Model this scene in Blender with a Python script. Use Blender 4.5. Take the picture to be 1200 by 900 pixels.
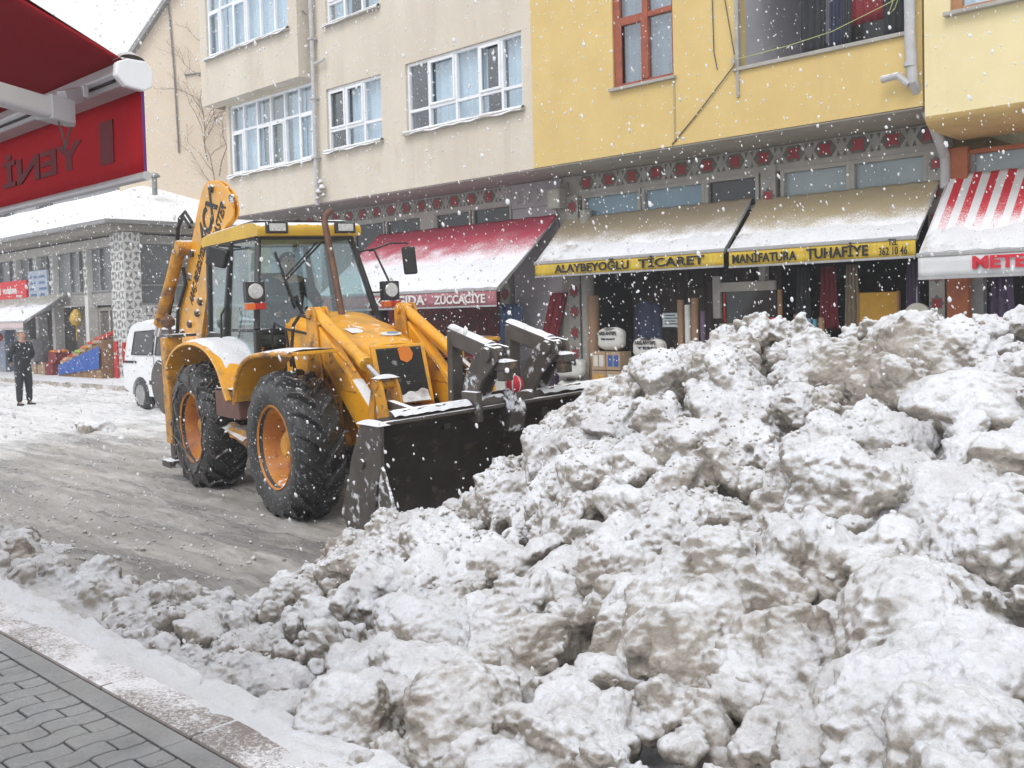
import bpy, bmesh, math, random
import numpy as np
from mathutils import Vector, Matrix, Euler, noise
random.seed(7); rng = np.random.default_rng(7)
for o in list(bpy.data.objects): bpy.data.objects.remove(o)
SC = bpy.context.scene
COL = SC.collection
R = math.radians
# ---------------------------------------------------------------- camera
cd = bpy.data.cameras.new('camera'); cam = bpy.data.objects.new('camera', cd); COL.objects.link(cam)
cam.location = (0, 0, 1.75)
cam.rotation_euler = (Matrix.Rotation(R(90 - 2.2), 4, 'X') @ Matrix.Rotation(R(-1.45), 4, 'Z')).to_euler()
cd.sensor_width = 36; cd.lens = 36 * 1167 / 1200; cd.shift_y = -0.0325; cd.clip_start = 0.05; cd.clip_end = 600
SC.camera = cam
SC.render.resolution_x = 1024; SC.render.resolution_y = 768
# ---------------------------------------------------------------- world, sun, exposure
W = bpy.data.worlds.new('World'); SC.world = W; W.use_nodes = True
nt = W.node_tree; bg = nt.nodes['Background']
sky = nt.nodes.new('ShaderNodeTexSky'); sky.sky_type = 'NISHITA'; sky.sun_disc = False
SUN_EL, SUN_AZ = 52, 205          # azimuth clockwise from +Y
sky.sun_elevation = R(SUN_EL); sky.sun_rotation = R(SUN_AZ); sky.air_density = 1.2; sky.dust_density = 4.0; sky.ozone_density = 1.0
hs = nt.nodes.new('ShaderNodeHueSaturation'); hs.inputs['Saturation'].default_value = 0.22
hs.inputs['Value'].default_value = 1.0
mxw = nt.nodes.new('ShaderNodeMixRGB'); mxw.inputs[0].default_value = 0.65; mxw.inputs[2].default_value = (9.6, 9.8, 10.2, 1)   # even cloud cover over the clear sky
nt.links.new(sky.outputs[0], hs.inputs['Color']); nt.links.new(hs.outputs[0], mxw.inputs[1]); nt.links.new(mxw.outputs[0], bg.inputs[0])
bg.inputs[1].default_value = 0.15
sl = bpy.data.lights.new('sun', 'SUN'); sun = bpy.data.objects.new('sun', sl); COL.objects.link(sun)
sl.energy = 1.1; sl.angle = R(25); sl.color = (1, .97, .93)
a = R(SUN_AZ); e = R(SUN_EL)
sun.rotation_euler = Vector((math.sin(a) * math.cos(e), math.cos(a) * math.cos(e), math.sin(e))).to_track_quat('Z', 'Y').to_euler()
sun.location = (0, 0, 30)
SC.view_settings.view_transform = 'Standard'; SC.view_settings.look = 'None'; SC.view_settings.gamma = 1
SC.view_settings.exposure = 0.04
SC.view_settings.use_curve_mapping = False
SC.render.engine = 'CYCLES'
SC.cycles.max_bounces = 8; SC.cycles.transparent_max_bounces = 12

# ---------------------------------------------------------------- frames (local axes of the street, the digger ...)
class Frame:
    def __init__(s, loc, rz, flipw=False): s.M = Matrix.Translation(loc) @ Matrix.Rotation(rz, 4, 'Z'); s.rz = rz; s.flip = flipw
    def pt(s, p): return Vector((p[0], -p[1] if s.flip else p[1], p[2]))
# street frame: u along the facades, w out from the facades towards the camera, z up
FAC = Frame((3.0, 14.0, 0), math.atan2(-.6936, .7204), True)
WLD = Frame((0, 0, 0), 0)

def tag(o, label=None, cat=None, group=None, kind=None):
    if label: o['label'] = label
    if cat: o['category'] = cat
    if group: o['group'] = group
    if kind: o['kind'] = kind
    return o

class Thing:
    """an Empty at the thing's base; parts are built in frame coordinates"""
    def __init__(s, name, label, cat, org, frame=FAC, group=None, rot=None):
        s.f = frame; s.org = frame.pt(org)
        s.e = bpy.data.objects.new(name, None); COL.objects.link(s.e)
        s.e.location = frame.M @ s.org; s.e.rotation_euler = (0, 0, frame.rz) if rot is None else rot
        tag(s.e, label, cat, group)
    def part(s, name, mb, mat, parent=None, label=None, **k):
        o = mb.build(name, mat, s.f, s.org, **k); o.parent = parent or s.e
        if label: o['label'] = label
        return o

class MB:
    def __init__(s): s.v = []; s.f = []; s.mi = []; s.m = 0
    def add(s, vs, fs):
        n = len(s.v); s.v += [tuple(x) for x in vs]
        for f in fs: s.f.append(tuple(i + n for i in f)); s.mi.append(s.m)
        return s
    def box(s, x0, x1, y0, y1, z0, z1):
        v = [(x0,y0,z0),(x1,y0,z0),(x1,y1,z0),(x0,y1,z0),(x0,y0,z1),(x1,y0,z1),(x1,y1,z1),(x0,y1,z1)]
        return s.add(v, [(0,3,2,1),(4,5,6,7),(0,1,5,4),(1,2,6,5),(2,3,7,6),(3,0,4,7)])
    def cbox(s, c, d, rot=(0,0,0)):
        M = Euler(rot).to_matrix(); c = Vector(c); v = []
        for z in (-.5,.5):
            for x, y in ((-.5,-.5),(.5,-.5),(.5,.5),(-.5,.5)): v.append(c + M @ Vector((x*d[0], y*d[1], z*d[2])))
        return s.add(v, [(0,3,2,1),(4,5,6,7),(0,1,5,4),(1,2,6,5),(2,3,7,6),(3,0,4,7)])
    def prism(s, pts, a0, a1, ax='y'):
        """polygon pts (two coordinates) extruded between a0 and a1 along ax"""
        def P(p, a): return {'y': (p[0], a, p[1]), 'x': (a, p[0], p[1]), 'z': (p[0], p[1], a)}[ax]
        n = len(pts); v = [P(p, a0) for p in pts] + [P(p, a1) for p in pts]
        fs = [tuple(range(n)), tuple(range(2*n-1, n-1, -1))] + [(i, i+n, (i+1) % n + n, (i+1) % n) for i in range(n)]
        return s.add(v, fs)
    def bar(s, a, b, w, h=None, up=(0,0,1)):
        h = h or w; a = Vector(a); b = Vector(b); d = (b-a).normalized(); up = Vector(up)
        if abs(d.dot(up)) > .98: up = Vector((1,0,0))
        x = d.cross(up).normalized(); y = x.cross(d)
        v = [p + x*sx*w/2 + y*sy*h/2 for p in (a, b) for sx, sy in ((-1,-1),(1,-1),(1,1),(-1,1))]
        return s.add(v, [(0,3,2,1),(4,5,6,7),(0,1,5,4),(1,2,6,5),(2,3,7,6),(3,0,4,7)])
    def tube(s, pts, r, n=10, cap=True):
        pts = [Vector(p) for p in pts]; rs = r if isinstance(r, (list, tuple)) else [r]*len(pts)
        v = []; fs = []; k = len(pts); prev = None
        for i, p in enumerate(pts):
            d = (pts[min(i+1,k-1)] - pts[max(i-1,0)]).normalized()
            if prev is None:
                up = Vector((0,0,1)) if abs(d.z) < .9 else Vector((1,0,0)); x = d.cross(up).normalized()
            else: x = (prev - d*prev.dot(d)).normalized()
            prev = x; y = d.cross(x)
            for j in range(n):
                t = 2*math.pi*j/n; v.append(p + (x*math.cos(t) + y*math.sin(t))*rs[i])
        for i in range(k-1):
            for j in range(n): fs.append((i*n+j, i*n+(j+1)%n, (i+1)*n+(j+1)%n, (i+1)*n+j))
        if cap: fs += [tuple(range(n-1,-1,-1)), tuple((k-1)*n+j for j in range(n))]
        return s.add(v, fs)
    def lathe(s, prof, c, axis='y', n=32, cap=True):
        """prof: (radius, offset along axis)"""
        v = []; fs = []; k = len(prof)
        for r, a in prof:
            for j in range(n):
                t = 2*math.pi*j/n; q = (math.cos(t)*r, math.sin(t)*r)
                v.append({'y': (c[0]+q[0], c[1]+a, c[2]+q[1]), 'x': (c[0]+a, c[1]+q[0], c[2]+q[1]), 'z': (c[0]+q[0], c[1]+q[1], c[2]+a)}[axis])
        for i in range(k-1):
            for j in range(n): fs.append((i*n+j, i*n+(j+1)%n, (i+1)*n+(j+1)%n, (i+1)*n+j))
        if cap: fs += [tuple(range(n-1,-1,-1)), tuple((k-1)*n+j for j in range(n))]
        return s.add(v, fs)
    def grid(s, fn, nu, nv, thick=None):
        v = [fn(i/nu, j/nv) for j in range(nv+1) for i in range(nu+1)]
        fs = [(j*(nu+1)+i, j*(nu+1)+i+1, (j+1)*(nu+1)+i+1, (j+1)*(nu+1)+i) for j in range(nv) for i in range(nu)]
        return s.add(v, fs)
    def build(s, name, mat, frame=WLD, org=(0,0,0), bevel=0, smooth=False, solid=0, sub=0, seg=2, angle=35):
        me = bpy.data.meshes.new(name)
        sg = -1 if frame.flip else 1
        me.from_pydata([(x-org[0], sg*y-org[1], z-org[2]) for x, y, z in s.v], [], s.f)
        mats = mat if isinstance(mat, (list, tuple)) else [mat]
        for m in mats: me.materials.append(m)
        if len(mats) > 1: me.polygons.foreach_set('material_index', s.mi)
        bm = bmesh.new(); bm.from_mesh(me); bmesh.ops.recalc_face_normals(bm, faces=bm.faces); bm.to_mesh(me); bm.free()
        o = bpy.data.objects.new(name, me); COL.objects.link(o)
        if solid: m = o.modifiers.new('s', 'SOLIDIFY'); m.thickness = solid; m.offset = 0
        if bevel: m = o.modifiers.new('b', 'BEVEL'); m.width = bevel; m.segments = seg; m.limit_method = 'ANGLE'; m.angle_limit = R(40)
        if sub: m = o.modifiers.new('u', 'SUBSURF'); m.levels = sub; m.render_levels = sub
        if smooth:
            me.polygons.foreach_set('use_smooth', [True]*len(me.polygons))
            if smooth != 'all': me.set_sharp_from_angle(angle=R(angle))
        return o

def top(name, mb, mat, label=None, cat=None, group=None, kind=None, frame=FAC, org=(0,0,0), **k):
    """a thing (or piece of the setting) that is one mesh"""
    og = frame.pt(org); o = mb.build(name, mat, frame, og, **k)
    o.location = frame.M @ og; o.rotation_euler = (0, 0, frame.rz)
    return tag(o, label, cat, group, kind)

# ---------------------------------------------------------------- materials
def new_mat(name):
    m = bpy.data.materials.new(name); m.use_nodes = True; n = m.node_tree
    return m, n, n.nodes['Principled BSDF'], n.nodes['Material Output']
def tcoord(n, scale=(1,1,1), rot=0, kind='Object'):
    tc = n.nodes.new('ShaderNodeTexCoord'); mp = n.nodes.new('ShaderNodeMapping'); mp.inputs['Scale'].default_value = scale; mp.inputs['Rotation'].default_value = (0,0,rot)
    n.links.new(tc.outputs[kind], mp.inputs[0]); return mp.outputs[0]
def nz(n, vec, scale, detail=4, rough=.55, dist=0):
    t = n.nodes.new('ShaderNodeTexNoise'); t.inputs['Scale'].default_value = scale; t.inputs['Detail'].default_value = detail; t.inputs['Roughness'].default_value = rough; t.inputs['Distortion'].default_value = dist
    n.links.new(vec, t.inputs['Vector']); return t.outputs[0]
def ramp(n, fac, stops):
    r = n.nodes.new('ShaderNodeValToRGB'); r.color_ramp.interpolation = 'LINEAR'
    while len(r.color_ramp.elements) < len(stops): r.color_ramp.elements.new(.5)
    for e, (p, c) in zip(r.color_ramp.elements, stops): e.position = p; e.color = (*c, 1) if len(c) == 3 else c
    n.links.new(fac, r.inputs[0]); return r.outputs[0]
def mrange(n, v, a, b, c=0, d=1):
    r = n.nodes.new('ShaderNodeMapRange'); r.inputs[1].default_value = a; r.inputs[2].default_value = b; r.inputs[3].default_value = c; r.inputs[4].default_value = d
    n.links.new(v, r.inputs[0]); return r.outputs[0]
def mth(n, op, a, b=None):
    r = n.nodes.new('ShaderNodeMath'); r.operation = op
    for i, x in enumerate((a, b)):
        if x is None: continue
        if isinstance(x, (int, float)): r.inputs[i].default_value = x
        else: n.links.new(x, r.inputs[i])
    return r.outputs[0]
def mixc(n, f, a, b):
    r = n.nodes.new('ShaderNodeMixRGB')
    for i, x in zip((0,1,2), (f, a, b)):
        if isinstance(x, (int, float)): r.inputs[i].default_value = x
        elif isinstance(x, tuple): r.inputs[i].default_value = (*x, 1)
        else: n.links.new(x, r.inputs[i])
    return r.outputs[0]
def bump(n, bs, h, strength=.3, dist=.01):
    b = n.nodes.new('ShaderNodeBump'); b.inputs['Strength'].default_value = strength; b.inputs['Distance'].default_value = dist
    n.links.new(h, b.inputs['Height']); n.links.new(b.outputs[0], bs.inputs['Normal']); return b
def upness(n):
    g = n.nodes.new('ShaderNodeNewGeometry'); s = n.nodes.new('ShaderNodeSeparateXYZ'); n.links.new(g.outputs['Normal'], s.inputs[0]); return s.outputs[2]
SNOW = (.86, .88, .92)
def mat(name, c, c2=None, scale=6, rough=.6, metal=0, bmp=0, bscale=None, snow=0, spots=None, stretch=(1,1,1), spec=None, coat=0, streak=None, grime=None):
    """base colour c mottled with c2; spots=(colour, threshold, scale) marks; snow = how readily fresh snow lies on its upward faces"""
    m, n, b, o = new_mat(name); vec = tcoord(n, stretch)
    c2 = c2 or tuple(x*.82 for x in c)
    f = nz(n, vec, scale, 6, .6); col = mixc(n, mrange(n, f, .35, .68), c, c2)
    if spots:
        g = nz(n, vec, spots[2], 5, .65); col = mixc(n, mrange(n, g, spots[1], spots[1]+.07), col, spots[0])
    if streak:      # rain stains running down the wall
        g = nz(n, tcoord(n, (2.0,2.0,.22)), 1.0, 8, .72, .5); g2 = nz(n, tcoord(n), .55, 3); col = mixc(n, mth(n, 'MULTIPLY', mrange(n, g, .50, .72, 0, .75), mrange(n, g2, .44, .64)), col, streak)
    if grime:       # splashed road dirt and fine scratches
        g = mth(n, 'ADD', nz(n, tcoord(n), 5, 8, .78), mth(n, 'MULTIPLY', nz(n, tcoord(n), 1.4, 3), .5)); col = mixc(n, mrange(n, g, .74, .92, 0, .8), col, grime)
    if snow:
        u = upness(n); g2 = nz(n, tcoord(n), 9, 6, .75)
        k = mth(n, 'ADD', u, mrange(n, g2, .3, .7, -.32, .32)); k = mrange(n, k, 1.02-snow, 1.14-snow); k.node.clamp = True
        col = mixc(n, k, col, SNOW)
        rr = mrange(n, k, 0, 1, rough, .7); n.links.new(rr, b.inputs['Roughness'])
        mm = mrange(n, k, 0, 1, metal, 0); n.links.new(mm, b.inputs['Metallic'])
    else:
        b.inputs['Roughness'].default_value = rough; b.inputs['Metallic'].default_value = metal
    n.links.new(col, b.inputs['Base Color'])
    if spec is not None: b.inputs['Specular IOR Level'].default_value = spec
    if coat: b.inputs['Coat Weight'].default_value = coat; b.inputs['Coat Roughness'].default_value = .15
    if bmp: bump(n, b, nz(n, vec, bscale or scale*4, 6, .7), .5, bmp)
    return m

M = {}
M['yellow'] = mat('digger_yellow', (.80,.385,.012), (.70,.31,.012), 3, .38, bmp=.002, bscale=30, spots=((.26,.10,.03), .655, 7), coat=.15, snow=-.08, grime=(.36,.22,.07))
M['yellow_worn'] = mat('worn_yellow', (.66,.31,.02), (.42,.19,.03), 5, .5, bmp=.003, bscale=30, spots=((.13,.07,.04), .56, 9), snow=.15, grime=(.16,.11,.06))
M['roof_yellow'] = mat('cab_roof_yellow', (.66,.42,.03), (.56,.34,.03), 4, .45, snow=.42)
M['rim'] = mat('rim_orange', (.58,.24,.02), (.34,.10,.02), 3, .5, spots=((.22,.07,.02), .60, 12), bmp=.003, snow=.1)
M['tyre'] = mat('tyre_rubber', (.016,.017,.018), (.03,.03,.031), 12, .42, bmp=.004, bscale=60, snow=.10, spots=((.55,.56,.58), .60, 40))
M['chain'] = mat('chain_steel', (.16,.15,.14), (.08,.07,.06), 30, .45, metal=.6)
M['black'] = mat('black_paint', (.018,.019,.02), (.03,.03,.03), 10, .45, snow=.08)
M['blackplain'] = mat('black_print', (.012,.012,.013), rough=.6)
M['steel'] = mat('bucket_steel', (.115,.10,.088), (.06,.05,.043), 3.5, .5, metal=.35, bmp=.006, bscale=24, spots=((.20,.13,.085), .6, 6), snow=.35)
M['steel_in'] = mat('bucket_inside_steel', (.080,.068,.058), (.042,.035,.030), 3, .45, metal=.3, bmp=.008, bscale=20, spots=((.13,.10,.078), .58, 8), snow=.05)
M['steel_snow'] = mat('snowy_steel', (.10,.088,.075), (.055,.046,.04), 5, .5, metal=.3, bmp=.005, bscale=24, spots=((.72,.74,.78), .57, 8), snow=.6)
M['rod'] = mat('chrome_rod', (.7,.7,.72), (.6,.6,.62), 10, .18, metal=1)
M['rust'] = mat('rusty_exhaust', (.17,.085,.05), (.10,.055,.04), 12, .6, metal=.3, bmp=.003, snow=.1)
M['grey_metal'] = mat('grey_metal', (.30,.30,.30), (.22,.22,.22), 6, .5, metal=.3, snow=.3)
M['white_paint'] = mat('white_paint', (.78,.79,.80), (.70,.71,.73), 4, .35, coat=.3)
M['van_white'] = mat('van_white', (.76,.78,.80), (.68,.69,.70), 3, .3, coat=.4, spots=((.48,.45,.41), .62, 5), snow=.35)
M['pvc'] = mat('window_frame_white', (.80,.82,.84), (.72,.74,.77), 5, .4)
M['brownframe'] = mat('window_frame_brown', (.36,.085,.035), (.22,.055,.03), 8, .5, spots=((.5,.32,.2), .64, 14))
M['cream'] = mat('cream_render', (.635,.58,.49), (.56,.505,.42), 1.1, .9, bmp=.006, bscale=26, stretch=(1,1,.35), spots=((.56,.50,.41), .60, 1.6), streak=(.47,.41,.33))
M['cream2'] = mat('gable_render', (.70,.60,.48), (.63,.53,.41), .5, .9, bmp=.005, bscale=10, stretch=(1,1,.4))
M['yellowwall'] = mat('yellow_render', (.66,.495,.205), (.60,.44,.175), 1.3, .9, bmp=.004, bscale=30, streak=(.56,.42,.19))
M['paleyellow'] = mat('pale_yellow_render', (.78,.68,.40), (.73,.63,.36), 1.2, .9, bmp=.003, bscale=30, streak=(.64,.55,.33))
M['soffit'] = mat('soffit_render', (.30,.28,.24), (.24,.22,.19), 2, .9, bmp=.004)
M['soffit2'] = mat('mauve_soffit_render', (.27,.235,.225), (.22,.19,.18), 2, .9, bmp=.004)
M['mauve'] = mat('mauve_render', (.36,.34,.36), (.29,.27,.29), 2.2, .85, bmp=.003)
M['tile_base'] = mat('frieze_grey', (.36,.35,.32), (.27,.26,.24), 5, .6)
M['tile_dark'] = mat('frieze_olive', (.14,.135,.11), (.10,.10,.085), 9, .6)
M['tile_red'] = mat('frieze_red', (.34,.025,.035), (.25,.02,.03), 9, .5)
M['stone'] = mat('stone_trim', (.40,.385,.35), (.32,.305,.28), 5, .75, bmp=.003)
M['brick'] = mat('orange_cladding', (.42,.13,.05), (.33,.095,.04), 5, .7, bmp=.003)
M['tilewhite'] = mat('tile_white', (.62,.62,.60), (.54,.54,.52), 6, .5)
M['tilegrey'] = mat('tile_grey', (.22,.22,.22), (.17,.17,.17), 6, .5)
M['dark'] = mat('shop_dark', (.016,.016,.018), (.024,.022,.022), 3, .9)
M['curtain'] = mat('white_net_curtain', (.70,.78,.84), (.62,.70,.77), 3, .9)
M['blind'] = mat('beige_blind', (.40,.40,.36), (.34,.34,.31), 5, .9)
M['pipe'] = mat('grey_downpipe', (.50,.50,.51), (.40,.40,.41), 6, .5, snow=.2)
M['wire'] = mat('black_cable', (.10,.095,.085), rough=.7)
M['bark'] = mat('vine_bark', (.24,.19,.15), (.17,.13,.10), 20, .9, snow=.25)
M['wood'] = mat('wood', (.30,.17,.08), (.22,.12,.06), 5, .7, stretch=(1,1,.2))
M['roofsnow'] = mat('roof_snow', (.88,.90,.94), (.84,.86,.90), 1.2, .8, bmp=.02, bscale=3)
M['awngrey'] = mat('awning_aluminium', (.42,.42,.43), (.33,.33,.34), 5, .5, metal=.2)
M['fgbar'] = mat('awning_bar_aluminium', (.50,.49,.50), (.44,.43,.44), 8, .4, metal=.3)
def plain(name, c, rough=.7, **k): return mat(name, c, tuple(min(1, x*.85) for x in c), 8, rough, **k)
for k, c in dict(red=(.5,.02,.02), navy=(.02,.03,.07), blue=(.03,.10,.35), green=(.08,.2,.05), orange=(.7,.2,.02), tomato=(.55,.05,.02), lime=(.35,.5,.05), lemon=(.7,.55,.05),
                 khaki=(.33,.27,.18), brownroll=(.28,.17,.10), purple=(.12,.08,.16), sack=(.62,.62,.58), yellowboard=(.55,.30,.03), paper=(.7,.7,.68), ring=(.6,.6,.52),
                 skin=(.50,.30,.22), darkcoat=(.012,.016,.02), trousers=(.018,.02,.03), hair=(.45,.44,.43), shoe=(.02,.015,.015), aubergine=(.035,.01,.04), coatgrey=(.03,.035,.045),
                 bottle=(.2,.3,.4), cardboard=(.38,.27,.17), lampred=(.45,.02,.01), lamporange=(.7,.15,.02), sealed=(.3,.3,.3), darkred=(.2,.01,.02), teal=(.1,.3,.4)).items(): M[k] = plain(k, c)
M['rubber'] = plain('rubber_trim', (.02,.02,.02), .6)

def glass_mat(name, tint, rough=.03, trans=.75):
    m, n, b, o = new_mat(name); n.nodes.remove(b)
    tr = n.nodes.new('ShaderNodeBsdfTransparent'); tr.inputs[0].default_value = (*tint, 1)
    gl = n.nodes.new('ShaderNodeBsdfGlossy'); gl.inputs['Roughness'].default_value = rough; gl.inputs[0].default_value = (.95,.97,1,1)
    fr = n.nodes.new('ShaderNodeLayerWeight'); fr.inputs[0].default_value = .5
    wv = nz(n, tcoord(n), 1.3, 2); bp = n.nodes.new('ShaderNodeBump'); bp.inputs['Strength'].default_value = .06; bp.inputs['Distance'].default_value = .05
    n.links.new(wv, bp.inputs['Height']); n.links.new(bp.outputs[0], gl.inputs['Normal'])
    f = mrange(n, mth(n, 'POWER', fr.outputs[1], 4.0), 0, 1, 1-trans, .95); mx = n.nodes.new('ShaderNodeMixShader')
    n.links.new(f, mx.inputs[0]); n.links.new(tr.outputs[0], mx.inputs[1]); n.links.new(gl.outputs[0], mx.inputs[2]); n.links.new(mx.outputs[0], o.inputs[0])
    return m
M['glass'] = glass_mat('window_glass', (.92,.96,.98), trans=.90)
M['cabglass'] = glass_mat('cab_glass', (.80,.88,.88), trans=.93)
M['darkglass'] = mat('dark_glass', (.03,.035,.04), (.05,.055,.06), 2, .08)
M['paleglass'] = mat('frosted_glass', (.30,.36,.38), (.24,.30,.32), 1.5, .25)
M['blueglass'] = mat('bluish_frosted_glass', (.22,.33,.40), (.17,.27,.34), 1.5, .25)
M['lens'] = mat('lamp_lens', (.6,.6,.58), (.4,.4,.4), 40, .12, metal=.4)

def snow_mat(name, dirt=.5, clean=(.86,.88,.925), d1=(.52,.48,.43), d2=(.30,.265,.225), t0=.05):
    m, n, b, o = new_mat(name); vec = tcoord(n); up = upness(n)
    big = mth(n, 'ADD', mth(n, 'MULTIPLY', nz(n, vec, 1.1, 4, .6), 1.6), -.3); mid = nz(n, vec, 6.5, 6, .62); fine = nz(n, vec, 34, 5, .7)
    f = mth(n, 'ADD', mth(n, 'MULTIPLY', mid, .65), mth(n, 'MULTIPLY', big, 1.35))          # about 0.6 .. 1.4
    f = mth(n, 'ADD', f, mth(n, 'MULTIPLY', fine, .35))
    # freshly fallen snow covers what faces up, the broken sides keep the street dirt
    k = mth(n, 'ADD', mth(n, 'MULTIPLY', up, -.72), mth(n, 'MULTIPLY', f, 1.15))
    k = mrange(n, k, 1.10 - dirt*.42 - t0, 1.50 - dirt*.42)
    dc = mixc(n, mrange(n, mid, .38, .62), d1, d2)
    old = mth(n, 'ADD', nz(n, vec, 3.1, 7, .68), mth(n, 'MULTIPLY', fine, .35))      # older, greyer snow between the fresh patches
    cc = mixc(n, mrange(n, old, .58, .80, 0, .75 if dirt > .3 else .2), clean, (.63,.62,.625))
    n.links.new(mixc(n, k, cc, dc), b.inputs['Base Color'])
    b.inputs['Roughness'].default_value = .75; b.inputs['Specular IOR Level'].default_value = .25
    b.inputs['Subsurface Weight'].default_value = .0
    v = n.nodes.new('ShaderNodeTexVoronoi'); v.inputs['Scale'].default_value = 55; n.links.new(vec, v.inputs['Vector'])
    h = mth(n, 'ADD', mth(n, 'MULTIPLY', nz(n, vec, 22, 7, .68), 1.0), mth(n, 'MULTIPLY', v.outputs[0], .3))
    h = mth(n, 'ADD', h, mth(n, 'MULTIPLY', nz(n, vec, 85, 5, .75), .55))
    bump(n, b, h, .9, .021)
    return m
M['snow_dirty'] = snow_mat('ploughed_snow', .45)
M['snow_clean'] = snow_mat('fresh_snow', .12)
M['snow_mid'] = snow_mat('trodden_snow', .48)

def awning_mat(name, c, c2, span, edge=.45, stripes=None):
    """canvas under snow: snow lies thick towards the front edge and thins out, speckled, towards the top (span: object z of top, front)"""
    m, n, b, o = new_mat(name); vec = tcoord(n)
    s = n.nodes.new('ShaderNodeSeparateXYZ'); n.links.new(vec, s.inputs[0])
    t = mrange(n, s.outputs[2], span[0], span[1])
    col = mixc(n, nz(n, vec, 3, 5), c, c2)
    if stripes:
        x = mth(n, 'FRACT', mth(n, 'MULTIPLY', s.outputs[0], 1/stripes[1])); col = mixc(n, mrange(n, x, .49, .51), stripes[0], col)
    k = mth(n, 'ADD', t, mrange(n, nz(n, vec, 90, 3, .8), .3, .7, -.25, .25)); k = mth(n, 'ADD', k, mrange(n, nz(n, tcoord(n, (1,1,2)), 2.2, 4), .3, .7, -.10, .10))
    k = mrange(n, k, edge-.10, edge+.12)
    n.links.new(mixc(n, k, col, (.86,.88,.93)), b.inputs['Base Color']); b.inputs['Roughness'].default_value = .85
    bump(n, b, nz(n, vec, 30, 6), .3, .006)
    return m

# ---------------------------------------------------------------- lettering
def text_mb(txt, width, height, place, depth=.006, bold=.012, shear=0, two=False):
    """solid letters scaled into width x height; place(x, y, d) -> frame point, d = thickness direction"""
    cu = bpy.data.curves.new('t', 'FONT'); cu.body = txt; cu.offset = bold; cu.resolution_u = 3; cu.shear = shear; cu.fill_mode = 'BOTH'; cu.extrude = .5
    ob = bpy.data.objects.new('t', cu); COL.objects.link(ob); bpy.context.view_layer.update()
    me = bpy.data.meshes.new_from_object(ob.evaluated_get(bpy.context.evaluated_depsgraph_get()))
    co = np.empty(len(me.vertices)*3); me.vertices.foreach_get('co', co); co = co.reshape(-1, 3)
    mn = co.min(0); mx = co.max(0)
    mb = MB(); v = []
    for x, y, z in co:
        v.append(place((x-mn[0])/(mx[0]-mn[0])*width, (y-mn[1])/(mx[1]-mn[1])*height, (z > 0)*depth - (depth if two else 0)*(z <= 0)))
    mb.add(v, [tuple(p.vertices) for p in me.polygons])
    bpy.data.objects.remove(ob); bpy.data.meshes.remove(me)
    return mb
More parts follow.
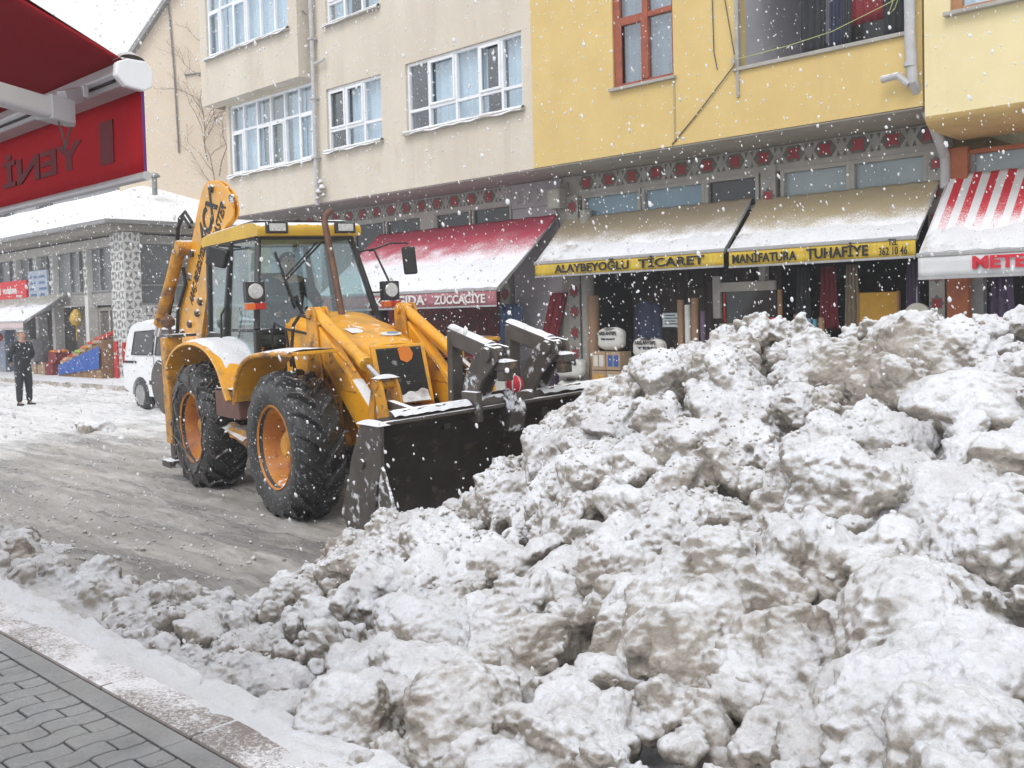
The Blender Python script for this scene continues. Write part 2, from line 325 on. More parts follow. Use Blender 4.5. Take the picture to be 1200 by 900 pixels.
# ================================================================ GROUND
def ground_mats():
    # road slush: brownish grey wet slush with tyre tracks along the street, whiter where nobody has ploughed
    m, n, b, o = new_mat('road_slush'); vec = tcoord(n); s = n.nodes.new('ShaderNodeSeparateXYZ'); n.links.new(vec, s.inputs[0])
    lon = tcoord(n, (.22, 1.6, 1)); trk = nz(n, lon, 2.0, 6, .62, .6); trk2 = nz(n, tcoord(n, (.35, 3.2, 1), .06), 3.0, 5, .6, .4); pat = nz(n, vec, .55, 6, .62); fine = nz(n, vec, 34, 7, .8)
    c = mixc(n, mrange(n, trk, .42, .60), (.34,.325,.308), (.62,.605,.585))
    c = mixc(n, mrange(n, trk2, .45, .62), c, (.45,.43,.405))
    c = mixc(n, mrange(n, fine, .48, .66, 0, .7), c, (.46,.43,.40)); c = mixc(n, mrange(n, nz(n, vec, 7, 6, .75), .52, .66, 0, .5), c, (.30,.268,.235))
    wet = mrange(n, nz(n, lon, 1.5, 6, .65, .3), .50, .58)
    c = mixc(n, mth(n, 'MULTIPLY', wet, .6), c, (.21,.21,.21))
    # snow cover grows with distance up the street (local x = u runs towards the camera) and in patches
    far = mrange(n, s.outputs[0], -1.5, -11.0)
    k = mth(n, 'ADD', mth(n, 'ADD', mth(n, 'MULTIPLY', far, .62), mth(n, 'MULTIPLY', pat, .55)), mth(n, 'MULTIPLY', trk, .40))
    k = mth(n, 'ADD', k, mth(n, 'MULTIPLY', fine, .22))
    k = mrange(n, k, .86, 1.06); c = mixc(n, k, c, (.80,.80,.81))
    n.links.new(c, b.inputs['Base Color'])
    n.links.new(mrange(n, wet, 0, 1, .7, .13), b.inputs['Roughness'])
    h = mth(n, 'ADD', mth(n, 'MULTIPLY', trk2, .6), mth(n, 'ADD', mth(n, 'MULTIPLY', fine, .5), mth(n, 'MULTIPLY', nz(n, vec, 50, 5, .7), .25)))
    bump(n, b, h, .9, .05)
    M['road'] = m
    # pavers: wet grey with a reddish row
    m, n, b, o = new_mat('wet_pavers'); vec = tcoord(n)
    c = mixc(n, mrange(n, nz(n, vec, 3.5, 6, .65), .35, .65), (.20,.21,.22), (.28,.285,.285)); c = mixc(n, mrange(n, nz(n, vec, 60, 4, .7), .5, .75), c, (.34,.34,.34))
    c = mixc(n, mrange(n, nz(n, vec, 1.3, 4), .56, .66, 0, .5), c, (.40,.41,.43))
    n.links.new(c, b.inputs['Base Color']); n.links.new(mrange(n, nz(n, vec, 2.2, 4), .4, .62, .16, .5), b.inputs['Roughness']); bump(n, b, nz(n, vec, 90, 5, .7), .5, .004)
    M['paver'] = m
    M['paver_red'] = mat('wet_red_pavers', (.32,.215,.21), (.25,.17,.168), 6, .4, bmp=.004, bscale=80)
    M['joint'] = mat('paver_joint', (.045,.045,.045), rough=.8)
    m, n, b, o = new_mat('snowy_kerb'); vec = tcoord(n)
    c = mixc(n, nz(n, vec, 12, 5), (.22,.19,.175), (.30,.265,.25))
    k = mth(n, 'ADD', nz(n, vec, 70, 5, .8), mrange(n, nz(n, vec, 1.6, 5, .65), .35, .65, -.14, .20)); k = mth(n, 'MULTIPLY', mrange(n, k, .40, .62), mrange(n, upness(n), .3, .8))
    n.links.new(mixc(n, k, c, (.84,.85,.89)), b.inputs['Base Color']); b.inputs['Roughness'].default_value = .8; bump(n, b, nz(n, vec, 60, 6, .7), .6, .008)
    M['kerb'] = m
ground_mats()
# one sheet to the horizon
g = MB(); g.add([(-260, -260, -.03), (260, -260, -.03), (260, 260, -.03), (-260, 260, -.03)], [(0,1,2,3)])
top('ground', g, M['snow_mid'], kind='structure', frame=WLD)
def road_h(u, w):
    p = Vector((u*.5, w*2.6, 0)); q = Vector((u*2.2, w*2.2, 3))
    h = .022*noise.fractal(p, .7, 2, 4) + .026*noise.fractal(q*1.6, .6, 2, 6)
    h += .020*max(0, noise.noise(Vector((u*.35, w*1.1, 9)))); wq = w + .25*noise.noise(Vector((u*.3, 4, 1)))
    for c_ in (3.3, 4.6, 6.0, 7.4, 8.5): h += .016*math.exp(-((wq-c_)/.07)**2)*(.6+.8*noise.noise(Vector((u*2.5, c_, 0)))) - .014*math.exp(-((wq-c_-.22)/.14)**2)            # pushed up slush ridges along the wheel tracks
    if u < -6: h += .03*noise.fractal(q*.8, .8, 2, 3)*min(1, (-6-u)/4)
    return h
g = MB(); nu, nw = 420, 170
g.grid(lambda a, b: (lambda u, w: (u, w, road_h(u, w) + .01))(8 - 30*a**1.15, .9 + 9.2*b), nu, 260)
top('road', g, M['road'], kind='structure', smooth='all')
g = MB(); g.grid(lambda a, b: (lambda u, w: (u, w, .03*noise.fractal(Vector((u*.6, w*.6, 5)), .8, 2, 4) + .012))(-22 - 40*a, -14 + 24*b), 120, 80)
top('side_street', g, M['road'], kind='structure', smooth='all')
# far pavement under the shops
g = MB(); g.box(-20.5, 14, -5, .9, -.02, .14); top('far_pavement', g, M['snow_mid'], kind='structure')
g = MB(); g.box(-60, -20.6, -1.0, .9, -.02, .12); g.box(-20.6, -20.4, -9, .9, -.02, .12); top('corner_pavement', g, M['snow_mid'], kind='structure')
# near pavement of wavy interlocking pavers, kerb stones along it
g = MB(); g.box(-8, 14, 10.24, 14, -.02, .128); top('near_pavement_bed', g, M['joint'], kind='structure')
pv = MB(); pv2 = MB()
L_, B_ = .225, .118
for r in range(0, 106):
    u0 = -3.2 + r*B_
    for k in range(-1, 11):
        w0 = 10.44 + k*L_ + (r % 2)*L_/2
        lo_, hi_ = max(w0, 10.44), w0+L_
        if hi_-lo_ < .03 or w0 > 12.8: continue
        g2 = .0045; n_ = 10; lo = []; hi = []
        sw = lambda w: (lambda t: .012*max(-1, min(1, 1.9*math.sin(2*math.pi*t))))((w-10.44)/L_)
        for i in range(n_+1):
            w = lo_ + g2 + (hi_-lo_-2*g2)*i/n_
            lo.append((u0 + g2 + sw(w), w)); hi.append((u0 + B_ - g2 + sw(w), w))
        z = .137 + random.uniform(-.0018, .0018)
        (pv2 if (k in (6, 7) or (k in (5, 8) and r % 3 == 0)) else pv).prism(lo + hi[::-1], .12, z, 'z')
top('near_pavement', pv, M['paver'], kind='structure', bevel=.004)
top('near_pavement_red_rows', pv2, M['paver_red'], kind='structure', bevel=.004)
g = MB()
for k in range(-7, 18): g.box(.5*k, .5*k+.495, 10.335, 10.435, .12, .1375)
top('pavement_edging', g, M['paver'], kind='structure')
g = MB()
for k in range(-10, 14): g.box(k*.8, k*.8+.792, 10.12, 10.325, -.05, .148)
top('near_kerb', g, M['kerb'], kind='structure', bevel=.012)
# ================================================================ BUILDINGS
def wall_open(mb, u0, u1, z0, z1, ops, w, t=.22):
    """a wall slab (front face at w) with real openings (ua, ub, za, zb)"""
    us = sorted({u0, u1, *[x for o in ops for x in o[:2]]}); zs = sorted({z0, z1, *[x for o in ops for x in o[2:]]})
    us = [x for x in us if u0 <= x <= u1]; zs = [x for x in zs if z0 <= x <= z1]
    inside = lambda a, b: any(o[0] <= a <= o[1] and o[2] <= b <= o[3] for o in ops)
    for i in range(len(us)-1):
        for j in range(len(zs)-1):
            if inside((us[i]+us[i+1])/2, (zs[j]+zs[j+1])/2): continue
            a, b, c, d = us[i], us[i+1], zs[j], zs[j+1]
            mb.add([(a,w,c),(b,w,c),(b,w,d),(a,w,d)], [(0,1,2,3)])
            mb.add([(a,w-t,c),(b,w-t,c),(b,w-t,d),(a,w-t,d)], [(0,3,2,1)])
    for a, b, c, d in ops:
        c = max(c, z0); d = min(d, z1)
        mb.add([(a,w,c),(b,w,c),(b,w-t,c),(a,w-t,c)], [(0,1,2,3)]); mb.add([(a,w,d),(b,w,d),(b,w-t,d),(a,w-t,d)], [(0,3,2,1)])
        mb.add([(a,w,c),(a,w,d),(a,w-t,d),(a,w-t,c)], [(0,1,2,3)]); mb.add([(b,w,c),(b,w,d),(b,w-t,d),(b,w-t,c)], [(0,3,2,1)])

def curtain_mb(a, b, z0, z1, w, amp=.02, k=28):
    mb = MB(); n = max(6, int((b-a)*40)); ph = random.uniform(0, 9)
    mb.grid(lambda s, t: (a+(b-a)*s, w + amp*math.sin(k*(a+(b-a)*s)+ph+1.3*math.sin(5*s)), z0+(z1-z0)*t), n, 1)
    return mb

def pvc_window(T, u0, u1, z0, z1, w, cols, zt, bottom_small, mats=('pvc','glass'), states=None, fr=.055, opens=()):
    """frame with mullions at cols, transom at zt; each pane its own sub-part; curtains behind"""
    mb = MB(); d0, d1 = w-.13, w-.05
    xs = [u0] + list(cols) + [u1]
    mb.box(u0, u1, d0, d1, z0, z0+fr); mb.box(u0, u1, d0, d1, z1-fr, z1)
    for i, x in enumerate(xs):
        a = x if i == 0 else (x-fr if i == len(xs)-1 else x-fr/2); mb.box(a, a+fr, d0, d1+.002, z0+fr, z1-fr)
    for i in range(len(xs)-1):
        a = xs[i] + (fr if i == 0 else fr/2); b = xs[i+1] - (fr if i == len(xs)-2 else fr/2)
        if zt: mb.box(a, b, d0, d1-.002, zt-fr/2, zt+fr/2)
        if i in opens:      # a sash stands a little proud
            lo, hi = (zt+fr/2, z1-fr) if bottom_small else (z0+fr, (zt or z1)-fr/2)
            for q in ((a, a+.045, lo, hi), (b-.045, b, lo, hi), (a+.045, b-.045, lo, lo+.045), (a+.045, b-.045, hi-.045, hi)): mb.box(q[0], q[1], d1-.01, d1+.02, q[2], q[3])
    W_ = T.part('window', mb, M[mats[0]], bevel=.006)
    for i in range(len(xs)-1):
        a = xs[i] + (fr if i == 0 else fr/2)-.004; b = xs[i+1] - (fr if i == len(xs)-2 else fr/2)+.004
        spans = [(z0+fr-.004, z1-fr+.004)] if not zt else [(z0+fr-.004, zt-fr/2+.004), (zt+fr/2-.004, z1-fr+.004)]
        for lo, hi in spans:
            p = MB(); p.box(a, b, w-.105, w-.098, lo, hi); T.part('pane', p, M[mats[1]], W_)
        st = (states or ['c']*9)[i]
        if st != 'd':
            c = curtain_mb(a-.03, b+.03, z0, z1, w-.24, .022 if st == 'c' else .008)
            T.part('curtain', c, M['curtain' if st == 'c' else 'blind'], W_, smooth='all')
    return W_

def sill(T, u0, u1, z, w, parent, name='sill', m='stone', snow=True, d=.10):
    mb = MB(); mb.box(u0-.05, u1+.05, w-.10, w+d, z-.045, z); o = T.part(name, mb, M[m], parent, bevel=.006)
    if snow:
        mb = MB(); nn = int((u1-u0)*14)
        mb.grid(lambda s, t: (u0-.04+(u1-u0+.08)*s, w-.02+(d+.03)*t - (.0), z + (.045+.02*noise.noise(Vector((s*nn*.35, t, z))))*math.sin(math.pi*min(1, t*.95+.12))*(1 if t < .99 else 0) - (.03 + .045*max(0, noise.noise(Vector((s*nn*.22, 3, z)))+.25) if t > .99 else 0)), nn, 6)
        T.part('sill_snow', mb, M['snow_clean'], o, smooth='all')
    return o

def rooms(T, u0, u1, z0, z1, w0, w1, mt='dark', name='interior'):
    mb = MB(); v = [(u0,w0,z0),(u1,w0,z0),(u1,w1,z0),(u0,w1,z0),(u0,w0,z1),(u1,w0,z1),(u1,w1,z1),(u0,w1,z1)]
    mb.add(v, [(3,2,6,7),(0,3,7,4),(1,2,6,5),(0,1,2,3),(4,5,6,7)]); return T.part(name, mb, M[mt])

def shell(mb, u0, u1, z0, z1, w, depth):
    """side walls, back and roof behind a facade"""
    mb.add([(u0,w,z0),(u0,w-depth,z0),(u0,w-depth,z1),(u0,w,z1)], [(0,1,2,3)]); mb.add([(u1,w,z0),(u1,w-depth,z0),(u1,w-depth,z1),(u1,w,z1)], [(0,3,2,1)])
    mb.add([(u0,w-depth,z0),(u1,w-depth,z0),(u1,w-depth,z1),(u0,w-depth,z1)], [(0,1,2,3)]); mb.add([(u0,w,z1),(u1,w,z1),(u1,w-depth,z1),(u0,w-depth,z1)], [(0,1,2,3)])

def frieze(T, u0, u1, z0, z1, w, pitch=.48, first=None):
    mb = MB(); mb.box(u0, u1, w-.03, w, z0, z1)
    mb.m = 1; dk = MB(); rd = MB(); zc = (z0+z1)/2; h = (z1-z0)/2*.88; k = 0; x = first
    while x < u1-.1:
        if x-.15 > u0:
            dk.prism([(x-.17,zc),(x-.09,zc-h),(x+.09,zc-h),(x+.17,zc),(x+.09,zc+h),(x-.09,zc+h)], w-.001, w+.005)
            pts = []
            for i in range(8):
                a = math.pi/4*i + math.pi/4; r_ = (h*1.10 if i % 2 == 0 else h*.55); pts.append((x+math.cos(a)*r_*1.05, zc+math.sin(a)*r_))
            rd.prism(pts, w+.004, w+.011)
        # the grey four-pointed star between two flowers is edged by dark slivers
        for sx in (-1, 1):
            xx = x + pitch/2
            if xx+.1 < u1: dk.prism([(xx+sx*.015, zc+h*1.02),(xx+sx*.055,zc+h*.35),(xx+sx*.075,zc+h*1.02)], w-.001, w+.0035); dk.prism([(xx+sx*.015, zc-h*1.02),(xx+sx*.055,zc-h*.35),(xx+sx*.075,zc-h*1.02)], w-.001, w+.0035)
        x += pitch
    mb.m = 1; mb.add(dk.v, dk.f); mb.m = 2; mb.add(rd.v, rd.f)
    return T.part('tile_frieze', mb, [M['tile_base'], M['tile_dark'], M['tile_red']])
def tile_pillar(T, u0, u1, z0, z1, w):
    mb = MB(); mb.box(u0, u1, w-.25, w, z0, z1)
    rd = MB(); dk = MB(); c = (u0+u1)/2; z = z0+.15; s = (u1-u0)*.42
    while z < z1-.1:
        dk.prism([(c-s*1.1,z),(c,z-s*1.3),(c+s*1.1,z),(c,z+s*1.3)], w-.001, w+.004); pts = []
        for i in range(8):
            a = math.pi/4*i+math.pi/4; r_ = s*(1.2 if i % 2 == 0 else .5); pts.append((c+math.cos(a)*r_, z+math.sin(a)*r_))
        rd.prism(pts, w+.003, w+.009); z += .36
    mb.m = 1; mb.add(dk.v, dk.f); mb.m = 2; mb.add(rd.v, rd.f); T.part('tiled_pillar', mb, [M['tile_base'], M['tile_dark'], M['tile_red']])

# ---- cream apartment block
T = Thing('apartment_building', 'cream rendered apartment block with white framed windows above the red awning', 'building', (-8.4, 0, 0))
cw = MB()
w1 = (-12.97, -9.70, 5.02, 6.62); w2 = (-9.22, -7.46, 5.10, 6.36); w3 = (-6.73, -3.77, 5.12, 6.40)
t2 = (-9.15, -7.45, 7.62, 8.9); t3 = (-5.75, -3.9, 7.70, 8.9); bay = (-13.25, -9.98, 7.68, 9.3)
wall_open(cw, -13.1, -3.535, 4.10, 13, [w1, w2, w3, t2, t3], 0)
shell(cw, -13.1, -3.535, 4.10, 13, 0, 9); T.part('wall', cw, M['cream'])
bm_ = MB(); wall_open(bm_, -13.55, -9.66, 6.66, 13, [bay], .34, .2)
bm_.add([(-13.55,.34,6.66),(-13.55,-9,6.66),(-13.55,-9,13),(-13.55,.34,13)], [(0,1,2,3)]); bm_.add([(-9.66,.34,6.66),(-9.66,.002,6.66),(-9.66,.002,13),(-9.66,.34,13)], [(0,1,2,3)])
bm_.add([(-13.55,.34,6.66),(-9.66,.34,6.66),(-9.66,.003,6.66),(-13.55,.003,6.66)], [(0,1,2,3)]); T.part('bay_wall', bm_, M['cream'])
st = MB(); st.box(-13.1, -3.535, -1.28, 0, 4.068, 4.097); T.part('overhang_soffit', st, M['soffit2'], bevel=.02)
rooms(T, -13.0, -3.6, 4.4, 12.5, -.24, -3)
def lin(a, b, n): return [a+(b-a)*i/n for i in range(1, n)]
W1 = pvc_window(T, *w1, 0, lin(w1[0], w1[1], 6), 6.02, False, states=['c','c','b','b','c','c'], opens=(0,2,3,5)); sill(T, w1[0], w1[1], w1[2], 0, W1)
W2 = pvc_window(T, *w2, 0, lin(w2[0], w2[1], 3), 5.52, True, states=['d','c','c'], opens=(0,1)); sill(T, w2[0], w2[1], w2[2], 0, W2)
W3 = pvc_window(T, *w3, 0, [-6.14,-5.42,-4.72,-4.30][0:2]+[-4.83,-4.28], 5.52, True, states=['d','c','c','d','c'], opens=(1,3)); sill(T, w3[0], w3[1], w3[2], 0, W3)
W4 = pvc_window(T, *t2, 0, lin(t2[0], t2[1], 3), 8.05, True, states=['c','d','c'], opens=(0,)); sill(T, t2[0], t2[1], t2[2], 0, W4)
W5 = pvc_window(T, *t3, 0, lin(t3[0], t3[1], 3), 8.1, True); sill(T, t3[0], t3[1], t3[2], 0, W5)
W6 = pvc_window(T, *bay, .34, lin(bay[0], bay[1], 6), 8.72, False, states=['c','c','c','c','c','c'], opens=(0,2)); sill(T, bay[0], bay[1], bay[2], .34, W6)
# downpipe with its brackets
p = MB(); p.tube([(-9.52,.12,13),(-9.50,.10,6.5),(-9.52,.09,4.05)], .045, 10)
for z in (5.0,6.2,7.4): p.box(-9.58,-9.44,0,.16,z,z+.04)
p.tube([(-9.50,.1,6.9),(-9.1,.1,6.93)], .03, 8)
T.part('downpipe', p, M['pipe'], smooth=True)
w_ = MB(); w_.tube([(-10.9,.36,9.6),(-10.1,.3,8.4),(-9.55,.18,7.9)], .012, 5); T.part('cable', w_, M['wire'])
s_ = MB(); [s_.lathe([(.01,-.5*k),(.7*k,-.3*k),(.8*k,0),(.5*k,.5*k),(.02,.8*k)], (-9.42+dx,.10,4.3+dz), 'z', 9) for dx,dz,k in ((0,0,.10),(.10,.08,.09),(.05,.2,.07),(.14,-.08,.06),(-.06,-.12,.06))]; T.part('ice_lump', s_, M['snow_clean'], smooth='all')
# ground floor of the cream block
gf = MB(); gf.box(-13.1,-5.0,-1.28,-1.04,3.72,4.065); T.part('shop_beam', gf, M['stone'])
frieze(T, -13.0, -5.08, 3.79, 4.05, -1.03, .478, -12.82+.0)
# transom lights over the red awning
mb = MB()
for a, b in ((-9.85,-8.8),(-8.75,-7.62),(-7.2,-6.2),(-6.15,-5.12)):
    for q in ((a,a+.04,3.0,3.74),(b-.04,b,3.0,3.74),(a+.04,b-.04,3.0,3.04),(a+.04,b-.04,3.70,3.74)): mb.box(q[0],q[1],-1.16,-1.06,q[2],q[3])
mb.box(-7.62,-7.2,-1.2,-1.045,2.0,3.72)
tr = T.part('transom', mb, M['stone'])
for a, b in ((-9.85,-8.8),(-8.75,-7.62),(-7.2,-6.2),(-6.15,-5.12)): g = MB(); g.box(a+.03,b-.03,-1.12,-1.11,3.03,3.72); T.part('transom_pane', g, M['darkglass'], tr)
wl = MB(); wl.box(-13.1,-9.9,-1.3,-1.05,.14,3.72); T.part('shop_wall', wl, M['mauve'])
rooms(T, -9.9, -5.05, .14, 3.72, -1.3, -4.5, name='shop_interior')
wl = MB(); wl.box(-5.05,-3.86,-1.28,-1.02,.14,3.62); wl.box(-5.05,-3.84,-1.30,-1.00,3.62,4.06); T.part('party_wall', wl, M['mauve'], bevel=.01)
# pale flower relief over the party wall
rl = MB()
for i in range(5):
    x = -4.92+.235*i; rl.prism([(x,3.80),(x+.05,3.70),(x+.10,3.80),(x+.05,3.92)], -1.001, -.99); rl.prism([(x+.10,3.70),(x+.135,3.80),(x+.17,3.70),(x+.135,3.94)], -1.001,-.992)
T.part('relief', rl, M['tile_base'])
tile_pillar(T, -5.35, -5.12, .14, 2.9, -.96)

# ---- yellow apartment block
T = Thing('apartment_building', 'mustard yellow apartment block with red brown window over the tan awnings', 'building', (-.3, 0, 0))
yw = MB(); yo = (-1.86,-.76,5.10,6.75); bo = (.30,2.62,5.02,7.1)
wall_open(yw, -3.53, 2.80, 4.10, 13, [yo, bo], .03, .2); shell(yw, -3.53, 2.80, 4.10, 13, .03, 9); T.part('wall', yw, M['yellowwall'])
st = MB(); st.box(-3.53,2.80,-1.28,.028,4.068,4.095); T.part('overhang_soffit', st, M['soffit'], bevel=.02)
# wooden window
mb = MB(); u0,u1,z0,z1 = yo; f = .085; d0, d1 = -.07,-.0
zt = 6.08; uc = -1.27
mb.box(u0,u1,d0,d1,z0,z0+f*.7); mb.box(u0,u0+f*1.4,d0,d1,z0+f*.7,z1); mb.box(u1-f*.5,u1,d0,d1,z0+f*.7,z1); mb.box(uc-.05,uc+.05,d0,d1+.012,z0+f*.7,z1)
mb.box(u0+f*1.4,uc-.05,d0,d1+.006,zt-.06,zt+.06); mb.box(uc+.05,u1-f*.5,d0,d1+.006,zt-.03,zt+.05); mb.box(u0+f*1.4,u1-f*.5,d0,d1-.003,z1-.06,z1)
for q in ((u0+f*1.4,u0+f*1.4+.03,z0+.06,zt-.06),(uc-.08,uc-.05,z0+.06,zt-.06)): mb.box(q[0],q[1],d1-.02,d1+.008,q[2],q[3])
Wy = T.part('window', mb, M['brownframe'], bevel=.008, label='peeling red brown wooden window')
for a,b,c,d in ((u0+.11,uc-.05,z0+.06,zt-.06),(uc+.05,u1-.04,z0+.06,zt-.03),(u0+.11,uc-.05,zt+.06,z1-.06),(uc+.05,u1-.04,zt+.05,z1-.06)):
    p = MB(); p.box(a,b,-.045,-.04,c,d); T.part('pane', p, M['glass'], Wy)
T.part('curtain', curtain_mb(u0+.1,u1-.03,z0+.02,z1,-.14,.02,22), plain('grey_net_curtain',(.30,.33,.38)), Wy, smooth='all')
sill(T, u0, u1, z0, .03, Wy, snow=False, d=.07)
# recessed balcony
rm = MB(); u0,u1,z0,z1 = bo
v = [(u0,-.17,z0),(u1,-.17,z0),(u1,-1.9,z0),(u0,-1.9,z0),(u0,-.17,z1),(u1,-.17,z1),(u1,-1.9,z1),(u0,-1.9,z1)]
rm.add(v,[(0,1,2,3),(0,3,7,4),(1,2,6,5),(4,5,6,7)]); rm.add([(u0,-1.9,z0),(1.0-.1,-1.9,z0),(1.0-.1,-1.9,z1),(u0,-1.9,z1)],[(0,1,2,3)])
T.part('balcony_recess', rm, mat('balcony_plaster',(.50,.50,.53),(.42,.42,.45),2,.9))
dr = MB(); dr.box(.9,1.02,-1.95,-1.82,z0,z1); dr.box(.9,2.62,-1.95,-1.82,6.6,6.7); dr.box(2.5,2.62,-1.95,-1.82,z0,6.6); dr.box(1.7,1.78,-1.95,-1.84,z0,6.6)
Dd = T.part('balcony_door', dr, M['brownframe'])
g = MB(); g.box(1.0,2.55,-1.93,-1.92,z0,6.62); T.part('door_pane', g, M['darkglass'], Dd)
rl = MB(); rl.box(u0-.06,u1+.05,-.12,.075,z0-.05,z0); rl.box(u0-.04,u0+.02,-.02,.055,z0,z1); B_r = T.part('balcony_ledge', rl, M['stone'], bevel=.006)
# wall stains, hanging cables, drain stub
cb = MB(); cb.tube([(-.10,.05,7.2),(-.07,.05,5.3),(-.02,.05,5.05)], .008, 5); cb.tube([(.26,.06,5.06),(-.35,.05,4.5),(-.8,.045,4.12)], .009, 5); cb.tube([(-.05,.05,7.0),(.12,.06,6.0),(.26,.06,5.2)], .008, 5); T.part('cable', cb, M['wire'])
cb = MB(); cb.box(.28,.32,.031,.06,4.62,4.98); cb.tube([(.22,.04,5.16),(.30,.14,5.05)], .02, 6); T.part('drain_stub', cb, M['stone'])
cb = MB(); cb.box(-.77,-.735,.031,.036,4.15,5.05); T.part('stain_strip', cb, plain('damp_stain',(.42,.33,.17)))
p = MB(); p.tube([(2.70,.14,13),(2.70,.14,4.9),(2.72,.13,4.4),(2.74,-.5,3.9),(2.70,-.93,3.6),(2.70,-.93,3.2)], .065, 12)
for z in (4.6,5.6,6.6): p.lathe([(.075,-.03),(.075,.03)], (2.70,.14,z), 'z', 12)
p.tube([(2.36,.16,4.47),(2.56,.17,4.48),(2.68,.14,4.36)], .045, 10)
T.part('downpipe', p, M['pipe'], smooth=True)
rooms(T, -3.3, .25, 4.4, 12.5, -.22, -.9); 
# ground floor
gf = MB(); gf.box(-3.84,2.66,-1.30,-1.04,3.70,4.065); T.part('shop_beam', gf, M['stone'])
frieze(T, -3.53, 2.62, 3.79, 4.05, -1.02, .48, -3.29)
pl = MB(); pl.box(-3.86,-3.70,-1.2,-.98,.14,3.97); T.part('corner_pier', pl, M['soffit'], bevel=.01)
tile_pillar(T, -3.70, -3.46, .14, 3.72, -.97)
c_ = MB(); c_.tube([(-3.28,-.98,.14),(-3.28,-.98,3.45)], .11, 14); T.part('column', c_, M['stone'], smooth=True)
mb = MB(); gl = {'blueglass': [], 'darkglass': [], 'paleglass': []}
for a,b,k in ((-3.37,-2.20,'blueglass'),(-2.12,-.98,'blueglass'),(-.92,-.05,'darkglass'),(.36,1.36,'paleglass'),(1.42,2.42,'paleglass')):
    for q in ((a-.03,a+.03,3.2,3.72),(b-.03,b+.03,3.2,3.72),(a+.03,b-.03,3.66,3.72),(a+.03,b-.03,3.2,3.25)): mb.box(q[0],q[1],-1.15,-1.02,q[2],q[3])
    gl[k].append((a,b))
Tr = T.part('transom', mb, M['stone'], bevel=.006)
for k, L in gl.items():
    for a, b in L: g = MB(); g.box(a+.02,b-.02,-1.10,-1.09,3.22,3.69); T.part('transom_pane', g, M[k], Tr)
tile_pillar(T, .03, .27, 3.2, 3.79, -.99)
tile_pillar(T, 2.46, 2.66, .14, 3.79, -.99)
m_ = MB(); m_.box(-.03,.07,-1.12,-1.0,.14,3.2); T.part('door_post', m_, M['stone'])
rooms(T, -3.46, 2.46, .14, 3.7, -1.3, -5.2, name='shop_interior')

# ---- pale yellow neighbour on the near side
T = Thing('apartment_building', 'pale yellow building with orange clad ground floor behind the striped awning', 'building', (6, 0, 0))
pw = MB(); po = (3.16,4.6,5.10,6.6); wall_open(pw, 2.86, 12, 3.95, 13, [po], .12, .2); shell(pw, 2.86, 12, 3.95, 13, .12, 9)
T.part('wall', pw, M['paleyellow'])
# rounded lower lip
lp = MB(); prof = [(.12+.0,3.95),(.115,3.91),(.08,3.86),(0,3.825),(-.3,3.80),(-1.0,3.79),(-1.0,3.95)]
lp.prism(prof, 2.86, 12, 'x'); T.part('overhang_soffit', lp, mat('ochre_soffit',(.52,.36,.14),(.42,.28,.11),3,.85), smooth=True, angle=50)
mb = MB(); u0,u1,z0,z1 = po
mb.box(u0,u0+.12,.0,.08,z0,z1); mb.box(u0+.12,u1,.0,.08,z0,z0+.06); mb.box(u0+.62,u0+.72,.0,.09,z0+.06,z1); mb.box(u1-.1,u1,.0,.08,z0+.06,z1)
Wp = T.part('window', mb, mat('tan_window_frame',(.42,.20,.08),(.3,.14,.06),8,.5), bevel=.008); g = MB(); g.box(u0+.1,u1-.08,.03,.035,z0+.04,z1); T.part('pane', g, M['glass'], Wp); T.part('curtain', curtain_mb(u0+.1,u1-.1,z0,z1,-.05), M['curtain'], Wp, smooth='all'); sill(T,u0,u1,z0,.12,Wp,snow=False)
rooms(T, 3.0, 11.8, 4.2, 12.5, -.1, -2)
bp_ = MB(); bp_.box(2.70,2.97,-1.2,-.94,.14,3.70); bp_.box(2.97,12,-1.2,-1.0,3.60,3.66); T.part('clad_pier', bp_, M['brick'], bevel=.01)
g = MB(); g.box(3.02,4.6,-1.12,-1.08,3.1,3.6); T.part('transom_pane', g, M['paleglass']); g = MB(); g.box(4.65,6.4,-1.12,-1.08,3.1,3.6); T.part('transom_pane', g, M['paleglass'])
mb = MB(); mb.box(2.97,3.03,-1.14,-1.04,.14,3.62); mb.box(3.03,3.12,-1.16,-1.04,.14,2.6); mb.box(4.6,4.65,-1.14,-1.04,.14,3.62); mb.box(3.03,8,-1.14,-1.05,2.98,3.08); T.part('shopfront_frame', mb, M['grey_metal'])
rooms(T, 3.0, 9, .14, 3.6, -1.3, -4, name='shop_interior')

# ---- gable wall beyond
T = Thing('apartment_building', 'tall plain peach gable wall beyond the corner shop with sloping roof edge', 'building', (-17, -9.2, 0))
gp = MB()
A = WLD
def wf(x, y):   # world -> street frame
    d = (x-3.0, y-14.0); return (d[0]*.7204 - d[1]*.6936, -d[0]*.6936 - d[1]*.7204)
P_ = [(-12.4,32,0),(-4.5,32,0),(-4.5,32,14),(-9.55,32,13.3),(-10.54,32,11.92),(-11.69,32,10.35),(-12.4,32,9.35)]
v = []
for dy in (0, 6): v += [(*wf(x, y+dy), z) for x, y, z in P_]
n_ = len(P_); gp.add(v, [tuple(range(n_)), tuple(range(2*n_-1,n_-1,-1))] + [(i,(i+1)%n_,(i+1)%n_+n_,i+n_) for i in range(n_)]); T.part('wall', gp, M['cream2'])
rs = MB()
for (a, b) in (((-12.45,31.9,9.38),(-10.54,31.9,12.02)),((-10.54,31.9,12.02),(-9.4,31.9,13.6))): rs.bar((*wf(a[0],a[1]),a[2]), (*wf(b[0],b[1]),b[2]), .3, .12)
T.part('roof_edge', rs, M['grey_metal'])
cr = MB()
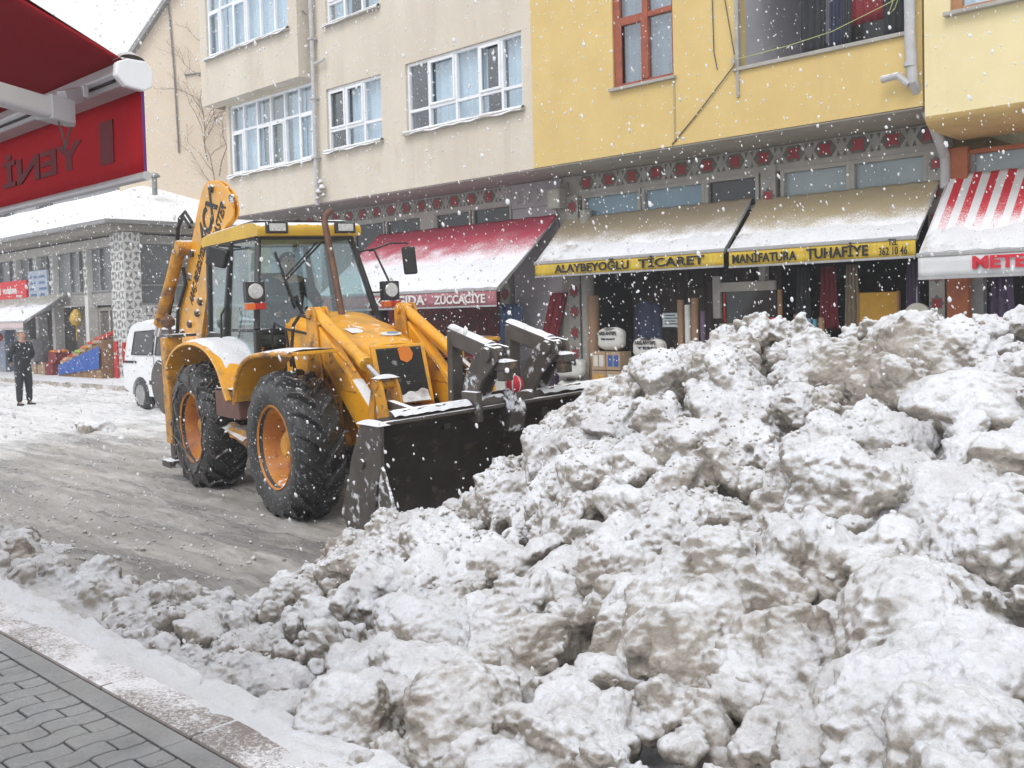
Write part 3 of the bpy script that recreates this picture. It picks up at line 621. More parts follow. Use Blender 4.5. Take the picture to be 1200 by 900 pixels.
for pts in ([(-10.6,31.96,11.9),(-10.5,31.96,9.6),(-10.45,31.96,7.1)], [(-10.2,31.96,9.55),(-9.6,31.96,9.6)]): cr.tube([(*wf(p[0],p[1]),p[2]) for p in pts], .03, 5)
T.part('wall_crack', cr, M['tilegrey'])
# climbing vine, bare, on the gable wall
T = Thing('climbing_vine', 'bare leafless vine climbing the peach gable wall beside the cream block', 'plant', (*wf(-9.3,31.8), 5))
vm = MB()
def branch(p, d, L, r, lev):
    pts = [p]; q = Vector(p)
    for i in range(5):
        d = (d + Vector((random.uniform(-.35,.35), random.uniform(-.08,.08), random.uniform(-.3,.35)))).normalized(); q = q + d*L/5; pts.append(q.copy())
        if lev and random.random() < .75: branch(q.copy(), (d + Vector((random.choice((-1,1))*random.uniform(.4,1.1),0,random.uniform(-.3,.6)))).normalized(), L*random.uniform(.35,.6), r*.6, lev-1)
    vm.tube([(*wf(a.x, a.y), a.z) for a in pts], [r*(1-.12*i) for i in range(6)], 5)
for x, z in ((-9.3,5.5),(-9.15,6.3),(-9.2,8.0),(-9.5,6.8)): branch(Vector((x,31.8,z)), Vector((random.uniform(-.6,.1),0,1)), 2.4, .020, 3)
T.part('stems', vm, M['bark'])

# ---- low corner building with the snow roof
T = Thing('corner_shop_building', 'low grey corner building with triangle tiled pillars and deep snow roof', 'building', (-21, -1, 0))
cb = MB()
cb.box(-36,-20.62,-10,-1.3,.0,.3)
cb.box(-36,-20.62,-9.9,-1.25,4.05,4.3); cb.box(-36,-20.62,-1.25,-1.0,4.02,4.30)
T.part('wall_band', cb, M['stone'])
ev = MB(); ev.prism([(-36.5,-.35),(-20.1,-.35),(-20.1,-10),(-36.5,-10)], 4.36, 4.58, 'z'); E_ = T.part('eaves', ev, M['soffit'], bevel=.02)
rf = MB()
def roofz(a, b):
    u = -36.8 + 16.9*a; w = -10.5 + 10.35*b
    e_ = min(1, (1-b)*4.2)*1.0; s_ = min(1, (1-a)*5.5)*1.0
    z = 4.60 + 1.5*min(e_, s_)**.8*(1) + .10*noise.noise(Vector((u*.4,w*.4,2)))
    if b > .985 or a > .985: z = 4.62
    return (u, w, z)
rf.grid(roofz, 60, 40); T.part('snow_roof', rf, M['roofsnow'], smooth='all')
ed = MB(); ed.box(-36.8,-19.9,-.17,-.12,4.55,4.66); ed.box(-19.93,-19.87,-10.4,-.12,4.55,4.66); T.part('gutter', ed, M['grey_metal'])
def tri_tiles(T, pts_fn, nx, nz_, sx, sz, name, parent):
    tg = MB()
    for i in range(nx):
        for j in range(nz_):
            for q in range(2):   # each tile: two dark triangles meeting at a point
                a0, a1 = i*sx+.02, (i+1)*sx-.02; z0_, z1_ = j*sz, (j+1)*sz; c = (a0+a1)/2; zc = (z0_+z1_)/2
                tr_ = [(a0,z0_+.02),(a1,z0_+.02),(c,zc-.01)] if q == 0 else [(a0,z1_-.02),(c,zc+.01),(a1,z1_-.02)]
                if (i+j) % 2: tr_ = [(a0,z0_+.03),(c-.02,zc),(a0,z1_-.03)] if q == 0 else [(a1,z0_+.03),(a1,z1_-.03),(c+.02,zc)]
                n0 = len(tg.v); tg.add([pts_fn(x, z, d) for d in (0,.012) for x, z in tr_], [(0,1,2),(5,4,3),(0,3,4,1),(1,4,5,2),(2,5,3,0)])
    parent.m = 1; parent.add(tg.v, tg.f)
# corner pillar: front face and side face
pm = MB(); pm.box(-21.05,-20.2,-1.25,-.75,.1,4.34); 
tri_tiles(T, lambda x, z, d: (-20.20+d, -.75-.5+x*.98, .15+z), 2, 15, .25, .28, 'triangle_tiles', pm)
tri_tiles(T, lambda x, z, d: (-21.05+x, -.75+d, .15+z), 3, 15, .28, .28, 'triangle_tiles', pm); T.part('tiled_pillar', pm, [M['tilewhite'], M['tilegrey']])
for u in (-23.4,-26.0,-27.4,-29.2):
    pm = MB(); pm.box(u-.12,u+.12,-1.3,-1.0,.1,4.05); tri_tiles(T, lambda x, z, d: (u-.12+x, -1.0+d, 2.6+z), 1, 5, .24, .28, 'triangle_tiles', pm); T.part('tiled_pillar', pm, [M['tilewhite'], M['tilegrey']])
# mezzanine glazing on both faces, shopfront below
gz = MB(); gz.box(-36,-21.05,-1.22,-1.18,2.7,4.05); gz.box(-20.72,-20.68,-9.9,-1.3,2.28,4.05); G1 = T.part('mezzanine_window', gz, mat('murky_glass',(.11,.125,.13),(.17,.185,.19),.9,.3))
fm = MB()
for u in [-21.9,-22.6,-24.1,-24.8,-26.7,-28.2,-30,-31,-32]: fm.box(u-.03,u+.03,-1.17,-1.1,2.7,4.05)
for w in (-2.5,-3.7,-5.2,-7): fm.box(-20.67,-20.6,w-.03,w+.03,2.28,4.05)
fm.box(-36,-21.1,-1.175,-1.095,4.0,4.05); fm.box(-36,-21.1,-1.175,-1.095,2.7,2.74); fm.box(-20.665,-20.605,-9.9,-1.3,2.80,2.86); fm.box(-20.665,-20.61,-9.9,-1.3,2.24,2.30)
T.part('window_frame', fm, M['grey_metal'], G1)
sb = MB(); sb.box(-20.75,-20.62,-9.9,-1.3,1.68,2.24); tri_tiles(T, lambda x, z, d: (-20.62+d, -9.8+x, 1.72+z), 33, 2, .25, .25, 'triangle_tiles', sb); T.part('tiled_band', sb, [M['tilewhite'], M['tilegrey']])
sb = MB(); sb.box(-20.75,-20.64,-9.9,-1.3,.1,.5); sb.box(-20.75,-20.64,-9.9,-1.3,1.45,1.68)
for w in (-2.6,-4.2,-6): sb.box(-20.75,-20.64,w-.1,w+.1,.5,1.45)
T.part('side_wall', sb, M['stone'])
sb = MB(); sb.box(-20.82,-20.78,-9.9,-1.3,.3,1.6); T.part('side_shop_window', sb, M['darkglass'])
tb = MB(); tb.box(-36,-21.05,-1.24,-1.14,2.32,2.7); T.part('tiled_lintel', tb, mat('speckled_tile',(.34,.33,.31),(.22,.215,.21),14,.7))
sh = MB(); sh.box(-36,-25.2,-1.9,-1.7,.1,2.3); sh.box(-25.2,-21.05,-1.5,-1.4,.1,2.3); S1 = T.part('shopfront', sh, mat('shopfront_back',(.11,.10,.095),(.16,.15,.14),1.5,.7))
fm = MB()
for u in (-24.2,-23.2,-22.5,-21.8): fm.box(u-.05,u+.05,-1.4,-1.30,.8,2.2)
fm.box(-24.3,-21.2,-1.4,-1.31,2.12,2.22); fm.box(-24.3,-21.2,-1.4,-1.31,.74,.80); T.part('window_frame', fm, M['stone'], S1)
# ---- things on and behind that roof
T = Thing('chimney', 'dark brick chimney poking out of the snow covered roof', 'chimney', (*wf(-13.6,38), 6.5))
c_ = MB(); x, y = wf(-13.2,36.5); c_.box(x-.16,x+.16,y-.16,y+.16,6.6,7.35); c_.box(x+.16,x+.36,y-.1,y+.1,6.9,7.15); T.part('stack', c_, mat('chimney_brick',(.20,.13,.13),(.3,.27,.27),14,.8), bevel=.02)
T = Thing('roof_vent', 'small grey vent cowl standing in the roof snow', 'vent', (*wf(-10.5,29.5), 5.5))
c_ = MB(); x, y = wf(-10.75,30.5); c_.tube([(x,y,5.6),(x,y,6.15)], .08, 10); c_.lathe([(.16,-.05),(.18,.0),(.10,.08)], (x,y,6.18), 'z', 12); T.part('cowl', c_, M['grey_metal'], smooth=True)
T = Thing('distant_building', 'hazy grey terrace of houses far behind the snow roof', 'building', (*wf(-26,52), 0))
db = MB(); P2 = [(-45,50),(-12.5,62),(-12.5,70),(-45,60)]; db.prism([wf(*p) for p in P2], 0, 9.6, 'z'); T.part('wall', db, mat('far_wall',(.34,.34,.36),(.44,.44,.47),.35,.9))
db = MB(); db.prism([wf(*p) for p in [(-46,49.4),(-12,61.4),(-12,71),(-46,61)]], 9.62, 9.9, 'z'); T.part('roof', db, M['roofsnow'])
for i in range(14):
    db = MB()
    x = -40+1.9*i; y = 50+(x+45)*.369-.1; a = wf(x,y); b = wf(x+.8,y+.295)
    db.add([(*a,7.4),(*b,7.4),(*b,8.7),(*a,8.7)], [(0,1,2,3)]); T.part('window', db, M['darkglass'])
# ================================================================ AWNINGS
def awning(name, label, u0, u1, wt, zt, wf_, zf, zb, m, mval, texts, group=None, snowmax=.05, edge=.45, sag=.03, bar=None, lean=0):
    uc = (u0+u1)/2
    T = Thing(name, label, 'awning', (uc, wt, 0), group=group)
    def f(off=0, s0=0):
        def g(a, b):
            b2 = s0 + (1-s0)*b; u = u0 + (u1-u0)*a
            w = wt + (wf_-wt)*b2; z = zt + (zf-zt)*b2 - sag*math.sin(math.pi*b2)*(.6+.4*math.sin(a*9)) + .006*math.sin(a*60)
            if callable(off): z += off(a, b2, u)
            return (u, w, z)
        return g
    c = MB(); c.grid(f(), 60, 24); T.part('canopy', c, m, smooth='all', solid=.008)
    def th(a, b, u):
        e_ = edge + .10*noise.noise(Vector((u*1.6, .3, 1))) + .04*noise.noise(Vector((u*7, .3, 1)))
        t = max(-.02, min(1, (b-e_)/.25)); t = t*t*(3-2*t) if t > 0 else t
        endf = min(1, (1-b)*14+.35)*min(1, a*30+.2, (1-a)*30+.2)
        return (snowmax*t*endf*(1+.35*noise.fractal(Vector((u*4, b*4, 7)), .8, 2, 4)) if t > 0 else -.02)
    s = MB(); s.grid(f(th, .1), 110, 30); T.part('snow_cover', s, M['snow_clean'], smooth='all')
    # snow lip over the front bar
    v = MB(); n_ = 60
    v.grid(lambda a, b: (u0+(u1-u0)*a, wf_+.012+.010*math.sin(a*37)*b+.03*b*lean, zf-.02-(zf-.02-zb)*b), n_, 3); V = T.part('valance', v, mval, smooth='all', solid=.006)
    b_ = MB(); b_.box(u0-.02, u1+.02, wf_-.045, wf_+.028, zf-.04, zf+.012); T.part('front_bar', b_, M['awngrey'], bevel=.01)
    b_ = MB(); b_.box(u0, u1, wf_-.0, wf_+.03, zb-.018, zb+.012); T.part('bottom_hem', b_, M['awngrey'], bevel=.004)
    for u in (u0+.03, u1-.03): a_ = MB(); a_.bar((u, wt+.02, zt-.05), (u, wf_-.03, zf-.05), .035, .05); T.part('side_rail', a_, M['awngrey'])
    for u, k in ((u0+.35, 1), (u1-.35, -1)):
        a_ = MB(); a_.tube([(u, wt+.03, zt-.35), (u+.45*k, (wt+wf_)/2, (zt+zf)/2-.22), (u, wf_-.03, zf-.06)], .022, 8)
        T.part('folding_arm', a_, M['awngrey'], smooth=True)
    for t, a, b, z0, z1, mt_, bold in texts:
        tm = text_mb(t, b-a, z1-z0, lambda x, y, d: (a+x, wf_+.040+d, z0+y), .006, bold)
        T.part('lettering', tm, mt_, V)
    return T
tan = awning_mat('tan_awning', (.40,.335,.235), (.33,.27,.18), (3.32, 2.55), .53)
M['yval'] = mat('yellow_valance', (.66,.47,.04), (.52,.36,.04), 5, .7, stretch=(6,6,.4), spots=((.74,.66,.45), .62, 10))
awning('shop_awning', 'tan awning under snow with yellow valance reading ALAYBEYOĞLU TİCARET', -3.76, -.12, -1, 3.35, -.2, 2.575, 2.335, tan, M['yval'],
       [('ALAYBEYOĞLU', -3.30, -1.78, 2.375, 2.555, M['blackplain'], .03), ('TİCARET', -1.60, -.42, 2.375, 2.555, M['blackplain'], .03)], 'awnings over the shops', edge=.60, snowmax=.03)
tan2 = awning_mat('tan_awning_second', (.43,.36,.23), (.36,.29,.17), (3.32, 2.55), .58)
awning('shop_awning', 'tan awning under snow with yellow valance reading MANİFATURA TUHAFİYE and a telephone number', -.03, 2.61, -1, 3.32, -.2, 2.565, 2.315, tan2, M['yval'],
       [('MANİFATURA', .04, 1.03, 2.355, 2.525, M['blackplain'], .03), ('TUHAFİYE', 1.17, 2.02, 2.355, 2.545, M['blackplain'], .03), ('TEL', 2.28, 2.40, 2.47, 2.55, M['blackplain'], .01), ('362 10 46', 2.16, 2.52, 2.35, 2.45, M['blackplain'], .01)], 'awnings over the shops', edge=.64, snowmax=.03)
redaw = awning_mat('red_awning', (.48,.065,.105), (.40,.05,.085), (3.42, 2.16), .45)
M['pinkval'] = mat('faded_red_valance', (.40,.16,.18), (.33,.12,.14), 5, .8, spots=((.62,.5,.52), .58, 22))
awning('shop_awning', 'faded red awning half covered with snow reading GIDA ZÜCCACİYE', -8.9, -3.93, -1, 3.44, .57, 2.16, 1.87, redaw, M['pinkval'],
       [('GIDA·', -6.42, -5.62, 1.92, 2.10, M['paper'], .03), ('ZÜCCACİYE', -5.42, -4.16, 1.92, 2.12, M['paper'], .03), ('AKEL', -7.3, -6.55, 1.92, 2.08, M['paper'], .03)], 'awnings over the shops', edge=.52, snowmax=.045)
stra = awning_mat('striped_awning', (.62,.03,.05), (.55,.02,.04), (3.36, 2.32), .56, stripes=((.72,.73,.75), .205))
M['whiteval'] = mat('white_valance', (.66,.68,.70), (.58,.60,.62), 5, .8)
awning('shop_awning', 'red and white striped awning with white valance and red lettering', 2.72, 5.6, -1, 3.36, -.0, 2.33, 2.035, stra, M['whiteval'],
       [('METE', 3.36, 3.95, 2.12, 2.27, plain('red_print',(.6,.02,.04)), .045)], 'awnings over the shops', edge=.62, snowmax=.05)
greyaw = awning_mat('grey_awning', (.36,.34,.31), (.28,.265,.24), (2.75, 1.75), .40)
awning('shop_awning', 'grey brown awning with pinkish striped valance over the fruit shop', -31.0, -24.9, -1.0, 2.74, .35, 1.86, 1.62, greyaw, mat('pink_striped_valance',(.55,.38,.38),(.6,.55,.55),16,.8,stretch=(3,3,.1)), [], 'awnings over the shops', edge=.40, snowmax=.06)

# ---- awning right over the camera's pavement
T = Thing('pavement_awning', 'large dark red awning seen from below with mirrored lettering on its valance', 'awning', (3.3, 12.6, 0))
def redcloth(name, c, c2):
    m, n, b, o = new_mat(name); vec = tcoord(n, (.3, 1.2, 1)); col = mixc(n, nz(n, vec, 3, 5), c, c2)
    n.links.new(col, b.inputs['Base Color']); b.inputs['Roughness'].default_value = .8
    tl = n.nodes.new('ShaderNodeBsdfTranslucent'); n.links.new(col, tl.inputs[0]); mx = n.nodes.new('ShaderNodeMixShader'); mx.inputs[0].default_value = .45
    n.links.new(b.outputs[0], mx.inputs[1]); n.links.new(tl.outputs[0], mx.inputs[2]); n.links.new(mx.outputs[0], o.inputs[0]); return m
rc = redcloth('red_awning_cloth', (.44,.020,.032), (.34,.016,.026)); rc2 = redcloth('red_valance_cloth', (.55,.015,.028), (.48,.012,.024))
c = MB(); c.grid(lambda a, b: (4.58-6.6*a, 10.72+2.3*b, 2.535+.46*b*2.3-.03*math.sin(math.pi*b)), 20, 12); T.part('canopy', c, rc, smooth='all')
s = MB(); s.grid(lambda a, b: (4.565-6.6*a, 10.73+2.2*b, 2.545+.46*b*2.2+.05*min(1,a*60,b*12)*(1+.5*noise.noise(Vector((a*20,b*6,1))))), 60, 20); T.part('snow_cover', s, M['snow_clean'], smooth='all')
b_ = MB(); b_.prism([(10.68,2.478),(10.71,2.468),(10.76,2.476),(10.785,2.51),(10.77,2.545),(10.70,2.548),(10.675,2.52)], 4.56, -2, 'x'); FB = T.part('front_bar', b_, M['fgbar'], bevel=.004)
b_ = MB(); b_.box(4.55,-2,10.772,10.779,2.487,2.494); T.part('bar_groove', b_, M['blackplain'], FB)
b_ = MB(); b_.prism([(10.672,2.478),(10.70,2.462),(10.76,2.470),(10.79,2.50),(10.785,2.54),(10.75,2.556),(10.69,2.556),(10.668,2.53)], 4.562, 4.590, 'x'); T.part('end_cap', b_, M['white_paint'], FB, bevel=.006)
s = MB(); s.grid(lambda a, b: (4.535+.05*a, 10.69+.085*b, 2.553+.030*math.sin(math.pi*b)**.5*math.sin(math.pi*min(1,a*.8+.1))**.5), 8, 10); T.part('cap_snow', s, M['snow_clean'], smooth='all')
v = MB(); v.grid(lambda a, b: (4.57-6.5*a, 10.70+.004*math.sin(a*30)*b, 2.47-.262*b), 60, 4); V = T.part('valance', v, rc2, smooth='all', solid=.002)
b_ = MB(); b_.tube([(4.585,10.70,2.203),(-2,10.70,2.203)], .014, 10); T.part('bottom_rod', b_, M['fgbar'], smooth=True)
b_ = MB(); b_.tube([(4.575,10.70,2.47),(4.575,10.70,2.2)], .005, 6); T.part('valance_piping', b_, plain('purple_piping',(.12,.02,.16)))
dkred = plain('dark_red_print', (.13,.004,.01))
def mir(u0, u1, z0, z1): return lambda x, y, d: (u0+x, 10.70+d, z0+y)
# street side reads YENİ; seen from behind it is mirrored
tm = text_mb('YENİ', .74, .125, lambda x, y, d: (4.13-x, 10.70+d, 2.285+y), .004, .03, two=True)
T.part('lettering', tm, dkred, V)
b_ = MB(); b_.box(4.27,4.37,10.695,10.706,2.27,2.41); T.part('printed_block', b_, dkred, V)
# folding arm
b_ = MB(); b_.bar((4.98,12.02,2.43),(4.455,10.935,2.40),.055,.062); A_ = T.part('arm', b_, M['fgbar'], bevel=.012, seg=3)
b_ = MB(); b_.bar((4.468,10.96,2.40),(4.42,10.87,2.40),.064,.074); b_.tube([(4.418,10.865,2.36),(4.418,10.865,2.44)], .018, 12); T.part('arm_knuckle', b_, M['awngrey'], A_, bevel=.004)
b_ = MB(); b_.bar((4.425,10.885,2.44),(4.37,10.80,2.475),.03,.05); b_.box(4.33,4.40,10.79,10.81,2.46,2.50); T.part('arm_bracket', b_, M['fgbar'], A_, bevel=.004)
b_ = MB(); b_.tube([(4.47,10.93,2.40),(4.45,10.90,2.33),(4.42,10.88,2.29),(4.40,10.86,2.34),(4.40,10.84,2.40)], .003, 6); T.part('arm_cable', b_, M['wire'], A_)

# ================================================================ SIGNS AND SHOP GOODS
T = Thing('shop_sign', 'red shop sign with white lettering on the low corner building', 'sign', (-29.2, -.9, 3))
b_ = MB(); b_.box(-30.9,-27.9,-1.0,-.88,2.62,3.28); T.part('panel', b_, plain('sign_red',(.62,.03,.04)), bevel=.01)
b_ = MB(); b_.box(-30.9,-28.9,-.99,-.885,2.42,2.61); T.part('lower_strip', b_, M['paper'])
T.part('lettering', text_mb('vodafone', 1.3, .27, lambda x, y, d: (-30.05+x, -.878+d, 2.84+y), .01, .03), M['paper'])
b_ = MB(); pts = [(math.cos(t)*.17, math.sin(t)*.17) for t in [i*math.pi/8 for i in range(16)]]; b_.prism([(-30.42+x, 2.96+z) for x, z in pts], -.88, -.868); T.part('emblem', b_, M['paper'])
b_ = MB(); b_.prism([(-30.40+x*.45, 2.92+z*.5) for x, z in pts], -.869, -.86); b_.bar((-30.42,-.864,2.98),(-30.30,-.864,3.10),.05,.01); T.part('emblem_mark', b_, plain('sign_red2',(.62,.03,.04)))
T.part('small_lettering', text_mb('cep', .5, .12, lambda x, y, d: (-28.75+x, -.878+d, 2.66+y), .01, .02), M['paper'])
T = Thing('notice_board', 'blue and white notice boards stacked beside the red sign', 'sign', (-27.1, -.9, 3))
b_ = MB(); b_.box(-27.8,-26.2,-1.0,-.93,2.2,3.55); T.part('panel', b_, plain('pale_blue_panel',(.36,.42,.50)))
b_ = MB(); random.seed(3)
for j in range(6):
    for i in range(2):
        a = -27.7+.8*i; b_.box(a,a+.55+random.uniform(-.1,.12),-.93,-.925,2.3+.2*j,2.38+.2*j)
T.part('printed_lines', b_, plain('blue_print',(.10,.16,.30)))
T = Thing('notice_board', 'teal and red low sign strip under the red sign', 'sign', (-28, -.9, 2.2))
b_ = MB(); b_.box(-30.5,-27.82,-.98,-.90,2.1,2.38); T.part('panel', b_, M['teal']); b_ = MB(); b_.box(-29.5,-27.2,-.9,-.84,1.95,2.12); T.part('red_strip', b_, M['red'])
# electric box on the corner pier
T = Thing('junction_box', 'beige electrical box on the corner pier between the red and tan awnings', 'electrical box', (-3.78, -.9, 3.4))
b_ = MB(); b_.box(-3.98,-3.70,-.97,-.78,3.52,3.86); T.part('housing', b_, M['stone'], bevel=.012); b_ = MB(); b_.box(-3.95,-3.73,-.78,-.772,3.55,3.83); T.part('door', b_, mat('box_door',(.44,.42,.36),(.38,.36,.30),5,.6), bevel=.003)
b_ = MB(); b_.tube([(-3.84,-.86,3.52),(-3.84,-.9,3.3),(-3.82,-.95,3.0)], .015, 6); T.part('conduit', b_, M['wire'])

def goods(name, label, cat, mb, m, org, group=None, **k): return top(name, mb, m, label, cat, group, org=org, **k)
def sack(u, w, z, sx, sy, sz, label, rot=0, col='sack', txt=None):
    T = Thing('sack', label, 'sack', (u, w, z), group='sacks in front of the tan awning shop')
    b_ = MB(); n_ = 14
    def f(a, b):
        t = 2*math.pi*a; zz = b; r_ = (1-abs(2*zz-1)**5*.55); c_, s_ = math.cos(t), math.sin(t)
        p_ = (abs(c_)**.55*math.copysign(1, c_), abs(s_)**.55*math.copysign(1, s_))
        return (u+p_[0]*sx/2*r_*(1+.05*noise.noise(Vector((a*5,b*4,u)))), w+p_[1]*sy/2*r_, z+sz*zz+.02*noise.noise(Vector((a*6,b,u)))*(zz > .8))
    b_.grid(f, 28, n_); b_.lathe([(.01,0),(sx*.28,0)], (u,w,z+sz*.985), 'z', 12); T.part('bag', b_, M[col], smooth='all')
    if txt:
        for i, (t, hh) in enumerate(txt): T.part('lettering', text_mb(t, sx*.72*(1 if i == 0 else .8), hh, lambda x, y, d: (u-sx*.36*(1 if i == 0 else .8)+x, w+sy/2+.005+d, z+sz*(.68-.22*i)+y), .006, .02), M['navy'] if i else M['blackplain'])
    return T
sack(-2.50,-.62,1.10,.50,.22,.36,'white sack lettered ARSLANTEPE on the brown carton stack', txt=[('ARSLANTEPE',.06),('YEM SANAYİ',.04)])
sack(-1.70,-.55,.98,.56,.24,.32,'white sack lettered ARSLANTEPE beside the paper notice', txt=[('ARSLANTEPE',.06),('YEM',.04)])
sack(-3.28,-.52,.62,.56,.26,.34,'grey white sack on top of the pink printed sack', txt=[('UN',.07)])
sack(-3.26,-.50,.16,.60,.28,.45,'pinkish printed sack at the foot of the column', txt=[('ŞEKER',.07),('50 KG',.05)])
k_ = 0
for j in range(3):
    for i in range(2):
        T = Thing('carton', ['blue yellow printed carton','brown carton with blue squares','pinkish printed carton'][j] + (' at the column side' if i == 0 else ' towards the doorway') + ' of the carton stack', 'carton', (-2.68+.30*i,-.62,.16+.31*j), group='cartons stacked under the sack')
        x = -2.82+.30*i; b_ = MB(); b_.box(x,x+.285,-.78,-.48,.16+.31*j,.455+.31*j); T.part('box', b_, M['cardboard'], bevel=.004)
        b_ = MB()
        for q in range(2): b_.box(x+.04+.12*q,x+.13+.12*q,-.48,-.475,.22+.31*j,.40+.31*j)
        T.part('printed_panel', b_, M[['blue','yellowboard','sack'][(i+j) % 3]])
for i, (u, r_, c_, zt_, l_) in enumerate([(-3.02,.10,'brownroll',2.0,'tall brown carpet roll beside the stone column'),(-1.28,.055,'brownroll',1.88,'slim brown fabric roll next to the paper notice'),(-1.15,.05,'sack',1.80,'pale patterned fabric roll between two brown rolls'),(-1.02,.06,'brownroll',1.90,'thick orange brown fabric roll by the doorway'),(-.88,.04,'purple',1.70,'purple fabric roll at the end of the row'),
        (.66,.03,'brownroll',1.62,'narrow wooden roll end above the snow'),(.78,.035,'sack',1.56,'grey fabric roll above the snow heap'),(.87,.03,'bottle',1.56,'light blue fabric roll above the snow heap'),(.95,.03,'teal',1.55,'teal fabric roll above the snow heap'),(1.05,.04,'brownroll',1.57,'orange brown fabric roll above the snow heap'),(.42,.035,'wood',1.98,'wooden post like roll beside the shelf')]):
    b_ = MB(); b_.lathe([(r_*.9,0),(r_,.01),(r_,zt_-.16-.01),(r_*.9,zt_-.15),(r_*.3,zt_-.16)], (u,-.80,.15), 'z', 14); goods('fabric_roll', l_, 'fabric roll', b_, M[c_], (u,-.80,.15), 'rolls standing outside the draper', smooth=True)
b_ = MB(); b_.box(-1.62,-1.30,-.80,-.795,1.46,1.68); T = Thing('paper_notice', 'pale paper notice hanging in the dark doorway', 'sign', (-1.46,-.8,1.46)); T.part('sheet', b_, plain('notice_paper',(.45,.52,.55)))
b_ = MB()
for i in range(4): b_.box(-1.58,-1.34-.04*(i % 2),-.795,-.792,1.50+.045*i,1.515+.045*i)
T.part('printed_lines', b_, M['blackplain'])
# dark jacket hanging
b_ = MB(); b_.grid(lambda a, b: (-2.28+.62*a*(1-.25*b)+.08*b, -.9+.10*math.sin(math.pi*a)+.02*math.sin(a*22), 1.05+.85*b-.10*abs(a-.5)*2*b), 20, 10); goods('jacket', 'navy jacket hanging in the doorway above the sacks', 'jacket', b_, M['navy'], (-2,-.9,1), smooth='all', solid=.03)
b_ = MB(); b_.box(-3.0,-.15,-1.9,-1.86,.2,3.3)
T = Thing('display_shelf', 'dark display shelf with hanging goods inside the tan awning shop', 'shelf', (-1.6,-1.9,.2)); T.part('back', b_, mat('dim_goods',(.035,.028,.025),(.10,.075,.06),2.5,.9,stretch=(3,1,1)))
b_ = MB(); random.seed(5)
for i in range(9): u = -2.9+.3*i; b_.box(u,u+.2,-1.84,-1.75,1.7+random.random()*.5,2.9)
T.part('hanging_goods', b_, mat('hanging_goods',(.06,.045,.035),(.02,.02,.03),5,.9))
# shelf bracket frame and bits right of the doorway
T = Thing('wall_shelf', 'beige metal shelf frame with a dark mirror hanging by the doorway', 'shelf', (-.3,-.95,1.6))
b_ = MB(); b_.box(-.79,-.66,-1.0,-.94,1.58,2.22); b_.box(-.66,.26,-1.0,-.94,1.98,2.12); b_.box(-.66,.30,-1.0,-.90,1.45,1.50); T.part('frame', b_, M['stone'], bevel=.006)
b_ = MB(); b_.box(-.62,.26,-1.02,-.99,1.50,1.98); T.part('mirror', b_, M['darkglass'])
b_ = MB(); b_.box(-.62,-.59,-.985,-.97,1.52,1.96); T.part('red_edge', b_, M['red'])
T = Thing('market_rack', 'red topped rack of goods just above the snow heap', 'rack', (.2,-.85,.2))
b_ = MB(); b_.box(-.10,.40,-.95,-.70,1.46,1.58); b_.box(-.55,-.15,-.95,-.75,1.30,1.40); T.part('top', b_, M['red'], bevel=.008)
b_ = MB()
for u in (-.5,.36): b_.box(u-.02,u+.02,-.9,-.86,.14,1.46)
b_.box(-.5,.36,-.93,-.72,1.0,1.03); T.part('stand', b_, M['wood'])
b_ = MB(); b_.box(-.1,.40,-.72,-.69,1.40,1.455); T.part('white_trim', b_, M['paper'])
T = Thing('board', 'tall ochre yellow board leaning in the draper doorway', 'board', (1.8,-1.0,.14))
b_ = MB(); b_.box(1.50,2.06,-1.02,-.98,.14,1.90); T.part('panel', b_, M['yellowboard'], bevel=.01)
b_ = MB(); b_.box(1.49,1.52,-1.03,-.97,.14,1.91); b_.box(2.04,2.07,-1.03,-.97,.14,1.91); T.part('edging', b_, M['wood'])
T = Thing('tape_reel', 'pale green ring shaped reel hanging on the pillar', 'reel', (2.34,-.85,1.55))
b_ = MB(); b_.lathe([(.05,-.03),(.17,-.03),(.17,.03),(.05,.03),(.05,-.03)], (2.36,-.86,1.57), 'y', 28, cap=False); T.part('ring', b_, M['ring'], smooth=True)
b_ = MB(); b_.lathe([(.001,-.031),(.055,-.031),(.055,.034),(.001,.034)], (2.36,-.86,1.57), 'y', 16); T.part('hub', b_, M['wire'])
b_ = MB(); b_.tube([(2.36,-.84,1.62),(2.36,-.84,1.95)], .008, 6); T.part('hook', b_, M['awngrey'])
# clothes hanging in the draper's doorway
random.seed(11)
for i, (u, wd, c_, l_) in enumerate([(.55,.26,'coatgrey','dark grey dress hanging deep in the draper doorway'),(.95,.30,'darkred','dark wine skirt hanging in the draper doorway'),(1.30,.22,'khaki','khaki cloth hanging high in the draper doorway'),(2.15,.22,'purple','dark purple shawl hanging beside the yellow board'),(3.25,.4,'purple','plum curtain cloth hanging under the striped awning')]):
    b_ = MB(); zt_ = 2.3 if i < 4 else 2.05; b_.grid(lambda a, b: (u+(a-.5)*wd*(1-.3*b), -1.25+.03*math.sin(a*20+i), zt_-.9+.9*b), 14, 6); goods('hanging_cloth', l_, 'cloth', b_, M[c_], (u,-1.25,zt_), 'cloth hanging in the shop doorways', smooth='all', solid=.01)
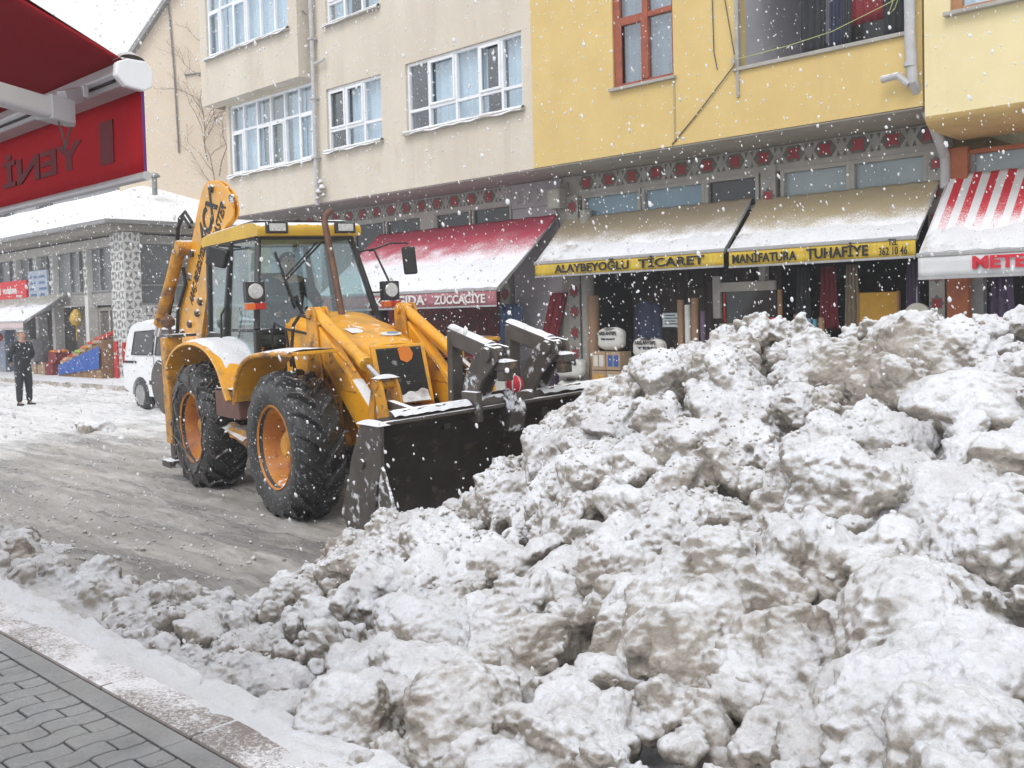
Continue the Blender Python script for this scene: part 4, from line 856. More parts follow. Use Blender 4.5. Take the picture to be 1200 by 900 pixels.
# red carpet / cloth on the grey party wall
b_ = MB(); b_.grid(lambda a, b: (-4.32+.34*a+.24*b, -.98+.10*(1-b)+.03*math.sin(a*14), 1.05+1.02*b), 16, 8); goods('hanging_cloth', 'dark red cloth bundle leaning on the mauve wall', 'cloth', b_, M['darkred'], (-4.1,-.9,1.1), 'cloth hanging in the shop doorways', smooth='all', solid=.06)
b_ = MB(); b_.grid(lambda a, b: (-4.55+.75*a, -.80+.2*math.sin(a*3), .14+.75*b*(1-.3*a)), 12, 8); goods('tarpaulin', 'dark tarpaulin heap against the mauve wall', 'tarpaulin', b_, M['aubergine'], (-4.2,-.8,.14), smooth='all', solid=.05)
# goods under the red awning
T = Thing('produce_stand', 'red fronted goods stand under the faded red awning', 'stand', (-6.2,-.5,.14))
b_ = MB(); b_.box(-7.6,-4.9,-.75,-.15,.9,1.0); b_.box(-7.6,-4.9,-.16,-.13,.55,1.0); T.part('top', b_, M['darkred'], bevel=.01)
b_ = MB()
for u in (-7.55,-6.2,-4.95): b_.box(u-.03,u+.03,-.7,-.2,.14,.9)
T.part('legs', b_, M['wood'])
b_ = MB(); b_.box(-9.5,-5.4,-1.7,-1.66,.2,3.2); goods('goods_wall', 'wall of dim red and brown packets in the red awning shop', 'shelf', b_, mat('packet_wall',(.20,.02,.03),(.04,.03,.03),7,.8,stretch=(2,1,1),spots=((.22,.14,.10),.6,11)), (-7.5,-1.7,.2))
b_ = MB(); b_.grid(lambda a, b: (-5.15+.5*a, -.75+.05*math.sin(a*18), 1.15+.75*b), 12, 4); goods('hanging_cloth', 'blue denim cloth hanging under the red awning corner', 'cloth', b_, plain('denim',(.07,.13,.25)), (-5,-.75,1.2), 'cloth hanging in the shop doorways', smooth='all', solid=.02)
b_ = MB(); b_.box(-4.98,-4.60,-.62,-.3,.14,1.12); goods('carton', 'plain white carton standing by the mauve wall', 'carton', b_, M['sack'], (-4.8,-.5,.14), bevel=.01)
# laundry on the balcony
lc = MB(); lc.tube([(.33,.10,5.12),(1.1,.12,5.14),(1.7,.11,5.2),(2.3,.11,5.35),(2.56,.09,5.43)], .006, 5); lc.tube([(2.46,.1,5.5),(2.48,.11,5.38),(2.42,.1,5.25),(2.5,.1,5.3),(2.56,.1,5.45)], .006, 5)
goods('washing_line', 'yellow green washing line tied across the balcony', 'rope', lc, plain('green_rope',(.45,.50,.20)), (1.4,.1,5.1))
for i, (u, wd, z0_, c_, l_) in enumerate([(1.22,.34,5.05,'darkcoat','black trousers drying on the balcony'),(1.52,.18,5.08,'navy','navy trousers drying between black and red clothes'),(1.68,.12,5.1,'coatgrey','narrow grey blue garment drying on the balcony'),(1.93,.42,5.36,'tomato','brick red towel drying on the balcony'),(2.32,.30,5.05,'darkcoat','black patterned shirt drying at the downpipe end')]):
    b_ = MB(); zt_ = 6.4; b_.grid(lambda a, b: (u+(a-.5)*wd, -.35-.05*(i % 2)+.02*math.sin(a*22+i)+.01*math.sin(b*9), z0_+(zt_-z0_)*b), 18, 8)
    goods('laundry', l_, 'laundry', b_, M['darkred'] if c_ == 'tomato' else M[c_], (u,-.35,z0_), 'laundry on the balcony', smooth='all', solid=.012)
lc = MB(); lc.tube([(.3,-.35,6.4),(2.62,-.35,6.42)], .006, 5); goods('washing_line', 'upper washing line carrying the balcony laundry', 'rope', lc, M['wire'], (1.4,-.35,6.4))
b_ = MB(); b_.lathe([(.16,0),(.20,.22),(.21,.23),(.19,.23)], (1.12,-.6,5.02), 'z', 20); goods('basin', 'grey plastic basin on the balcony floor', 'basin', b_, M['sealed'], (1.12,-.6,5.02), smooth=True)

# ---- fruit stall in front of the corner shop
T = Thing('fruit_stand', 'sloping blue skirted fruit stand outside the corner shop', 'stand', (-22.9,.2,.1))
b_ = MB(); b_.prism([(-24.4,.1),(-21.2,.1),(-21.2,1.20),(-24.4,.45)], -1.15, -.45, 'y'); T.part('table', b_, M['wood'])
b_ = MB(); b_.grid(lambda a, b: (-24.2+3.0*a, -.40+.05*math.sin(a*40)*(1-b)+.02, .16+.26*a+(.30+.36*a)*b), 60, 3); T.part('skirt', b_, plain('blue_tarp',(.03,.10,.38)), smooth='all')
random.seed(9)
fr = [('tomato','red tomatoes'),('orange','oranges'),('lime','green apples'),('lemon','lemons'),('tomato','red apples')]
k = 0
for i, (c_, l_) in enumerate([('orange','oranges at the low end'),('tomato','red apples beside the oranges'),('lime','lime green fruit'),('orange','orange fruit above the green fruit'),('tomato','red tomatoes'),('tomato','dark red peppers near the tiled pillar')]):
    u = -24.15+.48*i; z = .50+.13*i; cs = 'fruit crates on the blue stand'
    T = Thing('fruit_crate', 'cardboard crate of ' + l_ + ' on the blue stand', 'crate', (u+.22,-.7,z), group=cs)
    b_ = MB(); b_.box(u,u+.44,-1.05,-.42,z,z+.03)
    for q in ((u,u+.02,-1.05,-.42),(u+.42,u+.44,-1.05,-.42),(u+.02,u+.42,-1.05,-1.03),(u+.02,u+.42,-.44,-.42)): b_.box(*q,z+.03,z+.10)
    T.part('box', b_, M['cardboard'])
    b_ = MB()
    for a in range(5):
        for b in range(6):
            b_.lathe([(.005,-.045),(.035,-.03),(.05,0),(.035,.03),(.005,.045)], (u+.07+.078*a+random.uniform(-.01,.01),-.98+.1*b+random.uniform(-.01,.01),z+.10+.035*(5-b)+.03*math.sin(a*.8)+random.uniform(0,.03)), 'z', 7)
    o = T.part('fruit', b_, M[c_], smooth='all'); o['kind'] = 'stuff'
for i, (u, z, c_, l_) in enumerate([(-25.3,.12,'red','red crate of goods on the ground before the fruit stand'),(-25.9,.12,'brownroll','brown crate of vegetables on the ground'),(-25.0,.52,'orange','crate of orange peppers stacked on a red crate'),(-26.6,.12,'navy','dark crate of aubergines beside the man')]):
    T = Thing('fruit_crate', l_, 'crate', (u,-.6,z), group='crates on the ground')
    b_ = MB(); b_.box(u-.3,u+.3,-.95,-.5,z,z+.32); T.part('box', b_, M['cardboard' if i % 2 else 'darkred'], bevel=.01)
    b_ = MB()
    for a in range(6):
        for b in range(4): b_.lathe([(.005,-.045),(.04,-.03),(.055,0),(.04,.03),(.005,.045)], (u-.24+.095*a,-.9+.11*b,z+.34+random.uniform(-.01,.03)), 'z', 7)
    o = T.part('produce', b_, M[c_], smooth='all'); o['kind'] = 'stuff'
b_ = MB(); b_.tube([(-24.1,-.95,1.2),(-24.1,-.95,2.2)], .02, 6)
b_.lathe([(.12,-.25),(.2,-.1),(.16,.1),(.05,.25)], (-24.1,-.95,1.95), 'z', 10); goods('banana_bunch', 'yellow banana bunch hanging by the corner shop window', 'bananas', b_, plain('banana',(.55,.36,.05)), (-24.1,-.95,1.2), smooth=True)
b_ = MB(); b_.box(-20.98,-20.74,-.74,-.70,.1,1.2); goods('poster', 'red upright poster on the tiled corner pillar', 'poster', b_, M['red'], (-20.9,-.7,.1))
for i, (u, c_, l_) in enumerate([(-28.2,'tomato','red balloon like toy hanging beneath the grey awning'),(-29.4,'orange','orange paper flower hanging beneath the grey awning')]):
    b_ = MB(); b_.lathe([(.01,-.2),(.14,-.1),(.19,0),(.14,.1),(.01,.2)], (u,.0,1.35), 'z', 12); b_.tube([(u,0,1.5),(u,0,1.9)], .01, 5); goods('hanging_toy', l_, 'toy', b_, M[c_], (u,0,1.3), smooth=True)
b_ = MB(); b_.box(-28.0,-26.8,-.95,-.6,.1,1.25); goods('drinks_cooler', 'grey drinks cooler behind the standing man', 'cooler', b_, M['mauve'], (-27.4,-.8,.1), bevel=.03)
b_ = MB(); b_.box(-30.6,-29.3,-.95,-.6,.1,1.6); goods('display_case', 'blue tinted display case beneath the grey awning', 'cabinet', b_, mat('case_blue',(.12,.19,.30),(.25,.25,.28),4,.4), (-30,-.8,.1), bevel=.03)
# ================================================================ SNOW
SNOWPTS = np.array([(6.17,5.60,1.59),(5.67,5.90,1.61),(5.26,6.10,1.59),(5.04,6.20,1.59),(4.87,6.30,1.52),(4.62,6.30,1.45),(4.39,6.30,1.62),(4.10,6.40,1.60),(3.90,6.50,1.46),(3.49,6.60,1.41),(3.20,6.80,1.27),(2.88,6.90,1.06),(2.65,7.10,0.74),(2.50,7.30,0.59),(2.29,7.60,0.50),(2.27,7.90,0.40),(2.24,8.20,0.28),(2.22,8.50,0.16),(2.16,8.90,0.13),(2.16,9.30,0.08),(1.82,9.55,0.23),(0.95,9.55,0.21),(-0.28,9.55,0.13),(6.06,7.20,1.16),(6.36,8.20,0.89),(6.60,9.00,0.73),(6.78,9.60,0.65),(5.54,7.40,1.15),(5.92,8.30,0.85),(6.21,9.00,0.65),(6.46,9.60,0.56),(4.79,7.30,1.18),(5.29,8.20,0.83),(5.69,8.90,0.61),(5.91,9.30,0.47),(6.11,9.65,0.42),(4.15,7.60,1.08),(4.73,8.40,0.71),(5.17,9.00,0.53),(5.54,9.50,0.43),(5.76,9.80,0.40),(3.41,7.90,0.55),(4.27,8.80,0.39),(4.84,9.40,0.29),(5.27,9.85,0.30),(3.04,8.40,0.39),(3.74,9.00,0.26),(4.45,9.60,0.26),(4.87,9.95,0.24),(3.16,9.10,0.17),(4.07,9.75,0.21),(3.29,9.60,0.14),(3.60,5.00,0.45),(4.60,5.00,0.45),(5.60,5.00,0.45),(6.60,5.00,0.45),(2.50,4.20,0.00),(3.50,4.20,0.00),(4.50,4.20,0.00),(5.50,4.20,0.00),(6.50,4.20,0.00),(7.50,4.20,0.00),(1.70,6.50,-0.03),(1.70,7.30,-0.03),(1.70,8.00,-0.03),(1.70,8.70,-0.03),(2.20,6.20,0.00),(2.60,5.60,0.00),(0.00,9.00,-0.03),(1.00,9.00,-0.03),(1.50,9.05,-0.02),(-1.50,9.00,-0.03),(-2.00,9.60,0.12),(-2.00,10.15,0.13),(-1.00,10.15,0.13),(0.00,10.15,0.13),(1.00,10.15,0.13),(2.00,10.15,0.13),(3.00,10.15,0.13),(4.00,10.15,0.13),(4.80,10.15,0.13),(5.60,10.15,0.20),(6.40,10.20,0.30),(7.20,10.00,0.30),(7.60,8.50,0.70),(7.20,7.00,1.20),(7.00,5.60,1.40)])
def _phi(r): return r*r*np.log(r+1e-9)
_n = len(SNOWPTS); _D = np.linalg.norm(SNOWPTS[:,None,:2]-SNOWPTS[None,:,:2], axis=2)
_A = np.zeros((_n+3,_n+3)); _A[:_n,:_n] = _phi(_D)+np.eye(_n)*.02; _A[:_n,_n] = 1; _A[:_n,_n+1:] = SNOWPTS[:,:2]; _A[_n:,:_n] = _A[:_n,_n:].T
_C = np.linalg.solve(_A, np.r_[SNOWPTS[:,2],0,0,0])
def snow_h(u, w):
    u = np.atleast_1d(u).astype(float); w = np.atleast_1d(w).astype(float)
    D = np.hypot(u[:,None]-SNOWPTS[:,0], w[:,None]-SNOWPTS[:,1])
    return _phi(D)@_C[:_n] + _C[_n] + _C[_n+1]*u + _C[_n+2]*w
_icos = {}
def ico(sub):
    if sub not in _icos:
        bm = bmesh.new(); bmesh.ops.create_icosphere(bm, subdivisions=sub, radius=1)
        _icos[sub] = (np.array([v.co[:] for v in bm.verts]), [tuple(v.index for v in f.verts) for f in bm.faces]); bm.free()
    return _icos[sub]
def chunk(c, size, r, sub=3, cuts=9, rough=.10, flat=(1,1,1), rot=None):
    """a broken lump of packed snow: ball cut by random planes, roughened"""
    V, F = ico(sub); V = V.copy()
    for _ in range(cuts):
        n = r.normal(size=3); n /= np.linalg.norm(n); d = r.uniform(.46, .84)
        k = V@n - d; V -= np.outer(np.clip(k, 0, None)*.93, n)
    off = r.uniform(0, 50, 3)
    if rough:
        for i, p in enumerate(V):
            q = Vector(p*1.6+off); V[i] = p*(1 + rough*noise.fractal(q*1.3, .7, 2, 4))
    V = V*np.array(flat)
    e_ = Euler(r.uniform(0, 6.28, 3)) if rot is None else Euler(rot)
    V = V@np.array(e_.to_matrix()).T
    return V*size + np.array(c), F
def remeshed(name, mbs, voxel, label, cat, kind, mt, amp, org=(4.5,8,0), group=None):
    v = []; f = []; n = 0
    for V, F in mbs:
        v.append(V); f += [tuple(i+n for i in t) for t in F]; n += len(V)
    v = np.concatenate(v); me = bpy.data.meshes.new('tmp'); sg = np.array([1,-1,1]); og = np.array(org)*sg
    me.from_pydata([tuple(x) for x in (v*sg-og)], [], f)
    bm = bmesh.new(); bm.from_mesh(me); bmesh.ops.recalc_face_normals(bm, faces=bm.faces); bm.to_mesh(me); bm.free()
    o = bpy.data.objects.new('tmp', me); COL.objects.link(o)
    m = o.modifiers.new('r', 'REMESH'); m.mode = 'VOXEL'; m.voxel_size = voxel; m.use_smooth_shade = True
    s = o.modifiers.new('s', 'SMOOTH'); s.iterations = 1; s.factor = .25
    bpy.context.view_layer.update(); me2 = bpy.data.meshes.new_from_object(o.evaluated_get(bpy.context.evaluated_depsgraph_get()))
    bpy.data.objects.remove(o); bpy.data.meshes.remove(me)
    roughen(me2, amp, (org[0]*7.1, org[1]*3.3, 0))
    me2.materials.clear(); me2.materials.append(mt)
    o = bpy.data.objects.new(name, me2); me2.name = name; COL.objects.link(o)
    o.location = FAC.M @ Vector(tuple(og)); o.rotation_euler = (0,0,FAC.rz)
    return tag(o, label, cat, group, kind)
def roughen(me, amp, off=(0,0,0)):
    n = len(me.vertices); co = np.empty(n*3); me.vertices.foreach_get('co', co); co = co.reshape(-1,3)
    no = np.empty(n*3); me.vertex_normals.foreach_get('vector', no) if hasattr(me, 'vertex_normals') else None; no = no.reshape(-1,3)
    d = np.empty(n); O = Vector(off); N = noise.noise; F_ = noise.fractal
    for i in range(n):
        p = Vector(co[i]) + O
        w_ = Vector((N(p*2.2), N(p*2.2+Vector((5,1,3))), N(p*2.2+Vector((1,7,2)))))*.10; q = p + w_
        a = abs(N(q*5.5)); b = abs(N(q*12)); c = F_(q*22, .6, 2.1, 4)
        patch = .35 + .65*min(1, max(0, N(p*1.3+Vector((9,2,4)))*1.6+.5))
        e_ = abs(N(q*30+O)); d[i] = amp*((.24-a)*1.0 + (.26-b)*1.35*patch + c*.45*patch + (.24-e_)*.85)
    co += no*d[:,None]; me.vertices.foreach_set('co', co.ravel()); me.update()
    me.polygons.foreach_set('use_smooth', [True]*len(me.polygons))
def solid_field(u0, u1, w0, w1, n1, n2, fn):
    U_, W_ = np.meshgrid(np.linspace(u0, u1, n1), np.linspace(w0, w1, n2)); Hh = fn(U_.ravel(), W_.ravel())
    top_ = np.c_[U_.ravel(), W_.ravel(), Hh]; bot = np.c_[U_.ravel(), W_.ravel(), np.full(Hh.shape, -.25)]
    V = np.r_[top_, bot]; N_ = n1*n2; F = []
    for j in range(n2-1):
        for i in range(n1-1):
            a = j*n1+i; F.append((a, a+1, a+n1+1, a+n1)); F.append((N_+a, N_+a+n1, N_+a+n1+1, N_+a+1))
    for i in range(n1-1): F.append((i, N_+i, N_+i+1, i+1)); a = (n2-1)*n1+i; F.append((a, a+1, N_+a+1, N_+a))
    for j in range(n2-1): a = j*n1; F.append((a, a+n1, N_+a+n1, N_+a)); a = j*n1+n1-1; F.append((a, N_+a, N_+a+n1, a+n1))
    return V, F
r = np.random.default_rng(21)
# ---- the great heap
parts = [solid_field(1.9, 8.6, 4.4, 10.12, 120, 100, lambda u, w: np.maximum(-.2, snow_h(u, w) - .26 - .12*np.clip((3.75-u)/.6, 0, 1)*(w < 8.0) - .25*np.clip((2.2-u)/.4, 0, 1)))]
for k in range(2100):
    u = r.uniform(2.15, 8.2); w = r.uniform(4.9, 10.05); h = float(snow_h(u, w)[0]) - .17*min(1, max(0, (3.75-u)/.6))*(w < 8.0)
    if h < .07: continue
    s = float(np.clip(r.lognormal(-2.25, .60), .04, .34))*(1.0 if h > .25 else .75)
    z = h - s*r.uniform(.35, .95) - (.10*r.random() if s < .10 else 0)
    if z + s > 1.80: continue
    if w < 6.5: s *= .8
    parts.append(chunk((u, w, z), s, r, 4 if s > .16 else (3 if s > .08 else 2), int(r.integers(6, 13)), r.uniform(.05,.2), (1, r.uniform(.65,1.1), r.uniform(.5,1))))
for k in range(110):
    u = r.uniform(2.6, 7.6); w = r.uniform(6.2, 9.7); h = float(snow_h(u, w)[0]) - .22*min(1, max(0, (3.75-u)/.6))*(w < 8.0); s = r.uniform(.16, .34)*(.6 if h < .5 or u < 3.6 else 1)
    if h < .2 or h + s*.5 > 1.72: continue
    parts.append(chunk((u, w, h-s*.38), s, r, 4, 9, .07, (1, r.uniform(.7,1), r.uniform(.6,.9)), (r.uniform(-.4,.4), r.uniform(-.4,.4), r.uniform(0,6))))
# crest lumps that break the outline
for u, w, z, s in [(4.20,6.35,1.60,.14),(4.02,6.4,1.50,.15),(4.44,6.3,1.60,.10),(4.36,6.35,1.55,.14),(4.57,6.3,1.50,.07),(4.80,6.3,1.52,.09),(4.92,6.3,1.58,.08),(5.03,6.25,1.58,.10),(3.45,6.65,1.27,.12),(3.62,6.6,1.36,.10),(3.20,6.8,1.12,.10),(3.02,6.9,.98,.09),(3.55,6.62,1.40,.06),(5.2,6.1,1.56,.13),(3.85,6.5,1.45,.10),(4.12,6.42,1.62,.06),(4.47,6.3,1.66,.045)]:
    parts.append(chunk((u, w, z), s, r, 3, 7, .2, (1,.8,1.15)))
remeshed('snow_heap', parts, .0112, 'huge ploughed heap of dirty broken snow filling the near side of the street', 'snow heap', 'stuff', M['snow_dirty'], .024)
# ---- loose crumbs fallen over the heap
from mathutils.bvhtree import BVHTree
heap = bpy.data.objects['snow_heap']; _me = heap.data
_bv = BVHTree.FromPolygons([v.co[:] for v in _me.vertices], [tuple(p.vertices) for p in _me.polygons])
V_c = []; F_c = []; n_c = 0; _ol = heap.location; _inv = FAC.M.inverted() @ heap.matrix_basis.translation
for k in range(11000):
    u = r.uniform(1.8, 7.6); w = r.uniform(5.8, 10.1)
    if noise.noise(Vector((u*1.4, w*1.4, 3))) + .35*r.random() < .10: continue
    hit = _bv.ray_cast(Vector((u-_inv.x, -w-_inv.y, 4)), Vector((0,0,-1)))
    if hit[0] is None or hit[1].z < .45 or (w > 8.0 + .8*r.random() and u > 3.8): continue
    s = float(np.clip(r.lognormal(-4.55, .5), .005, .022)); V, F = chunk((u, w, hit[0].z+_inv.z+s*.08), s, r, 2 if s > .014 else 1, 6, .0, (1, .85, .8)); V_c.append(V); F_c += [tuple(i+n_c for i in f) for f in F]; n_c += len(V)
mb = MB(); mb.add(np.concatenate(V_c).tolist(), F_c); top('snow_crumbs', mb, M['snow_mid'], 'loose crumbs of snow fallen over the big heap', 'snow crumbs', kind='stuff', smooth='all')
# ---- low ridge of ploughed snow along the kerb
def ridge(u, w):
    c = 9.62 + .10*np.sin(u*2.1) ; hw = .42
    h = .11*np.exp(-((w-c)/.33)**2) + .12*np.exp(-((w-10.02)/.25)**2)
    return h*np.clip((3.4-u)/.6, 0, 1) - .02
parts = [solid_field(-7, 4.2, 8.9, 10.22, 150, 36, lambda u, w: np.maximum(-.2, ridge(u, w)))]
for k in range(420):
    u = r.uniform(-7, 4.3); w = 9.60 + r.normal()*.17 + .10*math.sin(u*2.1); s = float(np.clip(r.lognormal(-2.45, .45), .04, .17))
    if w > 10.02 or w < 9.15: continue
    z = max(0, float(ridge(np.array([u]), np.array([w]))[0])) + s*r.uniform(-.3, .2)
    parts.append(chunk((u, w, z), s, r, 3 if s > .1 else 2, 7, .12, (1, .9, r.uniform(.65,.95))))
remeshed('snow_ridge', parts, .014, 'low lumpy ridge of ploughed snow along the near kerb', 'snow ridge', 'stuff', M['snow_mid'], .030, org=(-1,9.6,0))
# ---- single blocks that stand out
def block(u, w, z, s, flat, rot, label, seed, cuts=9, rough=.10, amp=.022, mt='snow_dirty', voxel=.011):
    rr = np.random.default_rng(seed); V = chunk((u, w, z), s, rr, 5, cuts, rough, flat, rot)
    remeshed('snow_block', [V], voxel, label, 'snow block', None, M[mt], amp, org=(u, w, z-s*.5), group='big blocks in the snow heap')
block(5.48,7.98,.83,.40,(1.15,.85,.78),(0.1,0.1,.3), 'massive pitted boulder of snow high in the middle of the heap', 5, 10, .16, .035)
block(5.80,7.00,1.18,.36,(1.25,.8,.62),(0,.04,.2), 'flat topped slab of clean snow near the top of the heap', 8, 7, .05, .014, 'snow_mid')
block(6.22,8.35,.72,.36,(.85,.9,1.0),(.2,.3,1), 'tall rounded boulder of grey snow below the flat slab', 12, 8, .12, .03)
block(4.45,8.62,.37,.27,(1.15,.7,.75),(.15,-.45,.5), 'angular dark bottomed block tilted over a hollow', 14, 11, .05, .012)
block(3.22,8.42,.30,.24,(1.2,.8,.72),(.1,-.15,.9), 'smooth snow capped block with flat brown front face', 16, 12, .03, .008)
block(5.76,9.10,.40,.19,(1,.9,.95),(0,.2,.4), 'compact round topped block on the lower slope', 18, 8, .1, .02)
block(4.45,9.45,.17,.30,(1.35,.75,.62),(.05,.15,-.3), 'wide fuzzy grey chunk low at the front of the heap', 20, 8, .12, .02, 'snow_mid')
block(3.95,9.05,.25,.28,(1.25,.85,.6),(.05,.1,.2), 'broad snow topped chunk behind the front one', 22, 8, .1, .02, 'snow_mid')
block(4.28,7.72,.88,.20,(1.05,.8,.85),(0,.15,.1), 'squarish block with white cap below the crest', 24, 10, .08, .014)
block(3.62,7.78,.54,.18,(1.25,.8,.8),(0,-.05,.3), 'rectangular pale block halfway up the slope', 26, 12, .05, .01)
block(2.78,9.62,.15,.17,(1.15,.85,.7),(0,.1,.5), 'rounded block at the end of the kerb ridge beside a dark gap', 28, 7, .1, .014, 'snow_mid')
block(4.88,8.20,.66,.22,(1.3,.9,.7),(.1,.2,.8), 'broad grey lump in the middle of the slope', 30, 8, .12, .02)
block(5.20,9.15,.30,.20,(1.1,.9,.8),(0,.3,.2), 'white dusted oval lump above the bottom slope', 32, 8, .1, .02, 'snow_mid')
block(4.95,8.75,.44,.19,(1,.8,.85),(.3,.1,.2), 'small beige lump between the two round topped blocks', 34, 9, .12, .02)
# ---- crumbs of slush strewn over the carriageway
V_c = []; F_c = []; n_c = 0
for k in range(1500):
    t_ = r.random(); u = 3.5 - 14*r.random(); w = (9.2 - abs(r.normal())*.9) if t_ < .55 else r.uniform(1.5, 9.2)
    if u > 1.6 and w > 4.5: continue
    V, F = chunk((u, w, .015+road_h(u, w)), float(np.clip(r.lognormal(-4.7, .5), .004, .03)), r, 1, 3, .0, (1, 1, .7)); V_c.append(V); F_c += [tuple(i+n_c for i in f) for f in F]; n_c += len(V)
mb = MB(); mb.add(np.concatenate(V_c).tolist(), F_c); top('slush_crumbs', mb, M['snow_dirty'], 'crumbs of slush strewn over the wet carriageway', 'slush', kind='stuff', smooth='all')
# ---- clumps left on the road
for i, (u, w, s, l) in enumerate([(-8.55,5.3,.30,'flat white clump of snow alone on the far road'),(-4.95,4.6,.17,'small white clump of snow in front of the wheel chain'),(-5.4,4.9,.12,'thin patch of crumbled snow near the digger'),(-6.9,5.6,.10,'tiny snow clump in the middle of the road')]):
    rr = np.random.default_rng(50+i); P_ = [chunk((u+rr.uniform(-1,1)*s*1.1, w+rr.uniform(-1,1)*s*.8, s*.1), s*rr.uniform(.3,.6), rr, 3, 6, .15, (1,1,.55)) for _ in range(9)]
    remeshed('snow_clump', P_, .02, l, 'snow clump', None, M['snow_clean'], .02, org=(u, w, 0), group='snow clumps on the road')
# ---- swept snow at the foot of the shops
parts = [solid_field(-12, 3.4, -.5, 1.7, 140, 30, lambda u, w: np.maximum(-.2, .42*np.exp(-((w-.55)/.42)**2)*(.75+.25*np.sin(u*1.7)) - .02))]
for k in range(160):
    u = r.uniform(-12, 3.2); w = .55+r.normal()*.3; s = r.uniform(.08, .22); parts.append(chunk((u, w, .42*math.exp(-((w-.55)/.42)**2)-s*.3), s, r, 2, 6, .15))
remeshed('shopfront_snow', parts, .035, 'bank of swept white snow in front of the shops', 'snow bank', 'stuff', M['snow_clean'], .03, org=(-4,.5,0))
# snow on the near pavement's outer edge, thinning towards the pavers
s_ = MB(); s_.grid(lambda a, b: (lambda u, w: (u, w, .148 + (.040*max(-.15, 1-(w-9.98)/(.155+.05*min(1,max(0,(2.2-u)/2))) + 1.1*noise.fractal(Vector((u*3, w*5, 0)), .7, 2, 5)))*min(1, .6+max(0, 3.2-u)*.3)))(-5+10.2*a, 9.98+.29*b), 500, 24)
top('kerb_snow', s_, M['snow_clean'], 'thin snow lying on the near kerb stones', 'snow', kind='stuff', smooth='all')
# ================================================================ THE DIGGER (local x forward, y to its left, z up)
MAC = Frame((-1.18, 9.08, 0), math.atan2(-.812, .584))
D = Thing('backhoe_loader', 'yellow backhoe loader with snow dusted tyres and raised rear boom, facing the snow heap', 'backhoe loader', (0, 0, 0), MAC, rot=(Matrix.Rotation(math.atan2(-.812,.584), 3, 'Z') @ Matrix.Rotation(R(1.6), 3, 'X')).to_euler())
def tyre_wheel(x, y, side, chain=False):
    Rr = .665; c = (x, y, .66); s = side
    t = MB(); t.lathe([(.345,.15*s),(.36,.185*s),(.42,.215*s),(.52,.225*s),(.580,.205*s),(.606,.16*s),(.610,0),(.606,-.16*s),(.585,-.205*s),(.52,-.225*s),(.42,-.215*s),(.36,-.185*s),(.345,-.15*s)], c, 'y', 56, cap=False)
    W_ = D.part('wheel', t, M['tyre'], smooth='all')
    l = MB(); n = 19
    for k in range(n):
        for sd in (-1, 1):
            th0 = 2*math.pi*(k+(.5 if sd > 0 else 0))/n; P0 = []
            for i in range(6):
                q = i/5; a = sd*(.01+.205*q); r0 = .60 if q < .99 else .545; rt = Rr - .006*q - (.075*max(0, q-.75)/.25)**1
                th = th0 + .34*q**.8; hw = .030+.018*q
                P0.append([(x+math.cos(th+dt)*rr, y+a, .66+math.sin(th+dt)*rr) for dt, rr in ((-hw/rt*1.25, r0), (-hw/rt*.8, rt), (hw/rt*.8, rt), (hw/rt*1.25, r0))])
            vs = [p for q in P0 for p in q]; fs = [(0,1,2,3), tuple(20+j for j in (3,2,1,0))]
            for i in range(5): fs += [(i*4+j, i*4+(j+1)%4, (i+1)*4+(j+1)%4, (i+1)*4+j) for j in range(4)]
            l.add(vs, fs)
    D.part('tread', l, M['tyre'], W_, bevel=.006)
    rm = MB(); rm.lathe([(.350,.185*s),(.365,.20*s),(.372,.192*s),(.362,.17*s),(.345,.15*s),(.325,.12*s),(.305,.03*s),(.27,-.03*s),(.17,-.055*s),(.16,-.02*s),(.001,-.02*s)], c, 'y', 40, cap=False)
    rm.lathe([(.34,-.18*s),(.31,-.07*s),(.01,-.07*s)], c, 'y', 24, cap=False); rim = D.part('rim', rm, M['rim'], W_, smooth=True)
    hb = MB(); hb.lathe([(.135,-.03*s),(.135,.05*s),(.12,.07*s),(.085,.075*s),(.08,.10*s),(.001,.105*s)], c, 'y', 24)
    for i in range(10):
        a = 2*math.pi*i/10; hb.lathe([(.014,.0),(.014,.035*s),(.001,.036*s)], (x+.215*math.cos(a), y-.05*s, .66+.215*math.sin(a)), 'y', 8)
    D.part('hub', hb, M['yellow_worn'], W_, smooth=True)
    if chain:
        ch = MB(); k = 11
        for i in range(k):
            a = 2*math.pi*i/k+.2; pts = []
            for q, (rr, aa) in enumerate(((.47,.235),(.58,.225),(.668,.17),(.69,.06),(.69,-.06),(.668,-.17),(.58,-.225))):
                b = a + (.10 if q % 2 else -.04); pts.append((x+rr*math.cos(b), y+aa*s, .66+rr*math.sin(b)))
            for p, q in zip(pts[:-1], pts[1:]):
                P, Q = Vector(p), Vector(q); m_ = max(2, int((Q-P).length/.045))
                for j in range(m_):
                    A_, B_ = P.lerp(Q, j/m_), P.lerp(Q, (j+1.2)/m_); up = (0,0,1) if j % 2 else (0,1,.2)
                    ch.bar(A_, B_, .022, .010, up)
        ring = [(x+.47*math.cos(t), y+.238*s+.008*math.sin(9*t), .66+.47*math.sin(t)) for t in [i*2*math.pi/40 for i in range(41)]]
        for j in range(40): ch.bar(ring[j], ring[j+1], .020, .012, (0,1,0) if j % 2 else (0,0,1))
        for a, b in ((2.6,4.3),(3.4,5.4)):     # loose ends across the rim
            ch.tube([(x+.46*math.cos(a), y+.24*s, .66+.46*math.sin(a)), (x+.2*math.cos((a+b)/2), y+.245*s, .60+.2*math.sin((a+b)/2)), (x+.46*math.cos(b), y+.24*s, .66+.46*math.sin(b))], .010, 6)
        D.part('snow_chain', ch, M['chain'], W_)
